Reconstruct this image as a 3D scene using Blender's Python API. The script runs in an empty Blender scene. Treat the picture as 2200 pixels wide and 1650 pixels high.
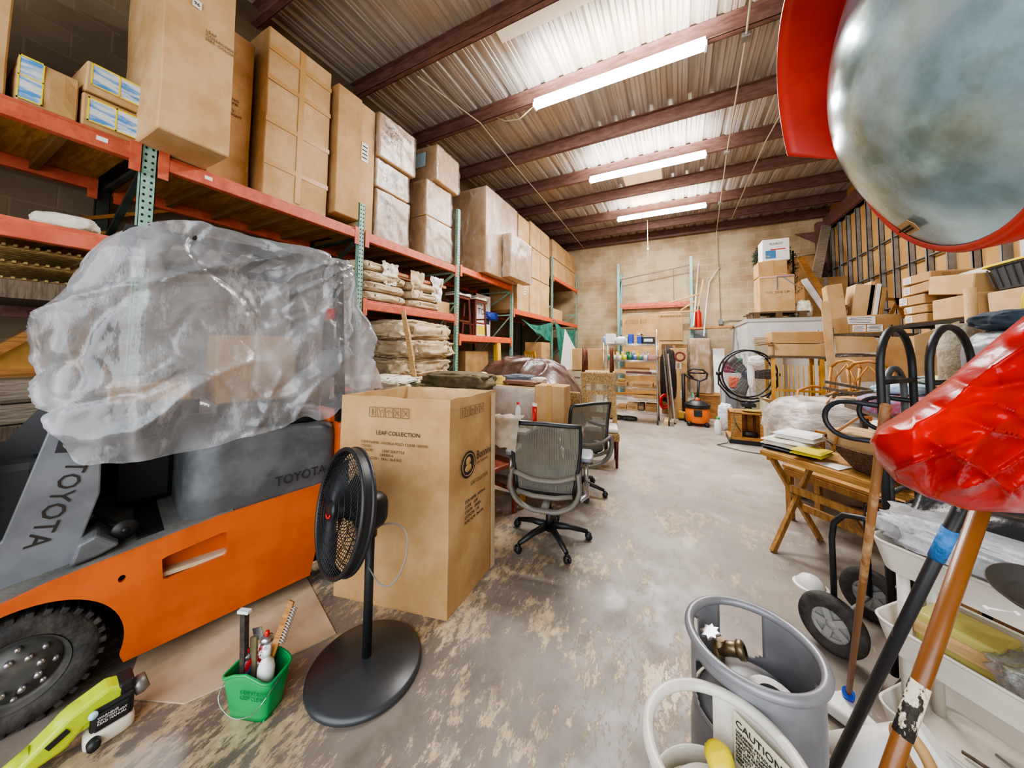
import bpy, bmesh, math, random
from mathutils import Vector, Matrix, noise
from math import sin, cos, pi, radians as R
C = bpy.context.scene.collection
random.seed(7)
# ---------------------------------------------------------------- camera model (room axes: +Y down the room, +X right)
F_, YAW, PIT, ROL, CY, EYE = 703., R(27), R(2.88), R(.54), 715., 1.5
fw = Vector((-sin(YAW)*cos(PIT), cos(YAW)*cos(PIT), sin(PIT)))
rt0 = Vector((cos(YAW), sin(YAW), 0)); up0 = rt0.cross(fw)
rt = rt0*cos(ROL)+up0*sin(ROL); up = -rt0*sin(ROL)+up0*cos(ROL)
def at(x, y, ax, v):
    "photo pixel -> the point of the room on the plane ax = v"
    d = rt*((x-1100)/F_) - up*((y-CY)/F_) + fw
    i = 'XYZ'.index(ax); o = Vector((0, 0, EYE))
    return o + d*((v-o[i])/d[i])
cam = bpy.data.cameras.new('camera'); co = bpy.data.objects.new('camera', cam); C.objects.link(co)
M3 = Matrix((rt, up, -fw)).transposed(); co.matrix_world = Matrix.Translation((0, 0, EYE)) @ M3.to_4x4()
cam.sensor_fit = 'HORIZONTAL'; cam.sensor_width = 36; cam.lens = F_/2200*36; cam.shift_y = -(825-CY)/2200; cam.clip_start = .02
bpy.context.scene.camera = co
sc = bpy.context.scene
sc.view_settings.view_transform = 'Standard'
# ---------------------------------------------------------------- materials
def lin(c):
    if isinstance(c, str):
        c = [int(c[i:i+2], 16)/255 for i in (0, 2, 4)]
        c = [x/12.92 if x <= .04045 else ((x+.055)/1.055)**2.4 for x in c]
    return (c[0], c[1], c[2], 1)
MATS = {}
def mat(name, col, rough=.6, metal=0., c2=None, ns=8., nd=4., rng=(.4, .6), bump=0., bs=60., alpha=1., trans=0., emi=None, es=0., stretch=(1, 1, 1), spec=.5, coat=0.):
    if name in MATS: return MATS[name]
    m = bpy.data.materials.new(name); m.use_nodes = True; nt = m.node_tree; N = nt.nodes; L = nt.links
    b = N['Principled BSDF']; b.inputs['Base Color'].default_value = lin(col); b.inputs['Roughness'].default_value = rough
    b.inputs['Metallic'].default_value = metal; b.inputs['Alpha'].default_value = alpha; b.inputs['Specular IOR Level'].default_value = spec
    b.inputs['Transmission Weight'].default_value = trans; b.inputs['Coat Weight'].default_value = coat
    if emi: b.inputs['Emission Color'].default_value = lin(emi); b.inputs['Emission Strength'].default_value = es
    if c2 or bump:
        tc = N.new('ShaderNodeTexCoord'); mp = N.new('ShaderNodeMapping'); mp.inputs['Scale'].default_value = stretch
        L.new(tc.outputs['Object'], mp.inputs['Vector'])
    if c2:
        n = N.new('ShaderNodeTexNoise'); n.inputs['Scale'].default_value = ns; n.inputs['Detail'].default_value = nd; n.inputs['Roughness'].default_value = .62
        L.new(mp.outputs[0], n.inputs['Vector'])
        r = N.new('ShaderNodeMapRange'); r.inputs[1].default_value = rng[0]; r.inputs[2].default_value = rng[1]
        L.new(n.outputs['Fac'], r.inputs[0])
        x = N.new('ShaderNodeMix'); x.data_type = 'RGBA'; x.inputs['A'].default_value = lin(col); x.inputs['B'].default_value = lin(c2)
        L.new(r.outputs[0], x.inputs['Factor']); L.new(x.outputs['Result'], b.inputs['Base Color'])
    if bump:
        n2 = N.new('ShaderNodeTexNoise'); n2.inputs['Scale'].default_value = bs; n2.inputs['Detail'].default_value = 5
        L.new(mp.outputs[0], n2.inputs['Vector'])
        bp = N.new('ShaderNodeBump'); bp.inputs['Strength'].default_value = bump; bp.inputs['Distance'].default_value = .02
        L.new(n2.outputs['Fac'], bp.inputs['Height']); L.new(bp.outputs[0], b.inputs['Normal'])
    MATS[name] = m
    return m
def nodes(m): return m.node_tree.nodes, m.node_tree.links, m.node_tree.nodes['Principled BSDF']
K = dict(
 card=mat('cardboard', 'bd9767', .75, c2='ab8352', ns=3, bump=.12, bs=40),
 card2=mat('cardboard_pale', 'c9a67a', .75, c2='b8925f', ns=2.5, bump=.12, bs=40),
 card3=mat('cardboard_dark', 'a9814f', .8, c2='8f6b40', ns=3, bump=.15, bs=40),
 inner=mat('cardboard_inside', 'dcbb8a', .8, c2='c8a26d', ns=5),
 tape=mat('packing_tape', 'c69a5e', .35, alpha=.9), tapew=mat('clear_tape', 'd9c3a0', .25, alpha=.75),
 paper=mat('white_paper', 'e9e6e2', .7), ink=mat('black_ink', '2b2520', .8), inkf=mat('faded_ink', '6d5436', .85),
 orange=mat('rack_orange', 'c9674c', .5, c2='b5553d', ns=9, bump=.1), orange2=mat('rack_orange_bright', 'd8643c', .45, c2='c55231', ns=9),
 red_steel=mat('purlin_red_brown', '7f5c52', .55, c2='69483f', ns=5, stretch=(1, 4, 4), bump=.05),
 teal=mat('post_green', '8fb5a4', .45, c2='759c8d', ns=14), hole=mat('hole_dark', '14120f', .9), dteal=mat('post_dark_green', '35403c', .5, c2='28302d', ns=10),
 ply=mat('deck_plywood', 'b8894a', .7, c2='966a33', ns=6, stretch=(1, 8, 1), bump=.1),
 joist=mat('deck_joist', '7c5a31', .7), gal=mat('galvanised', 'a8a5a3', .35, .7, c2='85827f', ns=6),
 stud=mat('stud_grey', '9a9a9b', .5, .3, c2='82827f', ns=5), board=mat('panel_tan', 'c89d63', .8, c2='b98c52', ns=1.5),
 black=mat('black_plastic', '1d1e20', .45), blackm=mat('black_metal', '232427', .38, .3), rubber=mat('rubber', '2c2a29', .75, c2='46423d', ns=14, bump=.3, bs=50),
 grey=mat('grey_plastic', '7c7f85', .4), white=mat('white_plastic', 'e6e4df', .4), steel=mat('steel', 'b9b9bb', .25, .9), chrome=mat('chrome', 'd0d0d2', .12, 1),
 wood=mat('oak', 'b27d42', .5, c2='8f5f2c', ns=7, stretch=(1, 1, 9), bump=.08), woodx=mat('oak_x', 'bd8848', .5, c2='96652f', ns=7, stretch=(1, 9, 9), bump=.08),
 dwood=mat('mahogany', '6e3020', .4, c2='4f2016', ns=9), pine=mat('pine', 'd8b582', .65, c2='c39a63', ns=5, stretch=(1, 1, 8)),
 greyw=mat('weathered_timber', 'a19382', .8, c2='7c6e5d', ns=9, stretch=(1, 1, 12), bump=.3), lath=mat('dark_timber', '6b5c4b', .8, c2='4f4335', ns=9, stretch=(9, 9, 1)),
 rattan=mat('rattan', 'c8a874', .75, c2='8f6f42', ns=70, bump=.9, bs=90), cream=mat('cream_fabric', 'e8e2d3', .85, c2='d9d0bd', ns=8),
 sack=mat('kraft_wrap', 'd2bfa0', .7, c2='bda685', ns=5, bump=.35, bs=12), olive=mat('olive_fabric', '6f6346', .85, c2='544a34', ns=8),
 brown=mat('brown_plastic', '5c463d', .3, c2='45322b', ns=5, bump=.4, bs=9), tarp=mat('green_tarp', '2f7f6c', .6, c2='1f6355', ns=6, bump=.2, bs=25),
 fgrey=mat('forklift_grey', '66686b', .4, c2='4c4e50', ns=4), fgrey2=mat('forklift_panel', '73767a', .42, c2='63666a', ns=4),
 forange=mat('forklift_orange', 'cf6226', .38, c2='bd541d', ns=3), blue=mat('blue_plastic', '2246b5', .4), bluel=mat('pale_blue', 'a9cbe0', .5),
 yellow=mat('yellow_plastic', 'e8d21c', .4), lime=mat('lime_plastic', 'b9cc1e', .4), green=mat('green_plastic', '179a55', .35), redp=mat('red_plastic', 'c8201c', .35),
 beige=mat('beige_cabinet', 'b5a88f', .6), wbeige=mat('white_metal_panel', 'd3d2d0', .45, c2='c3c1bd', ns=1.5),
)
# ---------------------------------------------------------------- mesh builder
class MB:
    def __init__(s): s.bm = bmesh.new(); s.mi = 0
    def _add(s, r):
        for f in r: f.material_index = s.mi
    def verts(s, vs, fs, smooth=False):
        v = [s.bm.verts.new(p) for p in vs]
        for f in fs:
            try:
                q = s.bm.faces.new([v[i] for i in f]); q.material_index = s.mi; q.smooth = smooth
            except ValueError: pass
        return v
    def box(s, c, d, rot=None, bev=0.):
        b = bmesh.new(); bmesh.ops.create_cube(b, size=1)
        for v in b.verts: v.co = Vector((v.co.x*d[0], v.co.y*d[1], v.co.z*d[2]))
        if bev: bmesh.ops.bevel(b, geom=list(b.edges), offset=min(bev, min(d)*.45), segments=2, affect='EDGES', profile=.5)
        m = Matrix.Translation(c) @ (rot.to_4x4() if rot is not None else Matrix())
        s.merge(b, m, smooth=False); return s
    def b2(s, a, b, bev=0.):
        return s.box([(a[i]+b[i])/2 for i in range(3)], [abs(b[i]-a[i]) for i in range(3)], bev=bev)
    def merge(s, b, m=None, smooth=None):
        idx = {}
        for v in b.verts: idx[v] = s.bm.verts.new(m @ v.co if m else v.co)
        for f in b.faces:
            try:
                q = s.bm.faces.new([idx[v] for v in f.verts]); q.material_index = s.mi; q.smooth = f.smooth if smooth is None else smooth
            except ValueError: pass
        b.free()
    def bar(s, a, b, w, h, upv=(0, 0, 1), bev=0.):
        a, b = Vector(a), Vector(b); z = (b-a); L = z.length; z.normalize(); u = Vector(upv)
        x = u.cross(z)
        if x.length < 1e-4: x = Vector((1, 0, 0)).cross(z)
        x.normalize(); y = z.cross(x)
        s.box((a+b)/2, (w, h, L), Matrix((x, y, z)).transposed(), bev); return s
    def tube(s, pts, r, n=10, closed=False, cap=True, rs=None, flat=1.):
        P = [Vector(p) for p in pts]; N = len(P); rings = []; prev = None
        for i, p in enumerate(P):
            if closed: t = P[(i+1) % N]-P[i-1]
            else: t = P[min(i+1, N-1)]-P[max(i-1, 0)]
            t.normalize()
            if prev is None: x = t.cross(Vector((0, 0, 1))) if abs(t.z) < .95 else t.cross(Vector((1, 0, 0)))
            else: x = prev - t*prev.dot(t)
            x.normalize(); y = t.cross(x); prev = x; rr = rs[i] if rs else r
            rings.append([s.bm.verts.new(p+(x*cos(2*pi*k/n)+y*sin(2*pi*k/n)*flat)*rr) for k in range(n)])
        for i in range(N if closed else N-1):
            a, b = rings[i], rings[(i+1) % N]
            for k in range(n):
                f = s.bm.faces.new((a[k], a[(k+1) % n], b[(k+1) % n], b[k])); f.smooth = True; f.material_index = s.mi
        if cap and not closed:
            for q in (rings[0][::-1], rings[-1]):
                f = s.bm.faces.new(q); f.material_index = s.mi
        return s
    def cyl(s, a, b, r, n=16, r2=None): return s.tube([a, b], r, n, rs=[r, r if r2 is None else r2])
    def lathe(s, prof, c=(0, 0, 0), axis=(0, 0, 1), n=28, cap=False):
        ax = Vector(axis).normalized(); x = ax.orthogonal().normalized(); y = ax.cross(x); c = Vector(c); rings = []
        for r, h in prof:
            rings.append([s.bm.verts.new(c+ax*h+(x*cos(2*pi*k/n)+y*sin(2*pi*k/n))*max(r, 1e-4)) for k in range(n)])
        for a, b in zip(rings, rings[1:]):
            for k in range(n):
                f = s.bm.faces.new((a[k], a[(k+1) % n], b[(k+1) % n], b[k])); f.smooth = True; f.material_index = s.mi
        if cap:
            for q in (rings[0][::-1], rings[-1]):
                f = s.bm.faces.new(q); f.material_index = s.mi
        return s
    def prism(s, poly, o, u, v, th, bev=0.):
        "polygon in the plane (o,u,v), thickened by th along u x v"
        o, u, v = Vector(o), Vector(u).normalized(), Vector(v).normalized(); w = u.cross(v)
        b = bmesh.new(); A = [b.verts.new(o+u*p[0]+v*p[1]) for p in poly]; B = [b.verts.new(o+u*p[0]+v*p[1]+w*th) for p in poly]
        n = len(poly); b.faces.new(A[::-1]); b.faces.new(B)
        for i in range(n): b.faces.new((A[i], A[(i+1) % n], B[(i+1) % n], B[i]))
        bmesh.ops.recalc_face_normals(b, faces=b.faces)
        if bev: bmesh.ops.bevel(b, geom=list(b.edges), offset=bev, segments=2, affect='EDGES', profile=.5)
        s.merge(b); return s
    def surf(s, fn, nu, nv, smooth=True, closeu=False):
        g = [[s.bm.verts.new(fn(i/nu, j/nv)) for j in range(nv+1)] for i in range(nu if closeu else nu+1)]
        for i in range(nu):
            for j in range(nv):
                a, b = g[i], g[(i+1) % len(g)] if closeu else g[i+1]
                f = s.bm.faces.new((a[j], b[j], b[j+1], a[j+1])); f.smooth = smooth; f.material_index = s.mi
        return s
    def lump(s, c, d, seed=0, amp=.12, fr=3., sq=.55, rz=0., sub=5, crease=.0, flat=False):
        "soft squarish body with folds"
        b = bmesh.new(); bmesh.ops.create_icosphere(b, subdivisions=sub, radius=1)
        ca, sa = cos(rz), sin(rz)
        for v in b.verts:
            p = v.co.normalized(); q = Vector([math.copysign(abs(t)**sq, t) for t in p])
            k = noise.noise(p*fr+Vector((seed, seed*2.1, 0)))*amp + noise.noise(p*fr*2.7+Vector((seed*3., 0, seed)))*amp*.5
            if crease: k -= crease*max(0, 1-abs(noise.noise(p*fr*1.4+Vector((0, seed, 5.))))*7)
            q *= 1+k
            if flat and q.z < -.85: q.z = -.85
            x, y, z = q.x*d[0]/2, q.y*d[1]/2, q.z*d[2]/2
            v.co = Vector((c[0]+x*ca-y*sa, c[1]+x*sa+y*ca, c[2]+z))
        for f in b.faces: f.smooth = True
        s.merge(b); return s
    def out(s, name, m, parent=None, off=(0, 0, 0)):
        ms = m if isinstance(m, (list, tuple)) else [m]
        if Vector(off).length: bmesh.ops.translate(s.bm, verts=s.bm.verts, vec=Vector(off))
        bmesh.ops.recalc_face_normals(s.bm, faces=s.bm.faces) if len(s.bm.faces) < 60000 else None
        me = bpy.data.meshes.new(name); s.bm.to_mesh(me); s.bm.free()
        for x in ms: me.materials.append(K[x] if isinstance(x, str) else x)
        o = bpy.data.objects.new(name, me); C.objects.link(o)
        if parent: o.parent = parent
        return o
def tag(o, label, cat, group=None, kind=None):
    o['label'] = label; o['category'] = cat
    if group: o['group'] = group
    if kind: o['kind'] = kind
    return o
def thing(name, label, cat, loc=(0, 0, 0), rz=0., group=None, rx=0., ry=0.):
    o = bpy.data.objects.new(name, None); C.objects.link(o); o.empty_display_size = .1
    o.location = loc; o.rotation_euler = (rx, ry, rz); return tag(o, label, cat, group)
def solo(mb, name, m, label, cat, group=None, kind=None): return tag(mb.out(name, m), label, cat, group, kind)
def struct(mb, name, m, parent=None):
    o = mb.out(name, m, parent)
    if not parent: o['kind'] = 'structure'
    return o
def dup(root, loc=None, rz=None, label=None, group=None):
    r = root.copy(); C.objects.link(r)
    if loc is not None: r.location = loc
    if rz is not None: r.rotation_euler = (root.rotation_euler[0], root.rotation_euler[1], rz)
    if label: r['label'] = label
    if group: r['group'] = group
    for ch in list(root.children):
        c = ch.copy(); C.objects.link(c); c.parent = r
        for g in ch.children:
            d = g.copy(); C.objects.link(d); d.parent = c
    return r
def rework(parent, fn):
    "shift the children of a thing built in room axes so that they hang from its base"
    return parent
def words(txt, size, o, xd, yd, m, parent, name='printed_text', lift=.002, sx=1., align='LEFT', th=.0006, sp=1.):
    cu = bpy.data.curves.new('t', 'FONT'); cu.body = txt; cu.size = size; cu.extrude = th; cu.align_x = align; cu.space_line = sp; cu.resolution_u = 2
    t = bpy.data.objects.new('t', cu); C.objects.link(t); bpy.context.view_layer.update()
    dg = bpy.context.evaluated_depsgraph_get(); me = bpy.data.meshes.new_from_object(t.evaluated_get(dg)); C.objects.unlink(t); bpy.data.objects.remove(t)
    xd = Vector(xd).normalized(); yd = Vector(yd).normalized(); n = xd.cross(yd)
    mw = Matrix((xd*sx, yd, n)).transposed().to_4x4(); mw.translation = Vector(o)+n*lift
    me.transform(mw); me.materials.clear(); me.materials.append(K[m] if isinstance(m, str) else m); me.name = name
    ob = bpy.data.objects.new(name, me); C.objects.link(ob)
    if parent: ob.parent = parent
    return ob
def sm(P, k=5):
    P = [Vector(p) for p in P]; o = []
    for i in range(len(P)-1):
        a, b, c, d = P[max(i-1, 0)], P[i], P[i+1], P[min(i+2, len(P)-1)]
        for j in range(k): t = j/k; o.append(.5*(2*b+(c-a)*t+(2*a-5*b+4*c-d)*t*t+(3*b-a-3*c+d)*t**3))
    return o+[P[-1]]
def arc(c, r, a0, a1, n, u, v):
    c, u, v = Vector(c), Vector(u), Vector(v)
    return [c+(u*cos(a0+(a1-a0)*i/n)+v*sin(a0+(a1-a0)*i/n))*r for i in range(n+1)]
def rrect(w, h, r, n=5):
    p = []
    for cx, cy, a in ((w/2-r, h/2-r, 0), (-w/2+r, h/2-r, pi/2), (-w/2+r, -h/2+r, pi), (w/2-r, -h/2+r, 3*pi/2)):
        p += [(cx+r*cos(a+pi/2*i/n), cy+r*sin(a+pi/2*i/n)) for i in range(n+1)]
    return p
# a carton: local front is -y
def carton(label, c, w, d, h, rz=0., m='card', tape='v', name='cardboard_box', group=None, cat='box', sticker=None, text=None, bulge=.0, flaps=0, rx=0., ry=0., tm='tape'):
    t = thing(name, label, cat, c, rz, group, rx, ry)
    b = MB(); bm_ = bmesh.new(); bmesh.ops.create_cube(bm_, size=1); bmesh.ops.subdivide_edges(bm_, edges=list(bm_.edges), cuts=3, use_grid_fill=True)
    sd = random.random()*50
    for v in bm_.verts:
        p = Vector((v.co.x*2, v.co.y*2, v.co.z*2)); k = Vector((v.co.x*w, v.co.y*d, v.co.z*h+h/2))
        for i, ax in enumerate('xyz'):
            if abs(abs(p[i])-1) < 1e-3:
                o1, o2 = [p[j] for j in range(3) if j != i]
                k[i] += math.copysign(1, p[i])*bulge*(1-o1*o1)*(1-o2*o2) * (0 if (i == 2 and p[i] < 0) else 1)
        k += Vector((noise.noise(k*2+Vector((sd, 0, 0))), noise.noise(k*2+Vector((0, sd, 0))), 0))*min(.012, w*.03)
        v.co = k
    bmesh.ops.bevel(bm_, geom=[e for e in bm_.edges if e.calc_face_angle(0) > 1.2], offset=min(.008, w*.03), segments=1, affect='EDGES')
    b.merge(bm_); b.mi = 1
    b.box((0, 0, h+bulge*.9-.0015), (w*.985, min(.006, d*.02), .006))
    if tape != 'n' and h > .4: b.box((0, -d/2-bulge*.4+.001, h/2), (.004, .006, h*.98))
    b.out('box_body', [m, 'card3'], t)
    if tape == 'v':
        q = MB(); q.b2((-.028, -d/2-.006-bulge, h*.02), (.028, -d/2-bulge*.3, h*.99)).b2((-.028, -d/2, h+bulge), (.028, d/2, h+.004+bulge)); q.out('tape_strip', tm, t)
    if tape == 'g':
        q = MB(); q.b2((-.028, -d/2-.006, h*.02), (.028, -d/2, h*.99))
        for k in (.2, .45, .7, .88): q.b2((-w/2, -d/2-.005, h*k-.025), (w/2, -d/2, h*k+.025))
        q.out('tape_strip', tm, t)
    if flaps:
        q = MB()
        for s_, a in ((-1, .5), (1, .7)):
            r_ = Matrix.Rotation(-s_*a, 3, 'Y'); q.box((s_*(w/2+.1*cos(a)), 0, h+.1*sin(a)), (.22, d, .006), r_)
        q.out('flap', m, t)
    if sticker:
        for (sx, sz, sw, sh) in sticker:
            q = MB(); q.box((sx*w, -d/2-bulge-.004, sz*h), (sw, .003, sh)); s_ = q.out('label_sticker', 'paper', t)
            q = MB()
            for i in range(4): q.box((sx*w-sw*.05*(i % 2), -d/2-bulge-.0062, sz*h+sh*(.3-.2*i)), (sw*.75, .001, sh*.06))
            q.out('printed_lines', 'ink', s_)
    if text:
        for (txt, sz_, tx, tz, mm) in text: words(txt, sz_, (tx*w, -d/2-bulge-.002, tz*h), (1, 0, 0), (0, 0, 1), mm, t)
    return t
def xbox(label, y0, y1, z0, z1, xf, d, **k):   # stands on the left rack, front face toward the aisle
    return carton(label, (xf-d/2, (y0+y1)/2, z0), y1-y0, d, z1-z0, pi/2+k.pop('tw', 0), **k)
def ybox(label, px0, pt, px1, pb, Y, d, **k):   # front face toward the doorway, measured on plane y=Y
    a, b = at(px0, (pt+pb)/2, 'Y', Y), at(px1, (pt+pb)/2, 'Y', Y); zt = at((px0+px1)/2, pt, 'Y', Y).z; zb = k.pop('zb', None)
    if zb is None: zb = at((px0+px1)/2, pb, 'Y', Y).z
    return carton(label, ((a.x+b.x)/2, Y+d/2, max(zb, 0)), b.x-a.x, d, zt-max(zb, 0), k.pop('tw', 0), **k)
sc.view_settings.view_transform = 'AgX'; sc.view_settings.look = 'AgX - Medium High Contrast'; sc.view_settings.exposure = .95
# ================================================================ the room
XL, XR, YB, YF, ZC = -4.62, 3.97, 12.62, -1.6, 5.72
def block_mat(name, c1, c2, mortar, vec):
    m = bpy.data.materials.new(name); m.use_nodes = True; N, L, b = nodes(m)
    tc = N.new('ShaderNodeTexCoord'); sp = N.new('ShaderNodeSeparateXYZ'); cb = N.new('ShaderNodeCombineXYZ')
    L.new(tc.outputs['Object'], sp.inputs[0]); L.new(sp.outputs[vec], cb.inputs[0]); L.new(sp.outputs['Z'], cb.inputs[1])
    br = N.new('ShaderNodeTexBrick'); L.new(cb.outputs[0], br.inputs['Vector'])
    br.inputs['Color1'].default_value = lin(c1); br.inputs['Color2'].default_value = lin(c2); br.inputs['Mortar'].default_value = lin(mortar)
    br.inputs['Scale'].default_value = 1; br.inputs['Brick Width'].default_value = .44; br.inputs['Row Height'].default_value = .22; br.inputs['Mortar Size'].default_value = .008
    br.inputs['Mortar Smooth'].default_value = .3; br.inputs['Bias'].default_value = -.1
    n = N.new('ShaderNodeTexNoise'); n.inputs['Scale'].default_value = 1.3; n.inputs['Detail'].default_value = 6; L.new(tc.outputs['Object'], n.inputs['Vector'])
    x = N.new('ShaderNodeMix'); x.data_type = 'RGBA'; x.blend_type = 'MULTIPLY'; x.inputs['B'].default_value = lin('cdbfae')
    r = N.new('ShaderNodeMapRange'); r.inputs[1].default_value = .4; r.inputs[2].default_value = .7; L.new(n.outputs['Fac'], r.inputs[0]); L.new(r.outputs[0], x.inputs['Factor'])
    L.new(br.outputs['Color'], x.inputs['A']); L.new(x.outputs['Result'], b.inputs['Base Color']); b.inputs['Roughness'].default_value = .85
    bp = N.new('ShaderNodeBump'); bp.inputs['Strength'].default_value = .4; bp.inputs['Distance'].default_value = .01; bp.invert = True
    L.new(br.outputs['Fac'], bp.inputs['Height']); L.new(bp.outputs[0], b.inputs['Normal'])
    return m
wallm = block_mat('block_wall', 'cab694', 'bda582', 'd6c7ab', 'X'); wallm2 = block_mat('block_wall_shaded', '80735f', '766a57', '857964', 'Y')  # second copy has shade put into its block colours
b = MB(); b.b2((XL-.2, YB, 0), (XR+.2, YB+.2, ZC+.3)); struct(b, 'wall_back', wallm)
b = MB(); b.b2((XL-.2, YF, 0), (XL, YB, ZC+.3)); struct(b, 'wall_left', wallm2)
# floor
fm = bpy.data.materials.new('worn_concrete'); fm.use_nodes = True; N, L, bs = nodes(fm)
tc = N.new('ShaderNodeTexCoord')
def nz(scale, det, st=(1, 1, 1), rot=0., ro=.6, off=0):
    mp = N.new('ShaderNodeMapping'); mp.inputs['Scale'].default_value = st; mp.inputs['Rotation'].default_value = (0, 0, rot); mp.inputs['Location'].default_value = (off, off, 0); L.new(tc.outputs['Object'], mp.inputs[0])
    n = N.new('ShaderNodeTexNoise'); n.inputs['Scale'].default_value = scale; n.inputs['Detail'].default_value = det; n.inputs['Roughness'].default_value = ro; L.new(mp.outputs[0], n.inputs['Vector']); return n.outputs['Fac']
def mr(v, a, b_, c=0, d=1):
    r = N.new('ShaderNodeMapRange'); r.inputs[1].default_value = a; r.inputs[2].default_value = b_; r.inputs[3].default_value = c; r.inputs[4].default_value = d; L.new(v, r.inputs[0]); return r.outputs[0]
def mx(f, a, b_, bl='MIX'):
    x = N.new('ShaderNodeMix'); x.data_type = 'RGBA'; x.blend_type = bl
    for k, v in (('A', a), ('B', b_)):
        if isinstance(v, str): x.inputs[k].default_value = lin(v)
        else: L.new(v, x.inputs[k])
    if isinstance(f, float): x.inputs['Factor'].default_value = f
    else: L.new(f, x.inputs['Factor'])
    return x.outputs['Result']
def ma(op, a, b_):
    x = N.new('ShaderNodeMath'); x.operation = op
    for i, v in enumerate((a, b_)):
        if isinstance(v, (int, float)): x.inputs[i].default_value = v
        else: L.new(v, x.inputs[i])
    return x.outputs[0]
sp = N.new('ShaderNodeSeparateXYZ'); L.new(tc.outputs['Object'], sp.inputs[0])
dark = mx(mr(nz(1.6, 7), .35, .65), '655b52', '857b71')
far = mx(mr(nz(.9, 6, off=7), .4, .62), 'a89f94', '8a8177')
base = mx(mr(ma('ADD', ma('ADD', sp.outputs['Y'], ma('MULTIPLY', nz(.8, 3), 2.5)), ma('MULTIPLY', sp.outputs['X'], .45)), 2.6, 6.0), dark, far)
# worn-through tan patches: flaky edges, drawn out along the aisle
pf = ma('ADD', ma('MULTIPLY', nz(15, 14, (1.35, .55, 1), .75, .82), .58), ma('MULTIPLY', nz(2.2, 6, (1, .8, 1), 0, .6, 3), .42))
lft = mr(sp.outputs['X'], -2.2, .4, .035, -.022)
pm = mr(ma('ADD', pf, lft), .523, .543)
tan = mx(mr(nz(24, 5), .35, .7), 'c4ad8b', 'a48d6c')
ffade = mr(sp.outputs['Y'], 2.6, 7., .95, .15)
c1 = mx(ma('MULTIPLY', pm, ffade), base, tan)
sc_ = mr(nz(9, 8, (3.5, .5, 1), .6, .75, 2), .66, .69)
c2 = mx(ma('MULTIPLY', sc_, .7), c1, 'cfc4b0')
sc2 = mr(nz(14, 8, (.7, 4., 1), 1.0, .7, 5), .67, .70)
c3 = mx(ma('MULTIPLY', sc2, .55), c2, '4a423b')
spot = mr(nz(2.1, 3, (1, 1, 1), 0, .4, 11), .66, .72)
c4 = mx(ma('MULTIPLY', spot, .35), c3, 'd9d4cb')
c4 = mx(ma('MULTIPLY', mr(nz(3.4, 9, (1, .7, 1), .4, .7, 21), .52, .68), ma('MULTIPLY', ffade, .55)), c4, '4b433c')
L.new(c4, bs.inputs['Base Color'])
L.new(mr(nz(5, 5), .3, .7, .28, .6), bs.inputs['Roughness'])
bp = N.new('ShaderNodeBump'); bp.inputs['Strength'].default_value = .25; bp.inputs['Distance'].default_value = .01; L.new(pm, bp.inputs['Height']); L.new(bp.outputs[0], bs.inputs['Normal'])
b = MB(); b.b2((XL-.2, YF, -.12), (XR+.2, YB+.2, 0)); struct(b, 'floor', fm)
# ceiling: ribbed steel deck
dm = bpy.data.materials.new('ribbed_deck'); dm.use_nodes = True; N, L, bs = nodes(dm); tc = N.new('ShaderNodeTexCoord')
c = mx(mr(nz(2.2, 7, (9, .25, 1), 0, .7), .35, .68), 'c9c3bb', '9a8e81'); c = mx(mr(nz(1.1, 3, (1, 1, 1), 0, .5, 4), .5, .7), c, 'b8a68f')
L.new(c, bs.inputs['Base Color']); bs.inputs['Metallic'].default_value = .35; bs.inputs['Roughness'].default_value = .42
b = MB(); prof = []
x = XL-.2
while x < XR+.2:
    prof += [(x, ZC), (x+.20, ZC), (x+.225, ZC+.045), (x+.275, ZC+.045), (x+.30, ZC)]
    for k in (.07, .13): prof.insert(len(prof)-4, (x+k-.012, ZC)); prof.insert(len(prof)-4, (x+k, ZC+.012)); prof.insert(len(prof)-4, (x+k+.012, ZC))
    x += .30
seen = []; [seen.append(p) for p in sorted(prof) if p not in seen]; prof = seen
vs = []; fs = []
for i, (px, pz) in enumerate(prof): vs += [(px, YF, pz), (px, YB+.2, pz)]
for i in range(len(prof)-1): fs.append((2*i, 2*i+1, 2*i+3, 2*i+2))
b.verts(vs, fs)
b.b2((XL-.2, YF, ZC+.06), (XR+.2, YB+.2, ZC+.1))
ceil = struct(b, 'ceiling', dm)
# skylight panels let into the deck
skm = mat('skylight', 'd7b48e', .5, c2='c2906a', ns=6, stretch=(6, 1, 1), emi='f0cda6', es=.55)
for y0, y1 in ((7.55, 8.6), (8.8, 9.95)):
    b = MB(); b.b2((-1.15, y0, ZC-.02), (-.3, y1, ZC-.008)); b.out('skylight_panel', skm, ceil)
b = MB(); b.b2((-2.1, 3.4, ZC-.02), (-.4, 3.75, ZC-.008)); b.out('skylight_panel', mat('skylight2', 'c9b795', .5, emi='e8dcc0', es=.25), ceil)
# purlins (C sections)
PY = (-1.0, .62, 2.0, 3.35, 4.72, 6.12, 7.46, 8.72, 10.1, 11.4, 12.5)
for i, y in enumerate(PY):
    b = MB(); z0 = 5.45
    b.b2((XL, y-.006, z0), (XR, y+.006, ZC-.005)); b.b2((XL, y-.07, z0), (XR, y, z0+.01)); b.b2((XL, y-.07, z0), (XR, y-.06, z0+.03)); b.b2((XL, y-.07, ZC-.015), (XR, y, ZC-.005))
    struct(b, 'trim_%d' % (i+1), 'red_steel')
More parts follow.
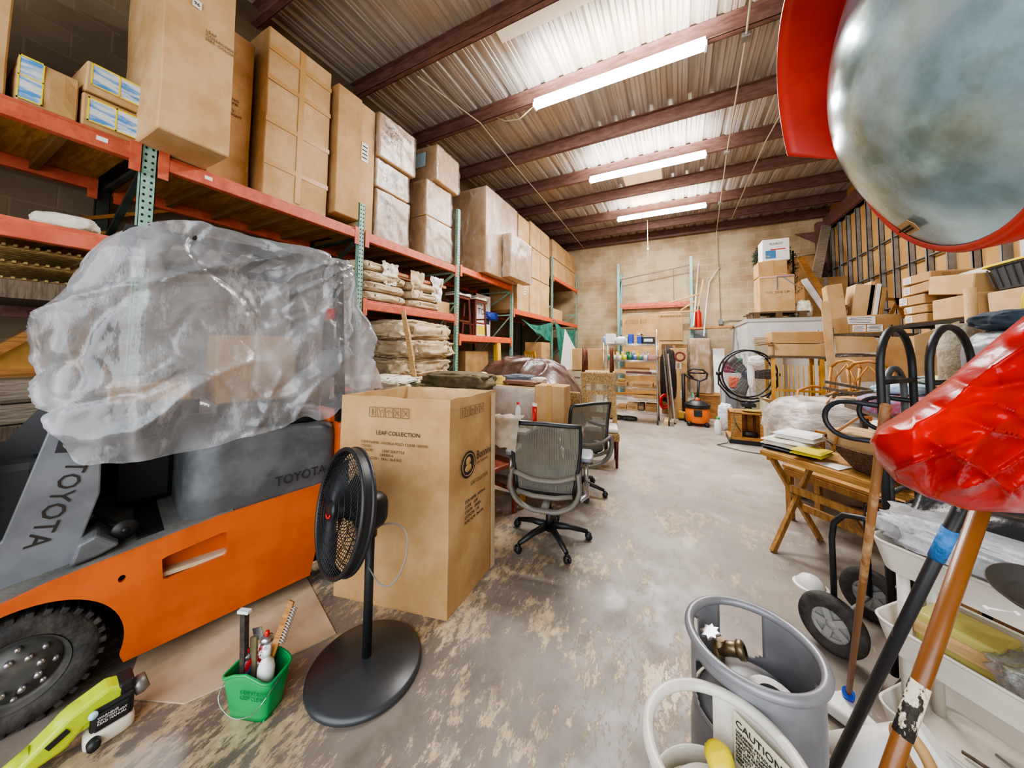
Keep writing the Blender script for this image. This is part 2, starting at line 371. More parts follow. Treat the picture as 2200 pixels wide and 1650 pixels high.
# eave beam on the right and stub column in the corner
b = MB(); b.b2((XR-.12, 5.0, 5.02), (XR-.02, YB, 5.45)); b.b2((XR-.2, 5.0, 5.02), (XR-.02, YB, 5.05)); struct(b, 'trim_12', 'red_steel')
b = MB(); b.b2((XR-.32, YB-.22, 0), (XR-.12, YB-.02, 5.3)); b.prism([(0, 0), (.5, .35), (0, .35)], (XR-.3, YB-.12, 4.7), (-1, 0, 0), (0, 0, 1), .04); struct(b, 'trim_13', 'red_steel')
# right wall: tan sheathing behind grey steel studs
b = MB(); b.b2((XR, YF, 0), (XR+.1, YB, ZC+.3)); wr = struct(b, 'wall_right', 'board')
y = .45
while y < YB-.3:
    b = MB(); b.b2((XR-.09, y, 0), (XR, y+.012, 5.05)); b.b2((XR-.09, y, 0), (XR-.08, y+.05, 5.05)); b.b2((XR-.012, y, 0), (XR-.002, y+.05, 5.05)); b.out('stud', 'stud', wr); y += .49
for z in (3.18, 3.82, 2.4):
    b = MB(); b.b2((XR-.07, .5, z), (XR-.02, YB, z+.012)); b.b2((XR-.07, .5, z), (XR-.065, YB, z+.03)); b.out('girt', 'stud', wr)
# wall behind the camera with a wide open loading doorway
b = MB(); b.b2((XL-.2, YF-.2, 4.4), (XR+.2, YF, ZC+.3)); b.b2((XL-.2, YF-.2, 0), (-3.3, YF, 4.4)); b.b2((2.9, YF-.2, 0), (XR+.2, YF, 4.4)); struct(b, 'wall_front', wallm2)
b = MB(); b.b2((-30, -30, -.15), (30, YF-.2, -.02)); struct(b, 'ground', mat('asphalt', '77736c', .9, c2='5e5a54', ns=3))
# fluorescent strips
tubem = mat('tube_glow', 'ffffff', .5, emi='fbfdff', es=14)
for i, (y, x0, x1) in enumerate(((4.62, -1.98, .36), (7.31, -1.75, .53), (9.93, -1.56, .70))):
    t = thing('fluorescent_light', ['long fluorescent strip light on the nearest lit purlin', 'middle of the three fluorescent strip lights, beside the skylight patch', 'farthest and smallest looking of the three fluorescent strip lights'][i], 'light', ((x0+x1)/2, y, 5.36), group='fluorescent strip lights')
    w = (x1-x0)/2
    b = MB(); b.b2((-w, -.06, .02), (w, .06, .085), bev=.006); b.out('housing', 'white', t)
    for s in (-1, 1):
        b = MB(); b.cyl((-w+.02, s*.035, -.012), (w-.02, s*.035, -.012), .02, 12); b.out('tube', tubem, t)
        b = MB(); b.b2((s*w-.012, -.06, -.04), (s*w+.012, .06, .03)); b.out('end_cap', 'white', t)
    la = bpy.data.lights.new('strip', 'AREA'); la.shape = 'RECTANGLE'; la.size = w*2; la.size_y = .16; la.energy = 125; la.color = (1, .985, .96)
    lo = bpy.data.objects.new('strip_lamp', la); C.objects.link(lo); lo.location = ((x0+x1)/2, y, 5.30)
    lb = bpy.data.lights.new('strip_up', 'AREA'); lb.shape = 'RECTANGLE'; lb.size = w*2; lb.size_y = .12; lb.energy = 45
    lo = bpy.data.objects.new('strip_lamp_up', lb); C.objects.link(lo); lo.location = ((x0+x1)/2, y-.2, 5.3); lo.rotation_euler = (R(180-25), 0, 0)
# daylight through the doorway behind the camera
la = bpy.data.lights.new('door', 'AREA'); la.shape = 'RECTANGLE'; la.size = 6; la.size_y = 3.8; la.energy = 130; la.color = (1, .97, .93)
lo = bpy.data.objects.new('door_daylight', la); C.objects.link(lo); lo.location = (-.2, YF-.4, 2.4); lo.rotation_euler = (R(98), 0, 0)
w = bpy.data.worlds.new('sky'); bpy.context.scene.world = w; w.use_nodes = True; bg = w.node_tree.nodes['Background']; bg.inputs[0].default_value = (.62, .78, .95, 1); bg.inputs[1].default_value = 1.2
# wiring along the deck
def wire(pts, r, m, label, name='cable', n=6): b = MB(); b.tube(pts, r, n); return solo(b, name, m, label, 'cable')
wm = mat('conduit_cream', 'c9bfa6', .5)
c = thing('electrical_conduit', 'pale conduit with junction boxes crossing the purlins down to the back wall', 'conduit', (.9, 4.7, 5.4))
b = MB(); b.tube([(-.5, -6, 0), (-.1, .05, 0), (0, 2.75, 0), (.13, 5.3, 0), (.25, 7.6, 0)], .012, 8)
b.tube([(.25, 7.6, 0), (.28, 7.85, -.15), (.33, 7.87, -2.9)], .014, 8); b.out('pipe', wm, c)
for x, y in ((-.1, .05), (0, 2.75), (.13, 5.3)):
    b = MB(); b.box((x, y, 0), (.1, .1, .06), bev=.01); b.out('junction_box', 'gal', c)
b = MB(); b.box((.33, 7.86, -2.95), (.12, .06, .16), bev=.01); b.tube([(.33, 7.86, -2.95), (.6, 7.88, -2.9), (1.0, 7.88, -2.93)], .015, 8); b.out('outlet_box', 'grey', c)
wire([(-3.3, 3.4, 5.42), (-3.0, 4.6, 5.4), (-3.05, 6, 5.4), (-3.1, 9, 5.4), (-3.2, 12.4, 5.4)], .01, wm, 'thin cream cable stapled across the purlins on the left')
wire([(-2.7, 4.66, 5.43), (-2.5, 4.6, 5.27), (-2.25, 4.6, 5.22), (-2.02, 4.62, 5.36)], .008, wm, 'slack cream cable looping to the end of the nearest strip light')
wire([(1.8, 2.0, 5.42), (1.7, 4.7, 5.42), (1.5, 7.4, 5.42), (1.45, 11.4, 5.42)], .012, wm, 'cream cable crossing the purlins right of the conduit')
cb = thing('pull_cord', 'thin white cord hanging from the ceiling before the back wall', 'cord', (-.78, 10.4, 5.4))
b = MB(); b.cyl((0, 0, 0), (0, 0, -1.35), .006, 6); b.out('string', 'white', cb)
b = MB(); b.cyl((0, 0, -.85), (0, 0, -.92), .02, 8); b.out('joint', 'white', cb)
def film_mat(name, lo, hi, gl=.16, rough=.13, bump=.5, bsc=5, crease=0., tint=(.9, .92, .96, 1)):
    m = bpy.data.materials.new(name); m.use_nodes = True; global N, L, tc; N, L, bs = nodes(m); tc = N.new('ShaderNodeTexCoord'); out = N['Material Output']
    tr = N.new('ShaderNodeBsdfTransparent'); tr.inputs[0].default_value = (.95, .95, .96, 1); df = N.new('ShaderNodeBsdfDiffuse'); df.inputs[0].default_value = tint; tl = N.new('ShaderNodeBsdfTranslucent'); tl.inputs[0].default_value = tint
    g = N.new('ShaderNodeBsdfGlossy'); g.inputs['Roughness'].default_value = rough; bp = N.new('ShaderNodeBump'); bp.inputs['Strength'].default_value = bump; bp.inputs['Distance'].default_value = .03
    L.new(nz(bsc, 7, (1, 1, .6), .4, .65, 1), bp.inputs['Height'])
    for q in (df, tl, g): L.new(bp.outputs[0], q.inputs['Normal'])
    m1 = N.new('ShaderNodeMixShader'); m1.inputs[0].default_value = .45; L.new(df.outputs[0], m1.inputs[1]); L.new(tl.outputs[0], m1.inputs[2])
    c = mr(nz(1.8, 6, (1, 1, 1), 0, .62), .36, .66, lo, hi); c = ma('ADD', c, mr(nz(8, 8, (1, 1, .35), .6, .72, 3), .55, .72, 0, .45))
    if crease:
        mp = N.new('ShaderNodeMapping'); mp.inputs['Scale'].default_value = (1, .8, .36); mp.inputs['Rotation'].default_value = (0, .75, 0)
        dn = N.new('ShaderNodeTexNoise'); dn.inputs['Scale'].default_value = 2.2; L.new(tc.outputs['Object'], dn.inputs['Vector']); av = N.new('ShaderNodeVectorMath'); av.operation = 'MULTIPLY_ADD'; av.inputs[1].default_value = (.16, .16, .16); L.new(dn.outputs['Color'], av.inputs[0]); L.new(tc.outputs['Object'], av.inputs[2]); L.new(av.outputs[0], mp.inputs[0])
        for sc1, wd, am in ((2.3, .07, crease), (5.5, .05, crease*.6)):
            vo = N.new('ShaderNodeTexVoronoi'); vo.feature = 'DISTANCE_TO_EDGE'; vo.inputs['Scale'].default_value = sc1; L.new(mp.outputs[0], vo.inputs['Vector'])
            c = ma('ADD', c, ma('MULTIPLY', mr(vo.outputs['Distance'], 0, wd, am, 0), mr(nz(2, 3, off=sc1), .42, .6)))
    m2 = N.new('ShaderNodeMixShader'); L.new(c, m2.inputs[0]); L.new(tr.outputs[0], m2.inputs[1]); L.new(m1.outputs[0], m2.inputs[2])
    fr = N.new('ShaderNodeFresnel'); fr.inputs[0].default_value = 1.42; L.new(bp.outputs[0], fr.inputs['Normal']); gm_ = N.new('ShaderNodeMath'); gm_.operation = 'MULTIPLY'; gm_.inputs[1].default_value = .55; L.new(fr.outputs[0], gm_.inputs[0]); f2 = ma('ADD', gm_.outputs[0], gl)
    m3 = N.new('ShaderNodeMixShader'); L.new(f2, m3.inputs[0]); L.new(m2.outputs[0], m3.inputs[1]); L.new(g.outputs[0], m3.inputs[2]); L.new(m3.outputs[0], out.inputs[0]); return m
# ================================================================ left pallet rack
FX, BX = -3.45, -4.45
rack = thing('pallet_rack', 'long orange and green pallet rack lining the left wall', 'rack', (FX, 0, 0))
posts = [(-1.1, 3.3), (.87, 3.27), (2.68, 3.28), (4.66, 3.98), (6.79, 2.99), (9.52, 4.4), (12.3, 4.4)]
def post(x, y, z1, holes, m1):
    b = MB(); x -= FX
    b.b2((x-.035, y-.04, 0), (x-.031, y+.04, z1)); b.b2((x-.08, y-.04, 0), (x-.031, y-.036, z1)); b.b2((x-.08, y+.036, 0), (x-.031, y+.04, z1)); b.b2((x-.1, y-.07, 0), (x, y+.07, .008))
    if holes:
        b.mi = 1; z = .1
        while z < z1-.03:
            for s in (-.018, .018):
                b.prism([(.008*cos(a*pi/3), .010*sin(a*pi/3)) for a in range(6)], (x-.0312, y+s, z+(.0 if s < 0 else .0)), (0, 1, 0), (0, 0, 1), .0012)
            z += .05
    b.out('rack_post', [m1, 'hole'], rack)
for y, z1 in posts:
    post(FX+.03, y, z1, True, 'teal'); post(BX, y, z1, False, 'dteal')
    b = MB()
    for z in (.25, 1.3, 2.3, 2.85):
        if z < z1: b.bar((BX-FX, y, z), (-.03, y, z), .03, .03)
    for z in (.25, 1.3): b.bar((BX-FX, y, z), (-.03, y, z+1.0), .025, .025)
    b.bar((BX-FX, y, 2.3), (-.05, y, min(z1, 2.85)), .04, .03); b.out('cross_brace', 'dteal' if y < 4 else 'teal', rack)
levels = [(-1.1, .87, (2.25, 2.95)), (.87, 2.68, (2.95,)), (2.68, 4.66, (2.10, 2.95)), (4.66, 6.79, (1.76, 2.99)), (6.79, 9.52, (2.46,)), (9.52, 12.3, (2.46, 3.82))]
random.seed(3)
for y0, y1, zs in levels:
    for z in zs:
        mm = 'orange' if y0 < 4.6 else 'orange2'
        for x in (.0, BX-FX+.02):
            b = MB(); b.b2((x-.05, y0+.045, z-.125), (x+.012, y1-.045, z-.03), bev=.006); b.b2((x-.05, y0+.045, z-.03), (x-.015, y1-.045, z), bev=.004)
            for yy in (y0+.045, y1-.045): b.b2((x+.004, yy-.055, z-.2), (x+.016, yy+.0, z+.01)) if yy > y0+.1 else b.b2((x+.004, yy, z-.2), (x+.016, yy+.055, z+.01))
            b.out('rack_beam', mm, rack)
        n = max(3, round((y1-y0-.1)/.34)); w = (y1-y0-.1)/n
        for k in range(n):
            b = MB(); ya = y0+.05+w*k; b.b2((BX-FX+.01, ya+.006, z-.03), (-.045, ya+w-.006, z-.006)); b.mi = 1; b.b2((BX-FX+.02, ya-.02, z-.1), (-.05, ya+.02, z-.03)); b.out('deck_panel', ['ply', 'joist'], rack)
for y, z in ((.62, 2.87), (1.18, 2.87)):
    b = MB(); b.b2((.012, y, z), (.015, y+.05, z+.03)); b.out('price_tag', 'paper', rack)
# ---------------- things under the nearest bay
for i, z in enumerate((1.03, 1.17)): b = MB(); b.b2((-3.62, -1.0, z), (-3.5, .8, z+.115), bev=.008); b.b2((-3.64, -1.0, z), (-3.625, .8, z+.1)); solo(b, 'timber_beam', 'greyw', ['lower', 'upper'][i]+' weathered timber plank lying beside the forklift front', 'timber')
b = MB(); b.b2((-4.4, -1.0, .0), (-3.48, .82, 1.025), bev=.01); b.mi = 1; b.b2((-3.47, -1.0, .5), (-3.465, .82, .53)); solo(b, 'packing_crate', ['lath', 'pine'], 'dark packing crate carrying the weathered timber planks', 'crate')
t = thing('trestle', 'leaning triangular wooden frame with a plywood panel, left of the plastic cover', 'frame', (-3.75, .3, 1.3))
b = MB(); b.bar((0, -.1, .0), (0, .42, .52), .05, .07, (1, 0, 0)); b.bar((0, -.1, .02), (0, .5, .02), .05, .05, (1, 0, 0)); b.out('rail', 'wood', t); b = MB(); b.prism([(-.05, .03), (.5, .03), (.42, .48)], (-.02, 0, 0), (0, 1, 0), (0, 0, 1), .012); b.out('panel', mat('ply_yellow', 'c79a4e', .6, c2='a87c38', ns=4), t)
for i in range(3):
    b = MB()
    for k in range(14): b.bar((-4.2+.04*k, .25, 1.9+.1*i+.004*(k % 2)), (-4.2+.04*k, .85, 1.9+.1*i), .012, .02)
    for k in range(16): b.bar((-4.22, .26+.04*k, 1.908+.1*i), (-3.62, .26+.04*k, 1.908+.1*i), .012, .014)
    solo(b, 'woven_mat', mat('straw', 'b59c66', .8, c2='94794a', ns=30), ['lowest', 'middle', 'top'][i]+' woven straw mat stored under the pink rack beam', 'mat')
b = MB(); b.b2((-4.3, .2, 1.78), (-3.55, .9, 1.89)); b.mi = 1; b.b2((-4.34, -.9, 1.70), (-4.28, .8, 1.78)); solo(b, 'mat_tray', ['lath', 'redp' if 0 else 'red_steel'], 'dark tray holding the woven mats', 'tray')
b = MB(); b.lump((-3.75, .58, 2.33), (.28, .22, .12), 3, .1, 2, .7, rz=1.2); solo(b, 'white_bag', 'cream', 'white bag lying on the lower rack beam above the plastic cover', 'bag')
for i, (a_, c__) in enumerate((((-4.52, .35, 2.35), (-4.5, 1.5, 2.95)), ((-4.50, .2, 2.3), (-4.5, 1.7, 2.7)))): b = MB(); b.bar(a_, c__, .03, .09, (1, 0, 0)); solo(b, 'leaning_board', 'wood', ['steeper', 'flatter'][i]+' brown board leaning on the wall behind the first rack post', 'board')
# ---------------- cartons on the top deck
sky = mat('cover_photo', '4d8fd0', .4, c2='d5dadb', ns=4, nd=6, rng=(.42, .55), stretch=(1, 1, 5))
def photo_panel(t, w, d, h, x0, x1, z0, z1, mm=None):
    q = MB(); q.b2((x0*w, -d/2-.006, z0*h), (x1*w, -d/2-.003, z1*h)); s = q.out('printed_picture', mm or sky, t)
    q = MB(); e = .008
    for a, b_, c_, d_ in ((x0*w, z0*h, x1*w, z0*h+e), (x0*w, z1*h-e, x1*w, z1*h), (x0*w, z0*h, x0*w+e, z1*h), (x1*w-e, z0*h, x1*w, z1*h), ((x0+x1)/2*w-e/2, z0*h, (x0+x1)/2*w+e/2, z1*h)):
        q.b2((a, -d/2-.008, b_), (c_, -d/2-.006, d_))
    q.out('yellow_border', 'yellow', s)
xbox('pale cardboard box at the left end of the top rack shelf', -.1, .29, 2.95, 3.75, -3.5, .7, m='card2', tape='n')
t = xbox('small worn carton with a blue picture at its left end, on the top shelf', .32, .54, 2.95, 3.23, -3.47, .5, m='card2', tape='n', bulge=.015)
q = MB(); q.b2((-.11, -.262, .01), (-.02, -.256, .275)); s = q.out('printed_picture', sky, t); q = MB()
for a in ((-.11, .01, -.02, .018), (-.11, .268, -.02, .276), (-.11, .01, -.104, .276), (-.026, .01, -.02, .276), (-.11, .15, -.02, .156)): q.b2((a[0], -.264, a[1]), (a[2], -.262, a[3]))
q.out('yellow_border', 'yellow', s)
t = xbox('lower of two flat cartons with printed pictures, beside the rack post', .56, .845, 2.95, 3.17, -3.47, .5, m='card', tape='n', bulge=.01); photo_panel(t, .285, .52, .22, -.44, .44, .15, .88)
t = xbox('upper of two flat cartons with printed pictures, resting on its twin', .555, .835, 3.185, 3.39, -3.46, .5, m='card2', tape='n', bulge=.01, tw=.03); photo_panel(t, .28, .52, .2, -.44, .46, .2, .95)
t = xbox('very tall carton overhanging the shelf edge, with a small numbered paper tag', .80, 1.19, 2.96, 4.35, -3.08, .72, m='card2', tape='n', text=[('LEAF\nCOLLECTION\nSIZE  COLOR', .03, .05, .62, 'inkf')], tm='tapew')
q = MB(); q.b2((-.06, -.366, .99), (-.01, -.363, 1.05)); q.out('paper_tag', 'paper', t); words('96', .035, (-.055, -.366, 1.005), (1, 0, 0), (0, 0, 1), 'ink', t)
xbox('tall plain carton set back between two taller ones', 1.24, 1.56, 2.95, 4.42, -3.62, .6, m='card', tape='n', text=[('MODEL NO\nITEM NAME\nCOLOR\nSIZE  QTY\nNET WEIGHT', .035, -.4, .55, 'inkf')])
t = xbox('large tall carton criss-crossed with brown packing tape', 1.62, 2.26, 2.95, 4.63, -3.5, .62, m='card2', tape='g', tw=-.0)
q = MB(); q.b2((-.323, -.2, .75), (-.319, -.05, 1.05)); q.out('side_paper', 'card', t)
xbox('tall narrow carton leaning out beside the taped carton', 2.31, 2.62, 3.04, 4.55, -3.44, .5, m='card', tape='n')
xbox('tall narrow carton with a white paper sheet, behind the second rack post', 2.64, 2.875, 2.95, 4.58, -3.5, .6, m='card2', tape='n', sticker=[(-.15, .62, .1, .24)])
wrapm = film_mat('stretch_wrap', .02, .24, gl=.05, rough=.16, bump=.5, bsc=7, crease=.3, tint=(.95, .91, .88, 1))
wrapc = mat('wrapped_cardboard', 'c4a27a', .5, c2='b18e64', ns=3, bump=.15, bs=14)
def wrap(t, w, d, h, z0=0, amp=.012, sd=1., mm=None):
    q = MB()
    def fn(u, v):
        a = u*4; k = int(a) % 4; f = a-int(a); cs = [(-1, -1), (1, -1), (1, 1), (-1, 1)]; p, r_ = cs[k], cs[(k+1) % 4]
        x, y = (p[0]+(r_[0]-p[0])*f)*(w/2+.012), (p[1]+(r_[1]-p[1])*f)*(d/2+.012); z = z0+.01+v*(h-z0-.02)
        n_ = noise.noise(Vector((x*9+sd, y*9, z*5)))*amp+abs(noise.noise(Vector((x*4, y*4+sd, z*14+x*6))))*amp
        return Vector((x*(1+n_/w*2), y*(1+n_/d*2), z))
    q.surf(fn, 64, 22, closeu=True); return q.out('stretch_wrap', mm or wrapm, t)
def wbox(label, y0, y1, z0, z1, xf, d, txt=None, **k):
    t = xbox(label, y0, y1, z0, z1, xf, d, m=wrapc, tape='n', name='wrapped_box', text=txt, **k); wrap(t, y1-y0, d, z1-z0, sd=y0); return t
wbox('bottom box of the white-wrapped stack with faint handwriting', 2.92, 3.48, 2.95, 3.6, -3.5, .6, [('CHAIR\nSEATS\n  4PCS', .09, -.3, .75, 'inkf')])
wbox('middle box of the white-wrapped stack marked for decor', 2.90, 3.47, 3.62, 4.0, -3.5, .6, [('CHRX\nDECOR', .11, -.3, .6, 'inkf')])
wbox('top box of the white-wrapped stack, marker writing on its side', 2.90, 3.54, 4.02, 4.62, -3.46, .62, [('CHRISTMAS\n DECOR\nPLATES', .09, -.35, .75, 'inkf')])
wbox('bottom box of the tall crinkly stretch-wrapped stack', 3.84, 4.47, 2.95, 3.58, -3.48, .6)
wbox('middle box of the tall crinkly stretch-wrapped stack', 3.86, 4.48, 3.6, 4.18, -3.5, .6)
t = wbox('top box of the crinkly wrapped stack, twisted outward with a label on its side', 3.96, 4.58, 4.2, 4.78, -3.42, .62, tw=.05)
q = MB(); q.b2((-.335, -.1, .25), (-.328, .12, .48)); q.out('side_label', 'bluel', t)
t = wbox('huge plastic-wrapped carton overhanging the shelf past the third post', 5.36, 6.74, 3.0, 4.72, -3.32, .95)
wbox('low wrapped carton against the front of the huge wrapped one', 6.0, 7.05, 3.02, 3.95, -3.1, .2)
for k, (z0, z1, y0, y1) in enumerate(((2.46, 3.42, 7.1, 7.8), (3.44, 3.95, 7.1, 7.8), (3.97, 4.85, 7.08, 7.78), (2.46, 3.42, 7.86, 9.3), (3.44, 4.25, 7.86, 9.3), (4.27, 4.93, 7.86, 9.3))):
    xbox(['bottom', 'middle', 'top'][k % 3]+(' carton of the narrow plain stack next to the big wrapped carton' if k < 3 else ' carton of the wide plain stack left of the tall green post'), y0, y1, z0, z1, -3.48, .8, m='card2', tape='v' if k > 2 else 'n', sticker=[(.1, .6, .1, .3)] if k == 0 else None)
n = 0
for z0 in (3.82, 4.42):
    for y0 in (9.65, 10.5, 11.35):
        xbox(['nearest', 'middle', 'farthest'][n % 3]+[' carton of the lower row', ' carton of the upper row'][n//3]+' at the far end of the rack', y0, y0+.82, z0, z0+.58, -3.5, .7, m='card', tape='v', group='cartons at the far end of the rack'); n += 1
xbox('plain carton alone on the lower far shelf behind the green mesh', 9.6, 10.6, 2.46, 2.8, -3.5, .6, m='card2', tape='n')
# ================================================================ forklift
from mathutils.geometry import tessellate_polygon
def holed(mb, outer, holes, o, u, v, th):
    "flat plate with holes: polygon loops in plane (o,u,v)"
    o, u, v = Vector(o), Vector(u).normalized(), Vector(v).normalized(); w = u.cross(v)
    loops = [outer]+holes; tri = tessellate_polygon([[Vector((p[0], p[1], 0)) for p in l] for l in loops])
    flat = [p for l in loops for p in l]; n = len(flat)
    A = [mb.bm.verts.new(o+u*p[0]+v*p[1]) for p in flat]; B = [mb.bm.verts.new(o+u*p[0]+v*p[1]+w*th) for p in flat]
    for t in tri:
        for q, rev in ((A, 1), (B, 0)):
            f = [q[i] for i in t]
            try: mb.bm.faces.new(f[::-1] if rev else f).material_index = mb.mi
            except ValueError: pass
    k = 0
    for l in loops:
        m = len(l)
        for i in range(m): mb.bm.faces.new((A[k+i], A[k+(i+1) % m], B[k+(i+1) % m], B[k+i])).material_index = mb.mi
        k += m
    return mb
FKZ = math.atan2(.976, .216)
fk = thing('forklift', 'small orange and grey forklift under a clear plastic cover, parked beside the rack', 'forklift', (-2.22, .582, 0), FKZ)
arch = [(-.27+.268*cos(a), .205+.272*sin(a)) for a in [R(-22+i*224/36) for i in range(37)]]
side = [(0.0, .095)]+arch[1:-1]+[(-.55, .1), (-.68, .1), (-.68, .48), (-.33, .515), (-.218, .545), (.04, .578), (.30, .612), (.6, .622), (.90, .63), (.865, .54), (.826, .44), (.783, .27), (.745, .09)]
rec = [(.101, .489), (.12, .497), (.318, .524), (.336, .518), (.341, .41), (.327, .398), (.125, .388), (.108, .396)]
hole = [(-.02+.012*cos(a*pi/5), .464+.016*sin(a*pi/5)) for a in range(10)]
b = MB(); holed(b, side, [rec, hole], (0, .02, 0), (1, 0, 0), (0, 0, 1), .022); sp_ = b.out('side_panel', 'forange', fk)
b = MB(); b.b2((.09, .075, .38), (.35, .085, .54)).b2((.09, .02, .378), (.35, .085, .388)).b2((.085, .02, .38), (.098, .085, .53)).b2((.343, .02, .38), (.352, .085, .53)); b.mi = 1
b.box((.225, .05, .402), (.235, .06, .02), Matrix.Rotation(.03, 3, 'Y')); b.out('step_recess', ['forange', 'sack'], fk)
b = MB(); holed(b, side, [], (0, 1.0, 0), (1, 0, 0), (0, 0, 1), .022); b.out('side_panel', 'forange', fk)
b = MB(); b.b2((.02, .09, .11), (.9, .97, .59)); b.b2((-.62, .3, .12), (.02, .75, .5)); b.out('chassis', 'black', fk)
# floor plate
b = MB(); top = [(-.68, .49), (-.22, .548), (.30, .614), (.36, .62)]
b.prism(top+[(p[0], p[1]-.03) for p in top[::-1]], (0, .99, 0), (1, 0, 0), (0, 0, 1), .975); b.out('floor_plate', mat('floor_mat', '5a5a57', .8, c2='6b675f', ns=9, bump=.2), fk)
b = MB(); b.prism([(-.17, .56), (-.09, .575), (-.03, .60), (-.10, .67), (-.15, .65)], (0, .18, 0), (1, 0, 0), (0, 0, 1), .14, .012); b.out('kick_panel', 'fgrey', fk)
# hood with the counterweight
plan = [(.55+p[0], .5+p[1]) for p in rrect(.76, .94, .15, 6)]
def hood(u, v):
    k = u*len(plan); i = int(k) % len(plan); p, q = plan[i], plan[(i+1) % len(plan)]; f = k-int(k); x, y = p[0]+(q[0]-p[0])*f, p[1]+(q[1]-p[1])*f
    if v < .55: s, z = 1+.0*v, .60+v/.55*.33
    elif v < .85: a = (v-.55)/.3*pi/2; s, z = 1-.13*(1-cos(a)), .93+.10*sin(a)
    else: s, z = .87*(1-(v-.85)/.15), 1.03+.012*(v-.85)/.15
    z += (-.05*(x-.3) if v > .2 else 0)
    return Vector((.55+(x-.55)*s, .5+(y-.5)*s, z))
b = MB(); b.surf(hood, len(plan), 20, closeu=True); hd = b.out('engine_hood', 'fgrey', fk)
b = MB(); b.b2((.86, .12, .98), (1.0, .9, 1.04), bev=.02); b.b2((.9, .05, .4), (1.03, .95, 1.0), bev=.04); b.out('counterweight', 'forange', fk)
words('TOYOTA', .078, (.545, .026, .68), (1, 0, .03), (0, 0, 1), 'ink', fk, sx=.86, lift=.006)
b = MB(); b.lump((.62, .5, 1.06), (.5, .62, .16), 2, .03, 2, .5, sub=4); b.lump((.58, .22, 1.045), (.5, .2, .10), 5, .06, 3, .5, sub=4); b.out('seat_cushion', 'black', fk)
b = MB(); b.lump((.86, .5, 1.34), (.18, .55, .55), 4, .03, 2, .45, sub=4); b.out('seat_back', mat('seat_brown', '5e4c40', .6), fk)
b = MB(); b.b2((-.25, .94, .5), (.32, .975, 1.12)); b.b2((-.05, .55, .6), (.18, .95, .98), bev=.03); b.out('far_cowl', 'black', fk)
# front pillar panel with lettering, running down to the wheel arch
pil = [(-.25, 1.135), (-.104, 1.085), (-.099, .83), (-.166, .535), (-.36, .515), (-.47, .60), (-.338, .72)]
b = MB(); b.prism(pil, (0, .11, 0), (1, 0, 0), (0, 0, 1), -.035, .006); pn = b.out('front_pillar', 'fgrey2', fk)
words('TOYOTA', .088, (-.192, .108, 1.0), (-.28, 0, -.96), (.96, 0, -.28), 'ink', fk, sx=.95)
b = MB(); b.prism([(p[0]-.02, p[1]) for p in pil], (0, .93, 0), (1, 0, 0), (0, 0, 1), -.035, .006); b.out('front_pillar', 'fgrey2', fk)
b = MB(); b.b2((-.5, .24, .5), (-.26, .86, 1.0), bev=.04); b.prism([(-.42, 1.0), (-.26, 1.0), (-.12, 1.2), (-.3, 1.2)], (0, .7, 0), (1, 0, 0), (0, 0, 1), .35); b.out('dashboard', mat('dash_dark', '37383a', .55), fk)
b = MB()
for y in (.22, .7): b.b2((-.82, y, .05), (-.72, y+.09, 1.95))
for z in (.3, 1.1, 1.85): b.b2((-.8, .22, z), (-.74, .79, z+.08))
b.out('mast', 'black', fk)
b = MB(); b.lump((-.5, .12, .93), (.16, .24, .5), 3, .03, 2, .7, sub=3); b.out('lamp_pod', mat('smoked_tank', '7a776f', .3), fk)
# steering
b = MB(); b.tube(arc((0, .5, 1.28), .17, 0, 2*pi*23/24, 23, (.8, 0, .6), (0, 1, 0)), .014, 8, closed=True); b.bar((-.13, .5, 1.11), (.13, .5, 1.29), .02, .02) ; b.cyl((-.2, .5, .95), (0, .5, 1.28), .025); b.out('steering_wheel', 'black', fk)
for i, y in enumerate((.76, .82)):
    b = MB(); b.cyl((-.15, y, .95), (-.05, y, 1.28), .008, 8); b.lathe([(0, 0), (.02, .01), (.02, .03), (0, .04)], (-.05, y, 1.28), n=12); b.out('lever', 'black', fk)
# pedal wheel on the floor plate
b = MB(); b.cyl((-.10, .30, .66), (-.02, .12, .635), .012, 8); b.lathe([(0, 0), (.042, 0), (.046, .008), (.042, .018), (0, .018)], (-.02, .12, .635), (.15, -1, .1), n=22); b.lathe([(0, .018), (.014, .018), (.012, .028), (0, .028)], (-.02, .12, .635), (.15, -1, .1), n=6); b.lump((-.13, .3, .66), (.06, .06, .06), 1, .1, 3, 1, sub=2); b.out('pedal', 'black', fk)
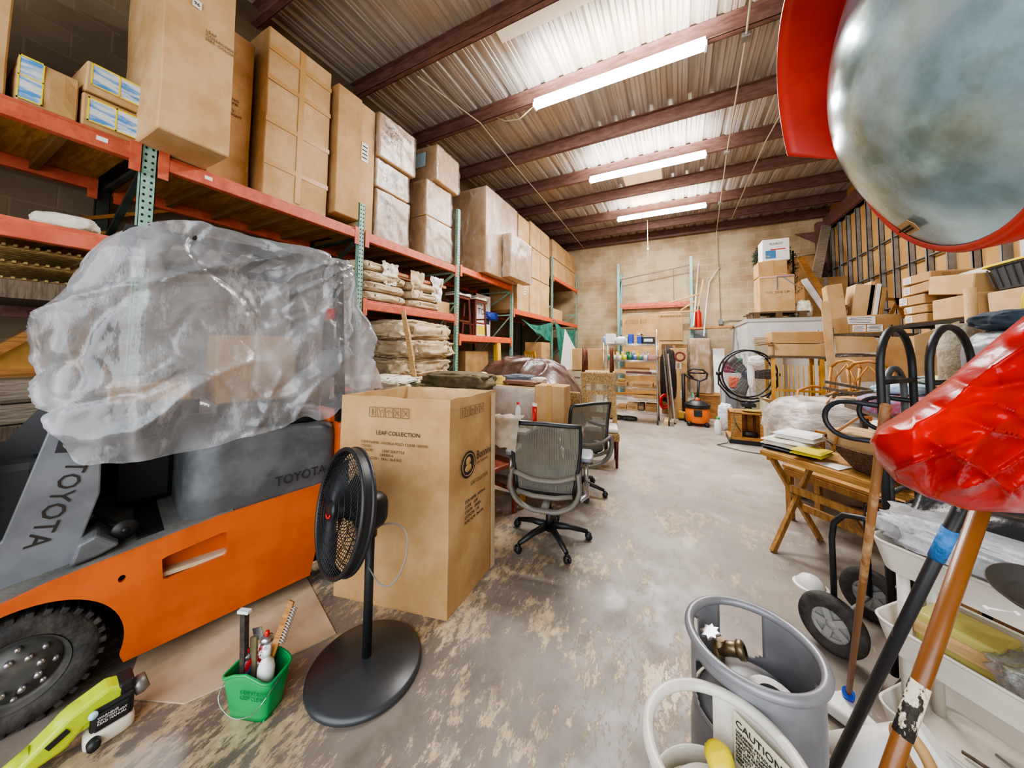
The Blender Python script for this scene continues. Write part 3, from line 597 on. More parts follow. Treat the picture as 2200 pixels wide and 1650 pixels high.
# overhead guard
b = MB()
for y in (.06, .94):
    b.bar((-.2, y, 1.05), (-.06, y, 2.04), .05, .05); b.bar((.92, y, 1.0), (.87, y, 2.06), .05, .05); b.bar((-.08, y, 2.04), (.89, y, 2.07), .05, .05)
for i in range(8): b.bar((-.06+i*.135, .06, 2.05), (-.06+i*.135, .94, 2.05), .02, .04)
b.out('overhead_guard', 'black', fk)
b = MB(); b.cyl((.84, .07, 1.3), (.84, .07, 1.68), .045); b.mi = 1; b.cyl((.84, .07, 1.68), (.84, .07, 1.76), .03); b.out('extinguisher', ['black', 'redp'], fk)
def fwheel(c, rr, wd):
    x, z = c
    b = MB(); b.lathe([(rr*.62, 0), (rr*.7, -.01), (rr*.93, -.012), (rr, .01), (rr, wd-.01), (rr*.93, wd+.01), (rr*.6, wd)], (x, .035, z), (0, 1, 0), 48)
    for i in range(30):
        a = 2*pi*i/30; b.box((x+cos(a)*rr*.985, .035+wd*.5, z+sin(a)*rr*.985), (rr*.13, wd*1.06, rr*.105), Matrix.Rotation(-a, 3, 'Y'), .004)
    b.mi = 1
    b.lathe([(rr*.62, .0), (rr*.60, .03), (rr*.5, .045), (rr*.5, .03), (rr*.36, .03), (rr*.34, .012), (rr*.2, .008), (0, .006)], (x, .03, z), (0, 1, 0), 40)
    b.mi = 2
    for i in range(8):
        a = 2*pi*i/8+.3; b.lathe([(0, -.012), (.010, -.012), (.010, .01)], (x+cos(a)*rr*.28, .03, z+sin(a)*rr*.28), (0, 1, 0), 8)
    for i in range(8):
        a = 2*pi*i/8; b.lathe([(0, -.004), (.008, -.004), (.008, .02)], (x+cos(a)*rr*.43, .04, z+sin(a)*rr*.43), (0, 1, 0), 8)
    b.out('wheel', ['rubber', mat('rim_dark', '4b4a48', .5, c2='605b54', ns=10), 'steel'], fk)
fwheel((-.275, .215), .213, .15); fwheel((.985, .17), .168, .12)
b = MB()
for y in (.78,): b.cyl((-.275, y, .215), (-.275, y+.15, .215), .213, 28); b.cyl((.985, y, .17), (.985, y+.12, .17), .168, 28)
b.out('far_wheels', 'rubber', fk)
# ---------------- clear plastic cover
pm_ = film_mat('clear_sheet', .11, .40, gl=.035, rough=.14, bump=.35, bsc=4, crease=.22)
def tri(t): return abs((t % 1)*2-1)
TW = [(Vector((1.0, .3, .55)), 2.3, .1), (Vector((-.7, .2, .9)), 2.9, .6), (Vector((.25, -.5, 1.1)), 3.7, .3), (Vector((1.1, .1, -.35)), 4.9, .8), (Vector((.6, .4, 1.3)), 6.3, .45)]
def facets(p):
    w = Vector((noise.noise(p*1.3), noise.noise(p*1.3+Vector((7, 0, 0))), noise.noise(p*1.3+Vector((0, 9, 0)))))*.38; q = p+w; h = 0
    for k, (d, f, ph) in enumerate(TW):
        g = max(0, min(1, .5+1.6*noise.noise(p*1.6+Vector((k*3.1, 0, 0))))); h += (tri(q.dot(d)*f*.5+ph)-.5)*g*.085/f**.8
    return h
def crumple(p, s, k=.35):
    d = noise.voronoi(p*s)[0]; return min(d[1]-d[0], k)/k
CT = [(-.05, .02, 2.07, -.12, -.05, 1.0), (.12, 0, 2.14, .06, -.07, .99), (.45, 0, 2.13, .33, -.06, 1.0), (.72, .0, 2.10, .62, -.06, 1.07), (.89, .0, 2.08, .79, -.07, 1.05), (.91, .02, 2.07, .93, -.05, 1.18), (.91, .05, 2.07, 1.17, -.02, 1.21), (.91, .5, 2.09, 1.12, .5, 1.15), (.9, 1.0, 2.08, 1.05, 1.05, 1.0), (.45, 1.0, 2.1, .4, 1.08, 1.0), (-.05, 1.0, 2.04, -.15, 1.05, 1.0), (-.12, .5, 1.99, -.22, .5, 1.05), (-.13, .12, 2.0, -.21, .05, 1.10)]
def cmr(a, b_, c_, d_, t): return [.5*((2*b_[i])+(-a[i]+c_[i])*t+(2*a[i]-5*b_[i]+4*c_[i]-d_[i])*t*t+(-a[i]+3*b_[i]-3*c_[i]+d_[i])*t**3) for i in range(6)]
def ridge(p, s): return 1-abs(noise.noise(p*s))*2.
def sheet(u, v):
    n = len(CT); k = u*n; i = int(k) % n; q = cmr(CT[i-1], CT[i], CT[(i+1) % n], CT[(i+2) % n], k-int(k))
    cx, cy = .42, .5
    if v < .22:
        f = v/.22; x, y, z = cx+(q[0]-cx)*f, cy+(q[1]-cy)*f, 2.11+(q[2]-2.11)*f*f+.01*sin(x_*9 if (x_ := q[0]) else 0)
        w = 0; bul = 0
    else:
        w = (v-.22)/.78; x, y, z = q[0]+(q[3]-q[0])*w, q[1]+(q[4]-q[1])*w, q[2]+(q[5]-q[2])*w
        front = max(0, 1-(q[0]+.15)/.5); bul = sin(pi*min(1, w*1.02))*(.03+.055*min(front, 1))
    nx, ny = x-cx, (y-cy)*.6; l = math.hypot(nx, ny)+1e-6; nx, ny = nx/l, ny/l
    if q[1] < .1 and -.02 < x < .85 and v > .22: nx, ny = 0, -1
    P0 = Vector((x, y, z))
    a = math.atan2(2.08-z, .91-x+.001)
    q1 = Vector((a*1.8, (z+x)*.5, y*1.2)); q2 = Vector((x*1.1+z*.5, z*1.3-x*.5, y*1.1))+Vector((.25*noise.noise(P0*3), .25*noise.noise(P0*3+Vector((5, 0, 0))), 0))
    fold = max(0, ridge(q1, 1.5))**6*.05 - (1-crumple(q2, 1.5, .16))**1.5*.030 - (1-crumple(q2+Vector((3, 0, 0)), 3.4, .12))*.010*max(0, min(1, 2*noise.noise(P0*1.5)+.6))
    d = bul + (fold*.8 + facets(P0)*.95 + noise.noise(P0*2)*.02)*(1 if v > .1 else .4) + .0*(v > .22)
    hem = 0
    if v > .97: hem = noise.noise(Vector((u*22, 0, 3)))*.03
    return Vector((x+nx*d, y+ny*d, z+hem+(fold*.5 if v < .22 else 0)))
b = MB(); b.surf(sheet, 330, 120, closeu=True); cov = b.out('plastic_cover', pm_); cov.location = fk.location; cov.rotation_euler = fk.rotation_euler
tag(cov, 'crumpled clear plastic sheet draped over the seat and guard of the forklift', 'plastic sheet')
# things seen dimly through the cover
FKM = Matrix.Translation((-2.22, .582, 0)) @ Matrix.Rotation(FKZ, 4, 'Z')
def fkp(x, y, z): return FKM @ Vector((x, y, z))
t = carton('brown carton on the forklift seat, seen through the clear cover', fkp(.52, .5, 1.15), .42, .34, .42, FKZ, m='card3', tape='n')
t = carton('flat brown carton on the forklift dashboard under the clear cover', fkp(.05, .42, 1.205), .3, .3, .1, FKZ, m='card', tape='n')
# ================================================================ tall open carton
A_, B_, C_, D_ = [Vector(p) for p in ((-1.885, 1.35, 0), (-1.16, 1.52, 0), (-1.175, 2.07, 0), (-1.9, 1.93, 0))]
t = thing('open_carton', 'tall open-topped printed carton standing behind the pedestal fan', 'box', (-1.5, 1.7, 0))
o_ = Vector((1.5, -1.7, 0))
def cw(u, v):
    q = [A_, B_, C_, D_]; k = u*4; i = int(k) % 4; f = k-int(k); p = q[i].lerp(q[(i+1) % 4], f); c = Vector((-1.53, 1.72, 0))
    p = p+(p-c)*(-.02*v); d = (p-c); d.normalize(); p = p+d*(.014*sin(pi*f)*sin(pi*v)+.008*noise.noise(Vector((u*9, v*5, 1))))
    z = v*(1.205+.012*noise.noise(Vector((u*16, 2, 0)))); return Vector((p.x, p.y, z))+o_
b = MB(); b.surf(cw, 48, 26, smooth=False, closeu=True); b.mi = 0
bx = b.out('box_body', ['card', 'inner'], t); md = bx.modifiers.new('t', 'SOLIDIFY'); md.thickness = .007; md.offset = -1; md.material_offset = 1; md.material_offset_rim = 1
b = MB(); b.verts([A_+o_+Vector((0, 0, .006)), B_+o_+Vector((0, 0, .006)), C_+o_+Vector((0, 0, .006)), D_+o_+Vector((0, 0, .006))], [(0, 1, 2, 3)]); b.out('box_bottom', 'card3', t)
f1, f2 = (B_-A_).normalized(), (C_-B_).normalized(); UZ = Vector((0, 0, 1))
def bt(txt, s, face, x, z, m='inkf', sx=1., sp=1.):
    o, d = (A_, f1) if face == 0 else (B_, f2)
    return words(txt, s, o+o_+d*x+Vector((0, 0, z)), d, UZ, m, t, lift=.012 if face == 0 else .014, sx=sx, sp=sp)
bt('LEAF COLLECTION', .034, 0, .27, .985, 'ink'); bt('ITEM NAME : AVON-6 FOLD CLEAR 180X90\nCODE\nCOLOR          LEAF SHUTTLE\n                    GREEN 6\nN.W / G.W :  24.6 / 26.0 KG', .022, 0, .17, .93, 'inkf', 1.05, 1.05)
bt('Bonnini', .075, 1, .265, .80, 'ink', .8); bt('FINE  FURNITURE', .018, 1, .27, .77, 'inkf'); bt('LEAF COLLECTION', .034, 1, .20, .66, 'inkf', .72)
bt('ITEM NAME : AVON-6\nCODE    LEAF\nCOLOR   GREEN\nQTY/CTN  1 PC\nN.W / G.W  24.6 KG', .026, 1, .14, .57, 'ink', .95, 1.15)
def sym(face, x, z, s):
    o, d = (A_, f1) if face == 0 else (B_, f2); w = d.cross(UZ); b = MB(); c = o+o_+d*x+UZ*z+w*.012
    for p, q in (((0, 0), (s, 0)), ((s, 0), (s, s*1.2)), ((s, s*1.2), (0, s*1.2)), ((0, s*1.2), (0, 0))): b.bar(c+d*p[0]+UZ*p[1], c+d*q[0]+UZ*q[1], .003, .0015, w)
    return b, c, d
for face, xs in ((0, (.22, .275, .33, .385, .44)), (1, (.08, .135, .19, .245, .3))):
    for i, x in enumerate(xs):
        b, c, d = sym(face, x, 1.09, .046)
        if i == 0: b.bar(c+d*.023+UZ*.01, c+d*.023+UZ*.045, .008, .0015, d.cross(UZ))
        elif i == 1: b.bar(c+d*.023+UZ*.008, c+d*.023+UZ*.03, .003, .0015, d.cross(UZ)); b.bar(c+d*.01+UZ*.045, c+d*.023+UZ*.028, .003, .0015, d.cross(UZ)); b.bar(c+d*.036+UZ*.045, c+d*.023+UZ*.028, .003, .0015, d.cross(UZ))
        elif i == 2: b.tube(arc(c+d*.023+UZ*.025, .014, 0, pi, 8, d, UZ), .0015, 4); b.bar(c+d*.023+UZ*.008, c+d*.023+UZ*.038, .003, .0015, d.cross(UZ))
        else: b.bar(c+d*.01+UZ*.01, c+d*.036+UZ*.044, .003, .0015, d.cross(UZ)); b.bar(c+d*.036+UZ*.01, c+d*.01+UZ*.044, .003, .0015, d.cross(UZ))
        b.out('handling_symbol', 'inkf', t)
b = MB(); c = B_+o_+f2*.165+UZ*.80+f2.cross(UZ)*.017
b.lathe([(.0, 0), (.078, 0), (.08, .001)], c, f2.cross(UZ), 30, True); em = b.out('round_emblem', 'ink', t)
b = MB(); b.tube(arc(c+f2.cross(UZ)*.003, .064, 0, 2*pi*29/30, 29, f2, UZ), .002, 4, closed=True); b.lump(c+UZ*.02, (.05, .012, .05), 1, .2, 3, .9, sub=2, rz=math.atan2(f2.y, f2.x)); b.lump(c-UZ*.02, (.07, .01, .05), 2, .3, 4, .9, sub=2, rz=math.atan2(f2.y, f2.x)); b.out('emblem_figure', 'card', em)
b = MB(); w = f2.cross(UZ); b.bar(B_+o_+f2*.50+UZ*.01+w*.012, B_+o_+f2*.50+UZ*1.19+w*.0, .05, .002, w); b.out('tape_strip', 'tapew', t)
# ================================================================ pedestal fan
t = thing('pedestal_fan', 'black pedestal fan with a round base, standing before the tall carton', 'fan', (-1.33, 1.135, 0))
b = MB(); b.lathe([(0, 0), (.245, 0), (.252, .008), (.25, .02), (.235, .03), (.12, .045), (.04, .055), (0, .055)], n=56); b.out('base', mat('fan_base', '2f3033', .35, c2='37383a', ns=3), t)
b = MB(); b.tube([(0, 0, .05), (0, 0, .7)], .021, 14); b.out('pole', 'black', t)
ff = Vector((-.30, -.93, .18)).normalized(); fc = Vector((-.115, -.09, .735)); fu = ff.cross(UZ).normalized(); fv = fu.cross(ff)*-1; fv = fv if fv.z > 0 else -fv
b = MB(); b.lump((0, .0, .72), (.14, .14, .17), 1, .03, 2, .7, sub=3); b.cyl(Vector((0, 0, .72)), fc-ff*.06, .055, 16); b.cyl((0, 0, .6), (0, 0, .68), .03); b.out('motor_housing', 'black', t)
RR = .27
b = MB(); cring = arc(fc, RR, 0, 2*pi*47/48, 47, fu, fv); b.tube(cring, .011, 8, closed=True); b.tube([p-ff*.045 for p in cring], .012, 8, closed=True)
b.surf(lambda u, v: fc-ff*.045*v+(fu*cos(2*pi*u)+fv*sin(2*pi*u))*(RR+.006), 48, 1, closeu=True)
b.out('rim_band', 'black', t)
def grill(sgn, dep, name):
    b = MB()
    for i in range(72):
        a = 2*pi*i/72; pts = []
        for j in range(7):
            r = .045+(RR-.045)*j/6; aa = a+(.75*(1-j/6) if sgn > 0 else 0); bulge = dep*(1-(r/RR)**2.2)
            pts.append(fc+(ff*bulge if sgn > 0 else -ff*(.045+bulge))+(fu*cos(aa)+fv*sin(aa))*r)
        b.tube(pts, .0019, 4, cap=False)
    for r in (.09, .14, .19, .235):
        bulge = dep*(1-(r/RR)**2.2); b.tube(arc(fc+(ff*bulge if sgn > 0 else -ff*(.045+bulge)), r, 0, 2*pi*35/36, 35, fu, fv), .002, 4, closed=True)
    b.lathe([(0, .004), (.047, 0), (.047, -.008)], fc+(ff*dep if sgn > 0 else -ff*(.045+dep)), ff if sgn > 0 else -ff, 24)
    return b.out(name, 'blackm', t)
g = grill(1, .035, 'front_grill'); grill(-1, .06, 'rear_grill')
b = MB(); b.tube(arc(fc+ff*.042, .03, pi*1.1, pi*1.75, 8, fu, fv), .004, 6); b.out('red_mark', 'redp', g)
b = MB(); b.cyl(fc-ff*.06, fc+ff*.015, .04, 20)
for i in range(3):
    a = 2*pi*i/3+.4
    def bl(u, v, a=a):
        r = .035+u*.2; aa = a+(v-.5)*(1.25-.25*u)+u*.15; return fc-ff*(.02+.05*(v-.5))+(fu*cos(aa)+fv*sin(aa))*r
    b.surf(bl, 6, 6)
b.out('blades', 'black', t)
b = MB(); b.tube(sm([(.0, .0, .64), (.10, .05, .66), (.2, .03, .645), (.245, -.02, .57), (.22, -.06, .49), (.14, -.06, .46), (.0, -.01, .47)]), .0035, 6); b.out('power_cord', mat('cord_grey', '7b7974', .5), t)
# ================================================================ floor board, caddy, trimmer head
p = [at(x, y, 'Z', .004) for x, y in ((265, 1500), (395, 1512), (560, 1440), (722, 1362), (650, 1225), (450, 1300), (300, 1400))]
b = MB(); b.prism([(q.x, q.y) for q in p], (0, 0, .001), (1, 0, 0), (0, 1, 0), .006); solo(b, 'cardboard_sheet', mat('floor_cardboard', 'c5ab8d', .85, c2='a98f72', ns=2.2, nd=7), 'flattened cardboard sheet lying on the floor under the forklift edge', 'cardboard')
bk = at(520, 1545, 'Z', 0); BZ = R(20)
t = thing('cleaning_bucket', 'small green rectangular bucket with a wire handle, full of brushes', 'bucket', bk+Vector((.0, .05, 0)), BZ)
def buck(u, v):
    pl = rrect(1, 1, .2, 4); k = u*len(pl); i = int(k) % len(pl); f = k-int(k); q = [pl[i][j]+(pl[(i+1) % len(pl)][j]-pl[i][j])*f for j in (0, 1)]
    w_, d_ = .17+.05*v, .10+.035*v; return Vector((q[0]*w_, q[1]*d_, v*(.17+.02*cos(q[0]*5))))
b = MB(); b.surf(buck, 48, 8, closeu=True); b.box((0, 0, .004), (.16, .09, .008)); b.tube([buck(i/48, 1) for i in range(48)], .006, 6, closed=True); x = b.out('bucket_body', 'green', t); md = x.modifiers.new('t', 'SOLIDIFY'); md.thickness = .003
b = MB(); b.tube(sm([(-.112, 0, .15), (-.10, -.075, .10), (-.03, -.085, .045), (.05, -.085, .06), (.10, -.075, .11), (.112, 0, .15)]), .002, 6); b.out('wire_handle', 'steel', t)
words('SANI STATION\nKEEP CLEAN', .02, (-.01, -.066, .12), (1, 0, 0), (0, 0, 1), mat('green_dark', '0f7a44', .4), t, sx=1, lift=.004)
BM_ = Matrix.Translation(t.location) @ Matrix.Rotation(BZ, 4, 'Z')
def inb(name, label, cat, f, mm):
    r_ = thing(name, label, cat, t.location, BZ); f(r_, mm); return r_
def spray(r_, x, y, h, body, cap, rr=.026, tip='redp'):
    b = MB(); b.lathe([(rr, .01), (rr, h), (rr*.9, h+.008), (rr*.55, h+.022)], (x, y, 0), n=20, cap=True); b.out('can_body', body, r_)
    b = MB(); b.lathe([(rr*.8, h+.012), (rr*.75, h+.028), (rr*.35, h+.035)], (x, y, 0), n=16, cap=True); b.out('can_dome', 'steel', r_)
    b = MB(); b.lathe([(.009, h+.03), (.009, h+.05), (.005, h+.055)], (x, y, 0), n=10, cap=True); b.out('nozzle', tip, r_)
canm = mat('can_print', 'd8d8dc', .3, c2='7c1714', ns=18, rng=(.5, .52), metal=.3)
inb('spray_can', 'spray can with a red nozzle in the middle of the green bucket', 'spray can', lambda r_, m_: spray(r_, .015, .022, .235, canm, None, .03), 0)
inb('spray_can', 'red and blue spray can at the left end of the green bucket', 'spray can', lambda r_, m_: spray(r_, -.06, .005, .17, mat('can_print2', 'c02a28', .3, c2='5874b8', ns=16, rng=(.5, .52)), None, .022), 0)
def bottle(r_, m_):
    b = MB(); b.lathe([(.0, .01), (.026, .01), (.031, .17), (.026, .195), (.012, .215), (.012, .225)], (.048, -.012, 0), n=20, cap=True); b.out('bottle_body', 'white', r_)
    b = MB(); b.lathe([(.015, .222), (.015, .25), (.012, .253)], (.048, -.012, 0), n=14, cap=True); b.out('bottle_cap', 'white', r_)
inb('squeeze_bottle', 'white squeeze bottle at the right end of the green bucket', 'bottle', bottle, 0)
def brush(r_, m_):
    b = MB(); a0, a1 = Vector((.0, -.02, .02)), Vector((.10, .05, .40)); b.bar(a0, a1, .012, .028, (1, 0, 0), .004); b.out('brush_handle', 'wood', r_)
    b = MB(); d = (a1-a0).normalized(); s_ = d.cross(Vector((0, 1, 0))).normalized()
    for i in range(13):
        for k in (-.004, .004):
            c_ = a0+(a1-a0)*(.62+.027*i)+Vector((0, k, 0)); b.cyl(c_+s_*.0, c_+s_*.034*(1 if s_.x > 0 else -1), .0022, 5)
    b.out('bristles', 'steel', r_)
inb('wire_brush', 'long wooden-handled wire brush leaning out of the green bucket', 'brush', brush, 0)
def rasp(r_, m_):
    b = MB(); b.bar((-.05, -.01, .02), (-.075, .0, .37), .022, .022, (0, 1, 0)); b.mi = 1; b.box((-.076, 0, .376), (.05, .02, .012)); b.out('file_blade', [mat('rusty_steel', '4a3b31', .7, c2='2d2622', ns=40), 'white'], r_)
inb('rasp', 'dark rusty rasp standing at the left side of the green bucket', 'tool', rasp, 0)
def scr(r_, m_):
    b = MB(); b.bar((-.015, .0, .02), (-.045, .02, .26), .03, .012, (0, 1, 0), .004); b.out('scraper_handle', 'olive', r_); b = MB(); b.box((-.03, .025, .27), (.045, .003, .05), Matrix.Rotation(-.3, 3, 'Y')); b.out('scraper_blade', 'steel', r_)
inb('scraper', 'short dark scraper tucked behind the rasp in the green bucket', 'tool', scr, 0)
b = MB(); b.cyl((0, 0, 0), (0, 0, 0), .001) if 0 else None
# string-trimmer power head lying on the floor
hp = at(195, 1590, 'Z', 0); hd_ = (at(300, 1500, 'Z', .1)-at(60, 1640, 'Z', .1)); tz = math.atan2(hd_.y, hd_.x)
t = thing('trimmer_engine', 'lime green string trimmer engine lying by the front wheel', 'power tool', (hp.x, hp.y, 0), tz)
b = MB(); b.lump((-.02, .0, .115), (.15, .085, .10), 3, .02, 2, .7, sub=4); b.prism([(-.16, .035), (-.16, .075), (-.06, .155), (.03, .185), (.075, .165), (.07, .12), (-.02, .09), (-.06, .05)], (0, .04, 0), (1, 0, 0), (0, 0, 1), .085, .012); b.cyl((-.21, 0, .045), (-.13, 0, .065), .022, 16, .04); b.out('green_housing', 'lime', t)
b = MB(); b.b2((-.01, -.055, .05), (.10, .055, .135), bev=.012); b.b2((.055, -.045, .13), (.10, .045, .175), bev=.01); b.b2((.0, -.064, .06), (.085, -.054, .12), bev=.004); b.out('engine_block', 'black', t)
words('WARNING\nCAUTION HOT\nREAD MANUAL', .0105, (.006, -.065, .105), (1, 0, 0), (0, 0, 1), 'paper', t)
b = MB(); b.lump((.04, -.03, .03), (.13, .08, .06), 2, .03, 2, .5, sub=3); b.out('fuel_tank', mat('tank_cream', 'ddd3bf', .35, alpha=1), t)
b = MB(); b.lathe([(0, .01), (.016, .01), (.018, 0), (.018, -.02)], (.0, -.085, .035), (0, -1, 0), 16); b.out('fuel_cap', 'black', t)
b = MB(); b.lathe([(.03, 0), (.036, .02), (.03, .04)], (.10, -.01, .11), (1, 0, .3), 20, True); b.out('muffler', mat('muffler_grey', '8d8a85', .4, .6), t)
b = MB(); b.lathe([(0, .042), (.028, .041)], (.10, -.01, .11), (1, 0, .3), 20); b.mi = 1
for i in range(7): a = i*2*pi/7; b.lathe([(0, .043), (.005, .043)], Vector((.10, -.01, .11))+Vector((-.3*sin(a)*.0, cos(a), sin(a)))*.017, (1, 0, .3), 6)
b.out('spark_grid', ['steel', 'hole'], t)
b = MB(); b.cyl((-.6, 0, .02), (-.2, 0, .045), .013, 12); b.out('shaft', 'black', t)
b = MB(); b.lathe([(0, 0), (.012, 0), (.012, .012), (0, .014)], (-.005, -.062, .13), (0, -1, .4), 14); b.out('primer_bulb', 'bluel', t)
b = MB(); b.box((-.08, -.048, .105), (.05, .004, .02), Matrix.Rotation(-.5, 3, 'Y')); b.out('grip_insert', 'black', t)
# ================================================================ under and beside the rack
def sack(label, c, d, seed, m='sack', rz=0., group=None, name='wrapped_bundle', cat='bundle', amp=.10, cr=.09, straps=True):
    t = thing(name, label, cat, c, rz, group)
    b = MB(); b.lump((0, 0, d[2]/2), d, seed, amp, 3.2, .5, crease=cr, sub=5); b.out('bundle_body', m, t)
    if straps:
        for s in (-.25, .25):
            b = MB(); b.tube([(s*d[0]+.5*d[0]*0+.02*sin(a), .5*d[1]*cos(a)*1.0, d[2]/2+.52*d[2]*sin(a)) for a in [2*pi*i/28 for i in range(28)]], .005, 5, closed=True); b.out('strap', 'lath', t)
    return t
k = 0
for z, x in ((2.10, -3.85), (2.235, -3.87), (2.37, -3.86), (2.50, -3.9)):
    for y, L_ in ((3.12, .82), (3.92, .74)) if z < 2.49 else ((3.0, .6),):
        sack(['nearer', 'farther'][y > 3.5]+' flat paper bundle, '+['lowest', 'second', 'third', 'top'][k//2]+' layer on the middle rack shelf', (x, y, z), (L_, .8, .135), k+1, rz=pi/2, amp=.05, cr=.06); k += 1
t = thing('timber_bundle', 'reddish timber slats in torn paper on top of the shelf bundles', 'timber', (-3.85, 3.8, 2.505))
for i in range(4):
    b = MB(); b.bar((.3-.16*i, -.62, .05+.02*(i % 2)), (.32-.16*i, .6, .03), .05, .04); b.out('slat', mat('red_pine', 'b57a52', .6, c2='9a6240', ns=6), t)
for i, (y, z) in enumerate(((-.62, .07), (-.1, .1), (.35, .06))):
    b = MB(); b.surf(lambda u, v, y=y, i=i: Vector((.36+.05*noise.noise(Vector((u*4, v*4, i))), y+(u-.5)*.30*(1-.3*v)+.03*noise.noise(Vector((u*5, v*6, i+3))), .15-v*(.40 if i else .3)+.03*noise.noise(Vector((u*9, 0, i))))), 14, 12); b.out('torn_paper', ['cream', 'sack', 'paper'][i], t)
carton('small carton at the right end of the middle rack shelf', (-3.72, 4.42, 2.1), .34, .3, .2, pi/2, m='card2', tape='n')
for i in range(7):
    sack(['olive sack at the floor of the sack pile', 'second sack up in the tall pile', 'third sack up in the tall pile', 'middle sack of the tall pile', 'fifth sack up in the tall pile', 'second highest sack of the tall pile', 'top sack of the tall pile under the shelf beam'][i], (-3.72+.05*(i % 2), 3.75+.06*(i % 3), .02+i*.265), (1.25-.04*(i % 3), .85, .30), i+11, 'sack', pi/2+.05*(i % 2), name='sack', cat='sack', amp=.14, cr=.12)
for i, (x, y, z, c) in enumerate(((-3.3, 2.95, .02, 'sack'), (-3.3, 3.0, .3, 'sack'), (-3.25, 2.95, .58, 'sack'), (-3.3, 2.85, .86, 'cream'), (-2.75, 3.3, .02, 'olive'), (-2.7, 3.35, .32, 'olive'), (-2.65, 3.4, .60, 'sack'), (-2.6, 3.3, .80, 'olive'))):
    sack(['bottom', 'second', 'third', 'top pale', 'bottom olive', 'second olive', 'third', 'top crumpled olive'][i]+(' sack of the pile leaning beside the forklift' if i < 4 else ' sack of the low pile behind the tall open carton'), (x, y, z), (1.0, .75, .3), i+31, c, .6*(i % 3)+.2, name='sack', cat='sack', amp=.16, cr=.13)
b = MB(); p0_, p1_ = Vector((-2.95, 3.3, 1.12)), at(866, 668, 'X', -3.30); d_ = at(893, 826, 'X', -2.95)
b.bar(d_, p1_, .012, .07, (1, 0, 0)); b.bar(d_+(p1_-d_)*.3+Vector((.01, .02, 0)), d_+(p1_-d_)*.8+Vector((.01, .02, 0)), .012, .05, (1, 0, 0)); solo(b, 'timber_lath', 'pine', 'thin pine lath standing upright among the sacks, reaching the shelf beam', 'timber')
# bar stools on the shelf
def stool(): 
    t = thing('bar_stool', '', 'stool', (0, 0, 0)); h = .73
    b = MB(); b.surf(lambda u, v: Vector(((u-.5)*.42, (v-.5)*.34, h+.045+.04*(2*u-1)**2-.035*max(abs(2*v-1)**6, abs(2*u-1)**8))), 16, 12); b.surf(lambda u, v: Vector(((u-.5)*.42, (v-.5)*.34, h)), 1, 1); b.b2((-.205, -.165, h), (.205, .165, h+.035), bev=.015); b.out('seat_cushion', 'cream', t)
    b = MB(); b.b2((-.19, -.15, h-.06), (.19, .15, h), bev=.004); b.out('seat_frame', 'dwood', t)
    for sx in (-1, 1):
        for sy in (-1, 1): b = MB(); b.bar((sx*.17, sy*.13, h-.03), (sx*.20, sy*.16, 0), .035, .035); b.out('leg', 'dwood', t)
    for z, sy in ((.25, 1), (.25, -1)): b = MB(); b.bar((-.19, sy*.15, z), (.19, sy*.15, z), .025, .03); b.out('stretcher', 'dwood', t)
    for sx in (1, -1): b = MB(); b.bar((sx*.19, -.15, .35), (sx*.19, .15, .35), .025, .03); b.out('stretcher', 'dwood', t)
    return t
s = stool(); s.location = (-3.75, 5.08, 1.77); s.rotation_euler = (0, 0, pi/2); s['label'] = 'nearer dark wood bar stool with cream saddle seat on the rack shelf'; s['group'] = 'bar stools on the rack'
dup(s, (-3.75, 5.65, 1.77), pi/2, 'farther dark wood bar stool with cream saddle seat, beside the poster')
t = thing('poster', 'black, white and yellow poster sheet standing behind the bar stools', 'poster', (-3.95, 6.3, 1.77))
b = MB(); b.b2((0, -.3, 0), (.01, .3, .95)); b.out('sheet', 'paper', t)
b = MB(); b.b2((.011, -.25, .05), (.013, .1, .25)); b.out('yellow_shape', 'yellow', t); b = MB(); b.b2((.011, .02, .3), (.013, .26, .6)); b.out('dark_shape', mat('navy', '26324a', .5), t); words('MAP\nTO', .2, (.012, -.25, .7), (0, 1, 0), (0, 0, 1), 'ink', t)
b = MB(); b.lump((-3.9, 6.3, 2.9-.75), (.5, .6, .2), 2, .1, 3, .5); 
solo(b, 'folded_tarp', 'blue', 'folded blue tarpaulin on the shelf behind the poster', 'tarpaulin').location = (-.2, .35, .12)
carton('lower brown carton under the bar stool shelf', (-3.9, 5.6, .0), 1.0, .6, .95, pi/2, m='card3', tape='v')
carton('upper brown carton under the bar stool shelf', (-3.9, 5.55, .955), .9, .6, .5, pi/2+.04, m='card3', tape='n')
b = MB(); b.bar((-3.5, 6.35, 0), (-3.47, 6.15, 1.66), .05, .14, (0, 1, 0)); b.bar((-3.55, 6.35, 0), (-3.53, 6.17, 1.6), .05, .14, (0, 1, 0)); solo(b, 'yellow_plank', mat('plank_yellow', 'e2b240', .5), 'yellow painted plank leaning under the bar stool shelf', 'plank')
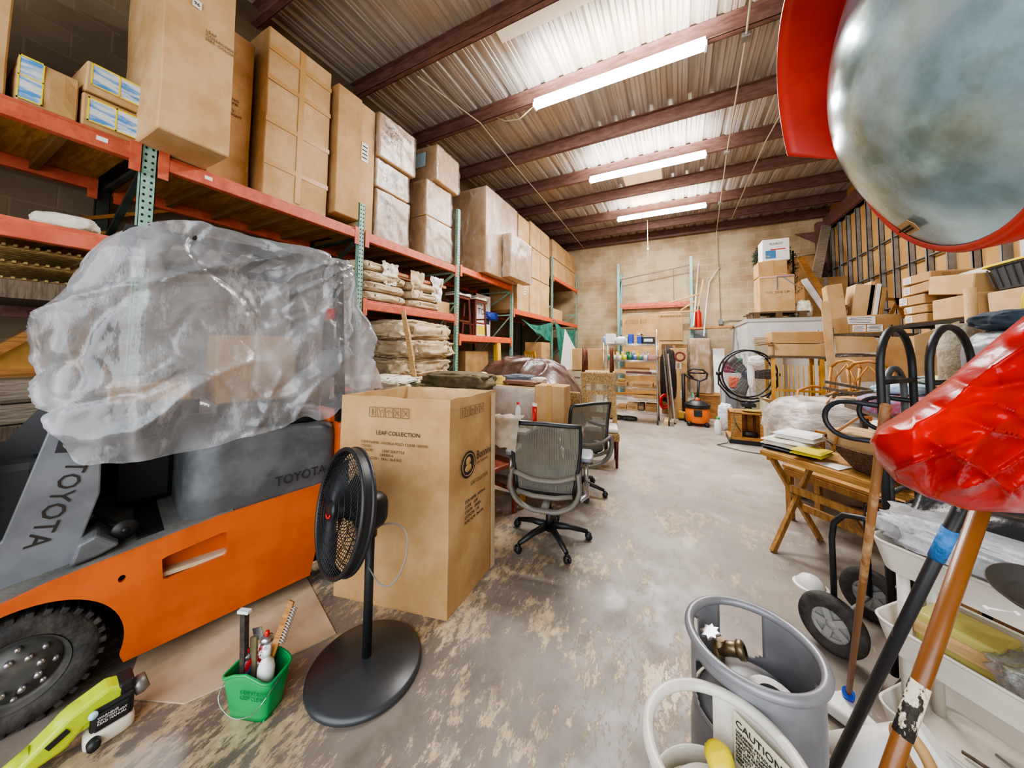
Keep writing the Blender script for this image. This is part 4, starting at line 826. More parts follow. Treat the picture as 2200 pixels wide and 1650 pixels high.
# green mesh hangings
def mesh_cloth(label, tl, tr, bl, br, sag, seed):
    def f(u, v):
        p = (tl.lerp(tr, u)).lerp(bl.lerp(br, u), v); p = p+Vector((0, 0, -sag*4*u*(1-u)*(1-v)))+Vector((.05*noise.noise(Vector((u*6, v*2, seed)))+.03*sin(u*16+v*2), 0, .03*noise.noise(Vector((u*3, v*3, seed))))); return p
    b = MB(); b.surf(f, 40, 24); return solo(b, 'mesh_curtain', 'tarp', label, 'curtain')
X_ = -3.38
mesh_cloth('torn green mesh draped from the rack beam in a triangle', at(1119, 684, 'X', X_), at(1187, 688, 'X', X_), at(1150, 716, 'X', X_), at(1188, 738, 'X', X_), .16, 1)
mesh_cloth('long green mesh curtain hanging at the far end of the rack', at(1190, 686, 'X', X_), at(1238, 703, 'X', X_), at(1205, 800, 'X', X_), at(1237, 800, 'X', X_), .22, 4)
b = MB(); b.prism([(0, 0), (1.6, 0), (1.6, 1.3), (.0, 2.0)], (-3.1, 8.9, .1), (0, 1, 0), (.12, 0, 1), .01); solo(b, 'white_board', 'paper', 'plain white board leaning against the green mesh curtain', 'board')
carton('carton under the green mesh beside the yellow chair', (-3.6, 8.7, .35), .7, .5, 1.35, pi/2, m='card', tape='n')
carton('crate carton beneath the mesh-side carton', (-3.6, 8.7, 0), .75, .5, .34, pi/2, m='card3', tape='n')
def slat_chair(name, m, label, c, rz, arms=False, sc_=1., seatm=None):
    t = thing(name, label, 'chair', c, rz); h = .45
    b = MB(); b.b2((-.23, -.22, h-.02), (.23, .24, h+.02), bev=.008); b.out('seat', seatm or m, t)
    for sx in (-1, 1):
        b = MB(); b.bar((sx*.21, -.20, 0), (sx*.21, -.20, h if not arms else h+.22), .035, .035); b.out('leg', m, t)
        b = MB(); b.bar((sx*.21, .22, 0), (sx*.21, .22, h), .035, .035); b.bar((sx*.21, .22, h), (sx*.21, .30, 1.0), .035, .035); b.out('leg', m, t)
        if arms: b = MB(); b.bar((sx*.22, -.23, h+.23), (sx*.22, .25, h+.25), .045, .025); b.out('armrest', m, t)
        b = MB(); b.bar((sx*.21, -.2, .2), (sx*.21, .22, .2), .02, .03); b.out('stretcher', m, t)
    b = MB(); b.bar((-.21, .3, .97), (.21, .3, .97), .07, .03, (0, 1, 0)); b.bar((-.21, .24, .6), (.21, .24, .6), .04, .02, (0, 1, 0)); b.out('back_rail', m, t)
    for i in range(5): b = MB(); b.bar((-.15+.075*i, .245, .6), (-.15+.075*i, .295, .95), .025, .012); b.out('back_slat', m, t)
    return t
yw = mat('honey_wood', 'd09a3a', .5, c2='b07c26', ns=6)
slat_chair('wooden_chair', yw, 'yellow wooden chair standing under the green mesh', (-3.1, 7.6, .45), 2.6)
b = MB(); b.b2((-3.5, 7.2, 0), (-2.75, 8.0, .44), bev=.01); solo(b, 'crate', 'card3', 'low brown crate carrying the yellow wooden chair', 'crate')
# brown plastic heap
HC = Vector((-2.42, 5.25, 0))
def heap(u, v):
    x, y = (u-.5)*2.05, (v-.5)*1.7; r = max(0, 1-(abs(2*u-1)**3.2))*max(0, 1-(abs(2*v-1)**3.5)); z = 1.22*r**.42 + .10*(1-(2*u-1.1)**2)*r+.05*noise.noise(Vector((x*2, y*2, 1)))*r
    z += .07*max(0, ridge(Vector((x*1.2, y*1.2-x*.6, z*.6)), 2.4))**3*min(1, r*3); return HC+Vector((x, y, max(z, .01)))
b = MB(); b.surf(heap, 120, 90); solo(b, 'plastic_covered_heap', 'brown', 'big heap covered with dark brown plastic sheeting in front of the rack', 'covered heap')
# shrink-wrapped carton in front of it with cloths on top
t = carton('shrink-wrapped carton below the heap of hats and cloths', (-1.86, 3.75, 0), .78, .5, 1.06, .0, m='card2', tape='n', name='wrapped_box'); wrap(t, .78, .5, 1.06, sd=9, mm=film_mat('milky_wrap', .35, .8, gl=.05, rough=.2, bump=.8, bsc=8))
carton('low open carton next to the shrink-wrapped one, cloths on top', (-2.6, 3.95, .0), .65, .6, 1.02, .1, m='card', tape='n')
def cloth(label, c, d, seed, m, name='folded_cloth', cat='cloth', rz=0., amp=.15, cr=.1):
    b = MB(); b.lump((0, 0, d[2]/2), d, seed, amp, 2.6, .6, crease=cr, sub=4); o = b.out(name, m); o.location = c; o.rotation_euler = (0, 0, rz); return tag(o, label, cat)
b = MB(); b.tube([(-.2, 0, .01), (0, .02, .01), (.14, .03, .03), (.18, .04, .08), (.12, .04, .12), (-.05, .02, .07), (-.22, 0, .03)], .09, 10, flat=.16); o = b.out('foam_sheet', mat('foam', 'ece3bd', .7)); o.location = (-2.45, 3.72, 1.06); tag(o, 'folded cream foam sheet curling up behind the open carton', 'foam sheet')
cloth('grey cloth crumpled on the shrink-wrapped carton', (-1.85, 3.85, 1.075), (.42, .32, .10), 3, mat('grey_cloth', '5c626b', .85)); cloth('brown leather piece lying along the carton edge', (-1.7, 3.62, 1.075), (.5, .14, .05), 6, mat('leather', '7c5440', .6)); cloth('pale pink cloth at the corner of the shrink-wrapped carton', (-1.56, 3.82, 1.075), (.18, .2, .08), 8, mat('pinkish', 'd9c3b8', .8))
b = MB(); b.lathe([(0, .09), (.07, .08), (.085, .02), (.15, .0), (.152, .006), (.09, .03)], n=24); o = b.out('straw_hat', mat('hat_olive', 'b49a45', .8)); o.location = (-2.05, 3.72, 1.07); o.rotation_euler = (.1, .1, 0); tag(o, 'olive yellow hat on the shrink-wrapped carton', 'hat')
cloth('blue grey cloth under the straw hat', (-2.2, 3.9, 1.075), (.3, .3, .06), 12, mat('bluegrey', '8d98a6', .8))
cloth('crumpled olive jacket over the sacks behind the carton', (-2.35, 3.25, 1.02), (.9, .55, .2), 13, 'olive', 'jacket', 'jacket')
# side table with clutter
t = thing('side_table', 'low table with a cream top crowded with bottles and boxes', 'table', (-1.62, 3.12, 0))
b = MB(); b.b2((-.38, -.28, .69), (.32, .2, .72), bev=.004); b.out('tabletop', 'cream', t)
for sx in (-.34, .28):
    for sy in (-.24, .16): b = MB(); b.bar((sx, sy, 0), (sx, sy, .69), .04, .04); b.out('leg', 'wood', t)
b = MB(); b.b2((-.09, -.09, 0), (.09, .09, .10), bev=.004); o = b.out('tissue_box', 'bluel'); o.location = (-1.85, 3.02, .722); o.rotation_euler = (.0, 0, .5); tag(o, 'pale blue patterned box on the side table', 'box')
def bott(label, c, r, h, m, cap, name='bottle', cat='bottle'):
    t = thing(name, label, cat, c); b = MB(); b.lathe([(r*.95, 0), (r, .01), (r, h*.68), (r*.45, h*.84), (r*.4, h*.9)], n=16, cap=True); b.out('bottle_body', m, t); b = MB(); b.lathe([(r*.48, h*.88), (r*.48, h), (0, h)], n=12); b.out('cap', cap, t); return t
clearm = mat('clear_plastic', 'eef0f0', .1, alpha=.45)
bott('clear bottle with a red cap on the side table', (-1.55, 3.2, .722), .03, .21, clearm, 'redp')
def tin(label, c, r, h, m, band=None, name='tin', cat='tin', group=None):
    t = thing(name, label, cat, c, 0, group); b = MB(); b.lathe([(r, 0), (r, h)], n=16, cap=True); b.out('tin_body', m, t)
    b = MB(); b.lathe([(r*1.04, h*.86), (r*1.04, h*1.0), (r*.9, h*1.02), (0, h*1.02)], n=16); b.out('lid', band or 'white', t); return t
tin('red and white tin at the right edge of the side table', (-1.38, 3.28, .722), .035, .2, 'redp')
for i in range(5):
    b = MB(); b.lump((0, 0, .02), (.07, .06, .04), i, .1, 2, .8, sub=2); o = b.out('trinket', ['pine', 'redp', 'cream', 'wood', 'pine'][i]); o.location = (-1.5+.045*i, 3.02+.03*(i % 2), .722); tag(o, ['tan', 'red', 'cream', 'brown', 'sandy'][i]+' trinket among the clutter on the side table', 'trinket')
b = MB(); b.lump((0, 0, .02), (.14, .06, .05), 9, .1, 2, .8, sub=2); o = b.out('yellow_rag', 'yellow'); o.location = (-1.75, 2.9, .722); tag(o, 'yellow rag hanging at the front edge of the side table', 'rag')
carton('upright worn carton between the side table and the rattan chair', (-1.22, 3.38, .66), .33, .24, .46, .03, m='card', tape='v')
carton('lower carton under the upright worn carton', (-1.22, 3.4, 0), .36, .3, .655, 0, m='card3', tape='n')
slat_chair('slatted_armchair', mat('red_wood', '8a4630', .4, c2='6e3322', ns=8), 'red-brown slatted armchair half hidden behind the tall open carton', (-1.62, 2.62, 0), R(75), arms=True)
# ================================================================ mesh office chairs
def office_chair(label, c, rz):
    t = thing('office_chair', label, 'office chair', c, rz, 'mesh office chairs')
    gr = mat('chair_grey', '6f6a60', .5); me = mat('chair_mesh', '57544e', .7, alpha=.72, c2='74705f', ns=3)
    for i in range(5):
        a = 2*pi*i/5+.25; d = Vector((cos(a), sin(a), 0))
        b = MB(); b.tube([d*.03+Vector((0, 0, .11)), d*.16+Vector((0, 0, .10)), d*.30+Vector((0, 0, .065))], .02, 8, rs=[.028, .022, .016]); ar = b.out('base_arm', 'black', t)
        b = MB(); s = d.cross(UZ); p = d*.31
        for q in (-1, 1): b.lathe([(0, -.009), (.02, -.009), (.026, -.004), (.026, .004), (.02, .009), (0, .009)], p+s*.014*q+Vector((0, 0, .027)), s, 14)
        b.cyl(p+Vector((0, 0, .03)), p+Vector((0, 0, .065)), .007, 6); b.lathe([(.022, .045), (.02, .055), (0, .058)], p, (0, 0, 1), 10); b.out('caster', 'black', ar)
    b = MB(); b.cyl((0, 0, .07), (0, 0, .24), .03, 16, .026); b.cyl((0, 0, .24), (0, 0, .38), .017, 12); b.out('gas_lift', 'black', t)
    b = MB(); b.b2((-.09, -.12, .37), (.09, .12, .42), bev=.012); b.tube([(.05, .0, .39), (.26, .02, .385), (.28, .0, .36)], .006, 6); b.lump((.285, 0, .34), (.05, .02, .06), 1, .05, 2, .8, sub=2); b.out('tilt_mechanism', 'black', t)
    b = MB(); b.lump((0, .02, .47), (.50, .48, .09), 3, .02, 1.5, .45, sub=4); b.out('seat', mat('seat_black', '2a2a2a', .8), t)
    # backrest: local -y side; the chair looks toward +y
    def bp_(x, z): return Vector((x, -.22-.10*(z-.45)-.03*(1-(x/.26)**2)+.04*sin((z-.45)*5), z))
    W0 = lambda z: .20+.055*sin(min(1, (z-.42)/.5)*pi*.55)
    z0, z1 = .47, .95
    b = MB(); b.surf(lambda u, v: bp_((u-.5)*2*W0(z0+(z1-z0)*v), z0+(z1-z0)*v), 30, 20)
    bm2 = b.out('back_mesh', me, t)
    b = MB()
    for i in range(40):
        u = i/39; b.tube([bp_((u-.5)*1.9*W0(z), z)+Vector((0, -.003, 0)) for z in (z0+.02, .6, .7, .8, .9, z1-.01)], .0016, 4, cap=False)
    b.out('mesh_ribs', mat('rib_tan', '8d8878', .6), bm2)
    b = MB(); out = [bp_(-W0(z), z) for z in [z0+(z1-z0)*i/8 for i in range(9)]]+[bp_(x, z1+.012*(1-abs(x)/.25)) for x in (-.16, -.08, 0, .08, .16)]+[bp_(W0(z), z) for z in [z1-(z1-z0)*i/8 for i in range(9)]]
    b.tube(out, .02, 8, flat=.75); b.out('back_frame', 'black', t)
    b = MB(); L_ = [Vector(p) for p in ((-.24, -.26, .62), (-.25, -.27, .50), (-.20, -.27, .40), (-.10, -.26, .345), (0, -.25, .335), (.10, -.26, .345), (.20, -.27, .40), (.25, -.27, .50), (.24, -.26, .62))]
    b.tube(sm(L_, 4), .029, 8, flat=.6); b.tube(sm([(-.225, -.27, .60), (-.1, -.285, .565), (0, -.29, .56), (.1, -.285, .565), (.225, -.27, .60)], 4), .02, 8, flat=.8); b.tube([(-.2, -.27, .465), (-.08, -.28, .445), (.08, -.28, .445), (.2, -.27, .465)], .02, 8, flat=.8); b.tube([(0, -.24, .34), (0, -.1, .38)], .03, 8); b.out('back_support', gr, t)
    for s in (-1, 1):
        b = MB(); b.tube([(s*.24, -.2, .42), (s*.29, -.16, .44), (s*.29, -.13, .52)], .025, 8); b.cyl((s*.29, -.13, .5), (s*.29, -.1, .66), .016, 10); b.out('arm_post', 'steel' if 1 else 'black', t)
        b = MB(); b.lump((s*.29, -.02, .685), (.10, .26, .04), 2, .02, 2, .5, sub=3); b.out('arm_pad', 'grey', t)
    return t
oc = office_chair('nearer mesh office chair seen from behind, with cloth over its back', (-.935, 2.52, 0), R(12))
oc2 = dup(oc, (-1.0, 3.5, 0), R(55), 'farther mesh office chair, turned aside in front of the rattan chairs')
b = MB()
def rag(u, v): return Vector((-.02+(u-.5)*.34-.05*v, -.02+.03*noise.noise(Vector((u*5, v*4, 2)))-(.055 if v > .35 else .055*(v/.35)*2-.05), .03-.30*max(0, v-.3)*(.7+.5*u)-.02*noise.noise(Vector((u*7, v*3, 0)))))
b.surf(rag, 24, 20); o = b.out('draped_cloth', mat('taupe_cloth', 'a99b86', .8, c2='8b7d69', ns=6)); o.location = (-1.20, 2.25, .962); o.rotation_euler = (0, 0, R(12)); tag(o, 'taupe cloth draped over the left corner of the nearer office chair', 'cloth')
# ================================================================ rattan chairs
def rattan_chair(label, c, rz, solid=False, rx=0.):
    t = thing('rattan_chair', label, 'chair', c, rz, None, rx); h = .44
    for sx in (-1, 1):
        for sy in (-1, 1): b = MB(); b.tube([(sx*.19, sy*.19, 0), (sx*.19, sy*.19, h-.06)], .02, 4, rs=[.016, .026]); b.out('leg', 'dwood', t)
    b = MB(); b.b2((-.225, -.225, h-.11), (.225, .225, h), bev=.02); b.out('seat', 'rattan', t)
    b = MB(); b.b2((-.21, -.215, h), (.21, .18, h+.05), bev=.02); b.out('seat_cushion', 'cream', t)
    b = MB()
    if solid: b.prism([(-.22, 0), (.22, 0), (.20, .58), (-.20, .58)], (0, .19, h-.02), (1, 0, 0), (0, .12, 1), -.045, .012)
    else:
        holed(b, [(-.22, 0), (.22, 0), (.20, .50), (-.20, .50)], [[(-.155, .07), (.155, .07), (.145, .44), (-.145, .44)]], (0, .22, h-.02), (1, 0, 0), (0, .12, 1), .05)
    b.out('backrest', 'rattan', t); return t
rattan_chair('upright rattan chair with white cushion, under an upturned one', (-.95, 4.55, 0), R(12))
u = rattan_chair('rattan chair turned upside down on another, legs in the air', (-.98, 4.52, 1.53), R(188), rx=0); u.rotation_euler = (pi, 0, R(8)); u.scale = (.93, .93, .96); 
rattan_chair('rattan chair with a solid woven back beside the worn carton', (-1.30, 4.15, 0), R(188), True)
# beige cabinet behind the chairs
t = thing('filing_cabinet', 'beige metal cabinet standing left of the wire shelving', 'cabinet', (-2.05, 7.5, 0)); b = MB(); b.b2((-.35, 0, 0), (.25, .6, 1.02), bev=.01); b.out('cabinet_body', 'beige', t)
for i in range(3): b = MB(); b.b2((-.33, -.012, .05+.32*i), (.23, 0, .34+.32*i), bev=.004); dr = b.out('drawer', 'beige', t); b = MB(); b.b2((-.12, -.03, .22+.32*i), (.02, -.012, .24+.32*i)); b.out('handle', 'steel', dr)
carton('worn tan carton on top of the beige cabinet', (-1.9, 7.75, 1.03), .7, .5, .5, .1, m='card', tape='n')
# ================================================================ wire shelving unit
SX0, SX1, SY0, SY1 = -1.47, -.40, 7.3, 7.78
SZ = (1.636, 1.295, 1.01, .73, .50, .235)
t = thing('wire_shelving', 'chrome six-tier wire shelving unit in the middle of the back area', 'shelving', (SX0, SY0, 0)); W_, D_2 = SX1-SX0, SY1-SY0
for x in (0, W_):
    for y in (0, D_2): b = MB(); b.cyl((x, y, .06), (x, y, 1.66 if not (x and not y) else 1.93), .013, 8); b.out('post', 'steel', t); b = MB(); b.lathe([(0, -.015), (.035, -.015), (.035, .015), (0, .015)], (x, y, .036), (1, 0, 0), 12); b.out('caster', 'black', t)
for z in SZ:
    b = MB()
    for y in (0, D_2): b.tube([(0, y, z-.004), (W_, y, z-.004)], .005, 5); b.tube([(0, y, z-.034), (W_, y, z-.034)], .005, 5); b.tube([(W_*i/40, y, z-.004-.03*(i % 2)) for i in range(41)], .003, 4)
    for x in (0, W_): b.tube([(x, 0, z-.004), (x, D_2, z-.004)], .005, 5)
    for i in range(34): b.tube([(W_*(i+.5)/34, 0, z), (W_*(i+.5)/34, D_2, z)], .0025, 4, cap=False)
    b.out('shelf', 'steel', t)
def sx(px): return at(px, 800, 'Y', 7.35).x
def pbox_(name, label, cat, px0, px1, z, h, m, y=7.36, d=.25, bev=.01, group=None, detail=None):
    x0, x1 = sx(px0), sx(px1); t = thing(name, label, cat, ((x0+x1)/2, y+d/2, z+.004), 0, group); w = (x1-x0)
    b = MB(); b.b2((-w/2, -d/2, 0), (w/2, d/2, h), bev=bev); b.out('box_body', m, t)
    b = MB(); b.b2((-w*.35, -d/2-.003, h*.3), (w*.35, -d/2-.001, h*.7)); b.out('label', detail or 'paper', t); return t
z = SZ[0]
b = MB(); b.lump((0, 0, .09), (.11, .11, .18), 3, .15, 3, .8, sub=3); o = b.out('plastic_bag', mat('bag_blue', '8fa9d8', .4)); o.location = (sx(1294)+.06, 7.42, z); tag(o, 'blue and white plastic bag at the left end of the top wire shelf', 'bag')
pbox_('white_box', 'tall white box on the top wire shelf', 'box', 1301, 1320, z, .22, 'white')
b = MB(); b.lump((0, 0, .08), (.24, .2, .17), 6, .15, 3, .7, sub=3); o = b.out('plastic_bag', mat('bag_white', 'e3dde0', .4)); o.location = (sx(1333), 7.46, z); tag(o, 'crumpled white bag between the white box and blue box', 'bag')
pbox_('green_box', 'thin green and white box beside the first blue box', 'box', 1344, 1349, z, .17, mat('pale_green', 'a6cfa0', .5))
pbox_('blue_box', 'left blue box standing on the top wire shelf', 'box', 1350, 1360, z, .21, 'blue', group='blue boxes on the wire shelf', detail='blue'); pbox_('blue_box', 'right blue box with a yellow toy on top', 'box', 1369, 1379, z, .16, 'blue', group='blue boxes on the wire shelf', detail='blue')
b = MB(); b.lump((0, 0, .03), (.14, .09, .06), 4, .2, 3, .8, sub=3); b.mi = 1; b.lump((.03, -.03, .04), (.05, .04, .04), 5, .1, 3, .9, sub=2); o = b.out('toy', ['pine', 'black']); o.location = (sx(1375), 7.45, z+.165); tag(o, 'small tan and black toy on the right blue box', 'toy')
pbox_('black_crate', 'black plastic crate with folded film on the top wire shelf', 'crate', 1380, 1407, z, .15, 'black')
z = SZ[1]; cols = [('1f7a4d', 'e8e8e0'), ('5577b0', 'd8d8d0'), ('8fbfae', '2f7a60'), ('d9d51e', 'b9b016'), ('c9c9d2', '9a9aa8'), ('e6cf1c', '2f7a50'), ('3c6a44', 'ddd'), ('2b2b30', '99a')]
n = 0
for row, (yy, zz) in enumerate(((7.38, 0), (7.55, .0))):
    for i in range(8 if row == 0 else 8):
        r = .036; px = 1309+i*11.2+row*4; h = .10 if row == 0 else .17
        mm = mat('tin%d' % (i % 6+row), ['3d8f7c', '5d7fb8', 'dcd33a', 'c9c7cf', 'd2b51f', '2e7a55', 'e4e2dc'][(i*3+row) % 7], .35)
        tin(['green', 'blue', 'yellow', 'silver', 'golden', 'dark green', 'white'][(i*3+row) % 7]+' lidded tub in the '+['front', 'back'][row]+' row of the second wire shelf, '+['first', 'second', 'third', 'fourth', 'fifth', 'sixth', 'seventh', 'eighth'][i]+' from left', (sx(px), yy, z+.004), r, h, mm, ['white', 'yellow', 'yellow', 'white', 'green', 'white', 'yellow', 'white'][(i+row) % 8], 'tub', 'tub', 'tubs on the second wire shelf')
b = MB(); b.lump((0, 0, .06), (.22, .2, .13), 8, .15, 3, .6, sub=3); o = b.out('pink_bag', mat('pink_cloth', 'b98a80', .7)); o.location = (sx(1404)-.02, 7.5, z); tag(o, 'dusty pink bag at the right end of the second wire shelf', 'bag')
def stick(label, a, c, w, h, m, name='timber_offcut', cat='timber', upv=(0, 0, 1), group=None): b = MB(); b.bar(a, c, w, h, upv); return solo(b, name, m, label, cat, group)
z = SZ[2]
for i, (p0, p1, y, zz, m) in enumerate(((1292, 1398, 7.40, .06, 'pine'), (1330, 1395, 7.5, .10, 'wood'), (1295, 1345, 7.33, .03, 'pine'), (1345, 1400, 7.36, .025, 'dwood'), (1370, 1408, 7.45, .05, mat('redstick', 'b04a3c', .5)), (1395, 1412, 7.4, .06, 'paper'))):
    stick(['long pale batten', 'upper tan batten', 'short pale batten at the left end', 'dark red strip', 'red wrapped strip', 'white triangular offcut'][i]+' on the third wire shelf', (sx(p0), y, z+zz), (sx(p1), y+.02, z+zz-.0), .03, .05, m)
z = SZ[3]; pbox_('cardboard_box', 'long flat open carton on the fourth wire shelf', 'box', 1352, 1402, z, .09, 'card', d=.35, detail='card3'); pbox_('cardboard_box', 'small carton at the left of the fourth wire shelf', 'box', 1322, 1346, z, .09, 'card', d=.3, detail='card3')
b = MB(); b.lump((0, 0, .03), (.16, .14, .07), 8, .25, 3, .8, sub=3); o = b.out('glove', mat('glove_tan', 'd0a658', .7)); o.location = (sx(1334), 7.45, z+.098); tag(o, 'tan work glove lying on the small carton on the wire shelf', 'glove')
pbox_('cardboard_box', 'dark carton end at the right of the fourth wire shelf', 'box', 1405, 1412, z, .07, 'card3', d=.3, detail='card3')
z = SZ[4]; stick('long ochre plank slanting on the fifth wire shelf', (sx(1310), 7.4, z+.05), (sx(1411), 7.4, z+.15), .03, .05, mat('ochre', 'c98a3c', .5)); pbox_('cardboard_box', 'flat torn carton under the ochre plank', 'box', 1360, 1410, z, .07, 'card', d=.35, detail='card2')
z = SZ[5]
for i, (p0, p1, h, m) in enumerate(((1325, 1345, .09, 'card'), (1346, 1369, .14, 'card2'), (1370, 1383, .15, 'lath'), (1385, 1410, .15, 'card3'))): pbox_('cardboard_box', ['small tan', 'pale cream', 'dark mottled', 'brown printed'][i]+' box on the bottom wire shelf', 'box', p0, p1, z, h, m, d=.3, detail='card3')
for i, px in enumerate((1318, 1348)):
    b = MB(); b.tube([(.0+.14*cos(a), .1*sin(a), .035) for a in [2*pi*k/20 for k in range(20)]], .035, 8, closed=True); o = b.out('tyre', 'rubber'); o.location = (sx(px), 7.55, .0); tag(o, ['left', 'right'][i]+' small dusty tyre lying on the floor under the wire shelving', 'tyre')
# ================================================================ back-wall rack and its cartons
t = thing('storage_rack', 'green storage rack frame standing against the back wall', 'rack', (-1.87, 11.95, 0)); xa, xb = 0, 2.26
for x in (xa, xb):
    for y in (0, .55): b = MB(); b.b2((x-.04, y-.035, 0), (x+.04, y+.035, 4.56 if y == 0 else 4.3)); b.out('rack_post', mat('rack_blue_green', '8fb8b4', .45, c2='7ba5a0', ns=6), t)
    b = MB(); b.bar((x, 0, 3.0), (x, .55, 4.1), .03, .03); b.bar((x, 0, 1.0), (x, .55, 2.1), .03, .03); b.out('cross_brace', 'dteal', t)
for y in (0, .55): b = MB(); b.b2((xa+.04, y-.03, 3.0), (xb-.04, y+.03, 3.12)); b.out('rack_beam', 'orange', t)
b = MB(); b.bar((xa, .3, 4.05), (xb, .3, 4.35), .03, .03); b.bar((1.75, .3, 4.28), (1.75, .3, 3.1), .025, .025); b.out('pipe', 'red_steel', t)
carton('plain carton under the wide banded carton at the back rack', (-.8, 11.6, 0), 1.6, .38, 1.29, 0, m='card3', tape='n')
carton('wide carton with a dark printed band, standing at the back rack', (-.8, 11.6, 1.3), 1.75, .4, 1.38, 0, m='card', tape='n', text=[('||||||||||||||||', .16, -.45, .8, 'inkf')])
ybox('large carton printed with a logo box, topmost left of the wrapped column', 1414, 676, 1467, 732, 8.6, .5, m='card', tape='n', text=[('=========', .11, -.4, .88, 'inkf')])
carton('carton under the logo-printed carton', (-.1, 8.95, .0), .55, .5, 1.66, 0, m='card3', tape='v')
ybox('tall cardboard carton behind the leaning laths', 1439, 748, 1477, 905, 8.2, .18, zb=0, m='card', tape='v', sticker=[(.0, .75, .12, .14), (.2, .35, .06, .16)])
t = thing('chipboard_frame', 'broken chipboard frame tilted on top of the logo-printed carton', 'timber', (.15, 8.8, 2.42))
for a_, c_ in (((-.55, 0, .02), (.25, 0, .02)), ((.25, 0, .02), (.38, 0, .75)), ((-.35, 0, .25), (.3, 0, .42)), ((-.1, 0, .05), (.2, 0, .25))): b = MB(); b.bar(a_, c_, .03, .09, (0, 1, 0)); b.out('rail', 'pine', t)
X8 = lambda px, Y=8.1: at(px, 830, 'Y', Y).x
for i, (p0, p1, y, m, zt) in enumerate(((1440, 1427, 7.7, 'lath', 1.52), (1450, 1436, 7.8, 'greyw', 1.42), (1446, 1430, 7.9, 'lath', 1.6))):
    stick(['dark leaning lath nearest the wire shelving', 'grey weathered board leaning on the carton', 'thin dark plank behind the other two'][i], (X8(p0), y-.2, .01), (X8(p1), y+.25, zt), .10, .03, m, 'leaning_plank', 'plank', (1, 0, 0))
b = MB(); b.lump((-.22, 8.3, .95), (.35, .4, 1.3), 9, .12, 2, .7); solo(b, 'dark_coat', mat('dark_cloth', '2d2522', .9), 'dark cloth coat hanging behind the wire shelving', 'coat')
b = MB(); b.tube(arc((-.28, 7.75, .42), .15, 0, 2*pi*19/20, 19, (.6, .8, 0), (0, 0, 1)), .02, 6, closed=True); b.tube(arc((-.28, 7.8, .42), .11, 0, 2*pi*19/20, 19, (.6, .8, 0), (0, 0, 1)), .02, 6, closed=True); solo(b, 'cable_coil', 'redp', 'coil of red cable hanging at the right side of the wire shelving', 'cable')
b = MB(); b.tube(arc((.02, 7.95, 1.38), .09, 0, 2*pi*15/16, 15, (1, 0, 0), (0, .2, 1)), .025, 6, closed=True); solo(b, 'rope_coil', mat('maroon', '6b2f2a', .8), 'dark red rope coil hung on top of the leaning planks', 'rope')
for i, px in enumerate((1432, 1441)): b = MB(); b.b2((X8(px, 7.45)-.05, 7.3, 0), (X8(px, 7.45)+.05, 7.75, .09)); solo(b, 'wood_block', ['pine', 'greyw'][i], ['pale', 'grey'][i]+' short timber block on the floor beside the wire shelving', 'timber')
# bench board along the back wall, poles and cables
stick('long brown board running along the back wall at waist height', (.3, 11.8, 2.20), (1.44, 11.5, 2.22), .30, .06, 'wood', 'wall_board', 'board', (0, 0, 1))
stick('white pole leaning on the back wall, left of the curved cord', at(1490, 700, 'Y', 11.6), at(1501, 566, 'Y', 12.5), .03, .03, 'white', 'pole', 'pole')
b = MB(); b.tube([at(1512, 722, 'Y', 11.2), at(1518, 650, 'Y', 12.3), at(1524, 605, 'Y', 12.5), at(1545, 575, 'Y', 12.55)], .02, 6); solo(b, 'hose', 'white', 'thin white hose curving up the back wall', 'hose')
t = thing('fire_extinguisher', 'red fire extinguisher by the back rack post', 'extinguisher', (.58, 12.2, 2.175)); b = MB(); b.lathe([(.09, 0), (.09, .55), (.05, .66), (0, .68)], n=16); b.out('cylinder', 'redp', t); b = MB(); b.b2((-.05, -.03, .68), (.05, .03, .78)); b.out('valve', 'black', t)
b = MB(); b.b2((.43, 12.05, 0), (.8, 12.4, 2.17)); b.b2((.45, 12.03, .1), (.78, 12.05, 2.1)); solo(b, 'grey_locker', 'grey', 'narrow grey locker under the fire extinguisher', 'locker')
# wrapped column on a crate
t = thing('wooden_crate', 'low wooden crate under the plastic-wrapped column', 'crate', (.62, 8.6, 0)); b = MB(); b.b2((-.3, 0, 0), (.2, .45, .5), bev=.01); b.out('crate_box', 'wood', t); b = MB(); b.b2((-.32, -.02, .5), (.22, .47, .53)); b.out('crate_lid', 'woodx', t)
t = ybox('tall plastic-wrapped carton column standing on a wooden crate', 1482, 727, 1526, 848, 8.62, .4, zb=.54, m='card2', tape='n', name='wrapped_column'); wrap(t, .42, .4, 1.25, amp=.03, sd=4)
# pallet jack handle
t = thing('pallet_jack', 'black pallet jack with a looped steering handle by the orange vacuum', 'pallet jack', (.17, 8.05, 0))
b = MB(); b.tube([(-.09, 0, .1), (-.09, 0, 1.0)], .035, 8); b.out('mast', 'black', t)
b = MB(); b.tube([(-.09, 0, 1.0), (.05, 0, .92), (.22, 0, .86), (.34, 0, .92), (.36, 0, 1.02), (.28, 0, 1.1), (.1, 0, 1.12), (0, 0, 1.06), (.03, 0, .98), (.1, 0, .92)], .02, 8); b.tube([(.03, 0, 1.03), (.32, 0, 1.03)], .016, 8); b.tube([(.2, 0, .86), (.16, .02, .3)], .025, 8); b.out('handle', 'black', t)
b = MB(); b.b2((-.2, .05, .02), (-.05, 1.0, .09)).b2((.12, .05, .02), (.3, 1.0, .09)).b2((-.2, -.05, .05), (.3, .12, .2), bev=.02); b.out('forks', mat('jack_yellow', 'b88a2a', .5), t)
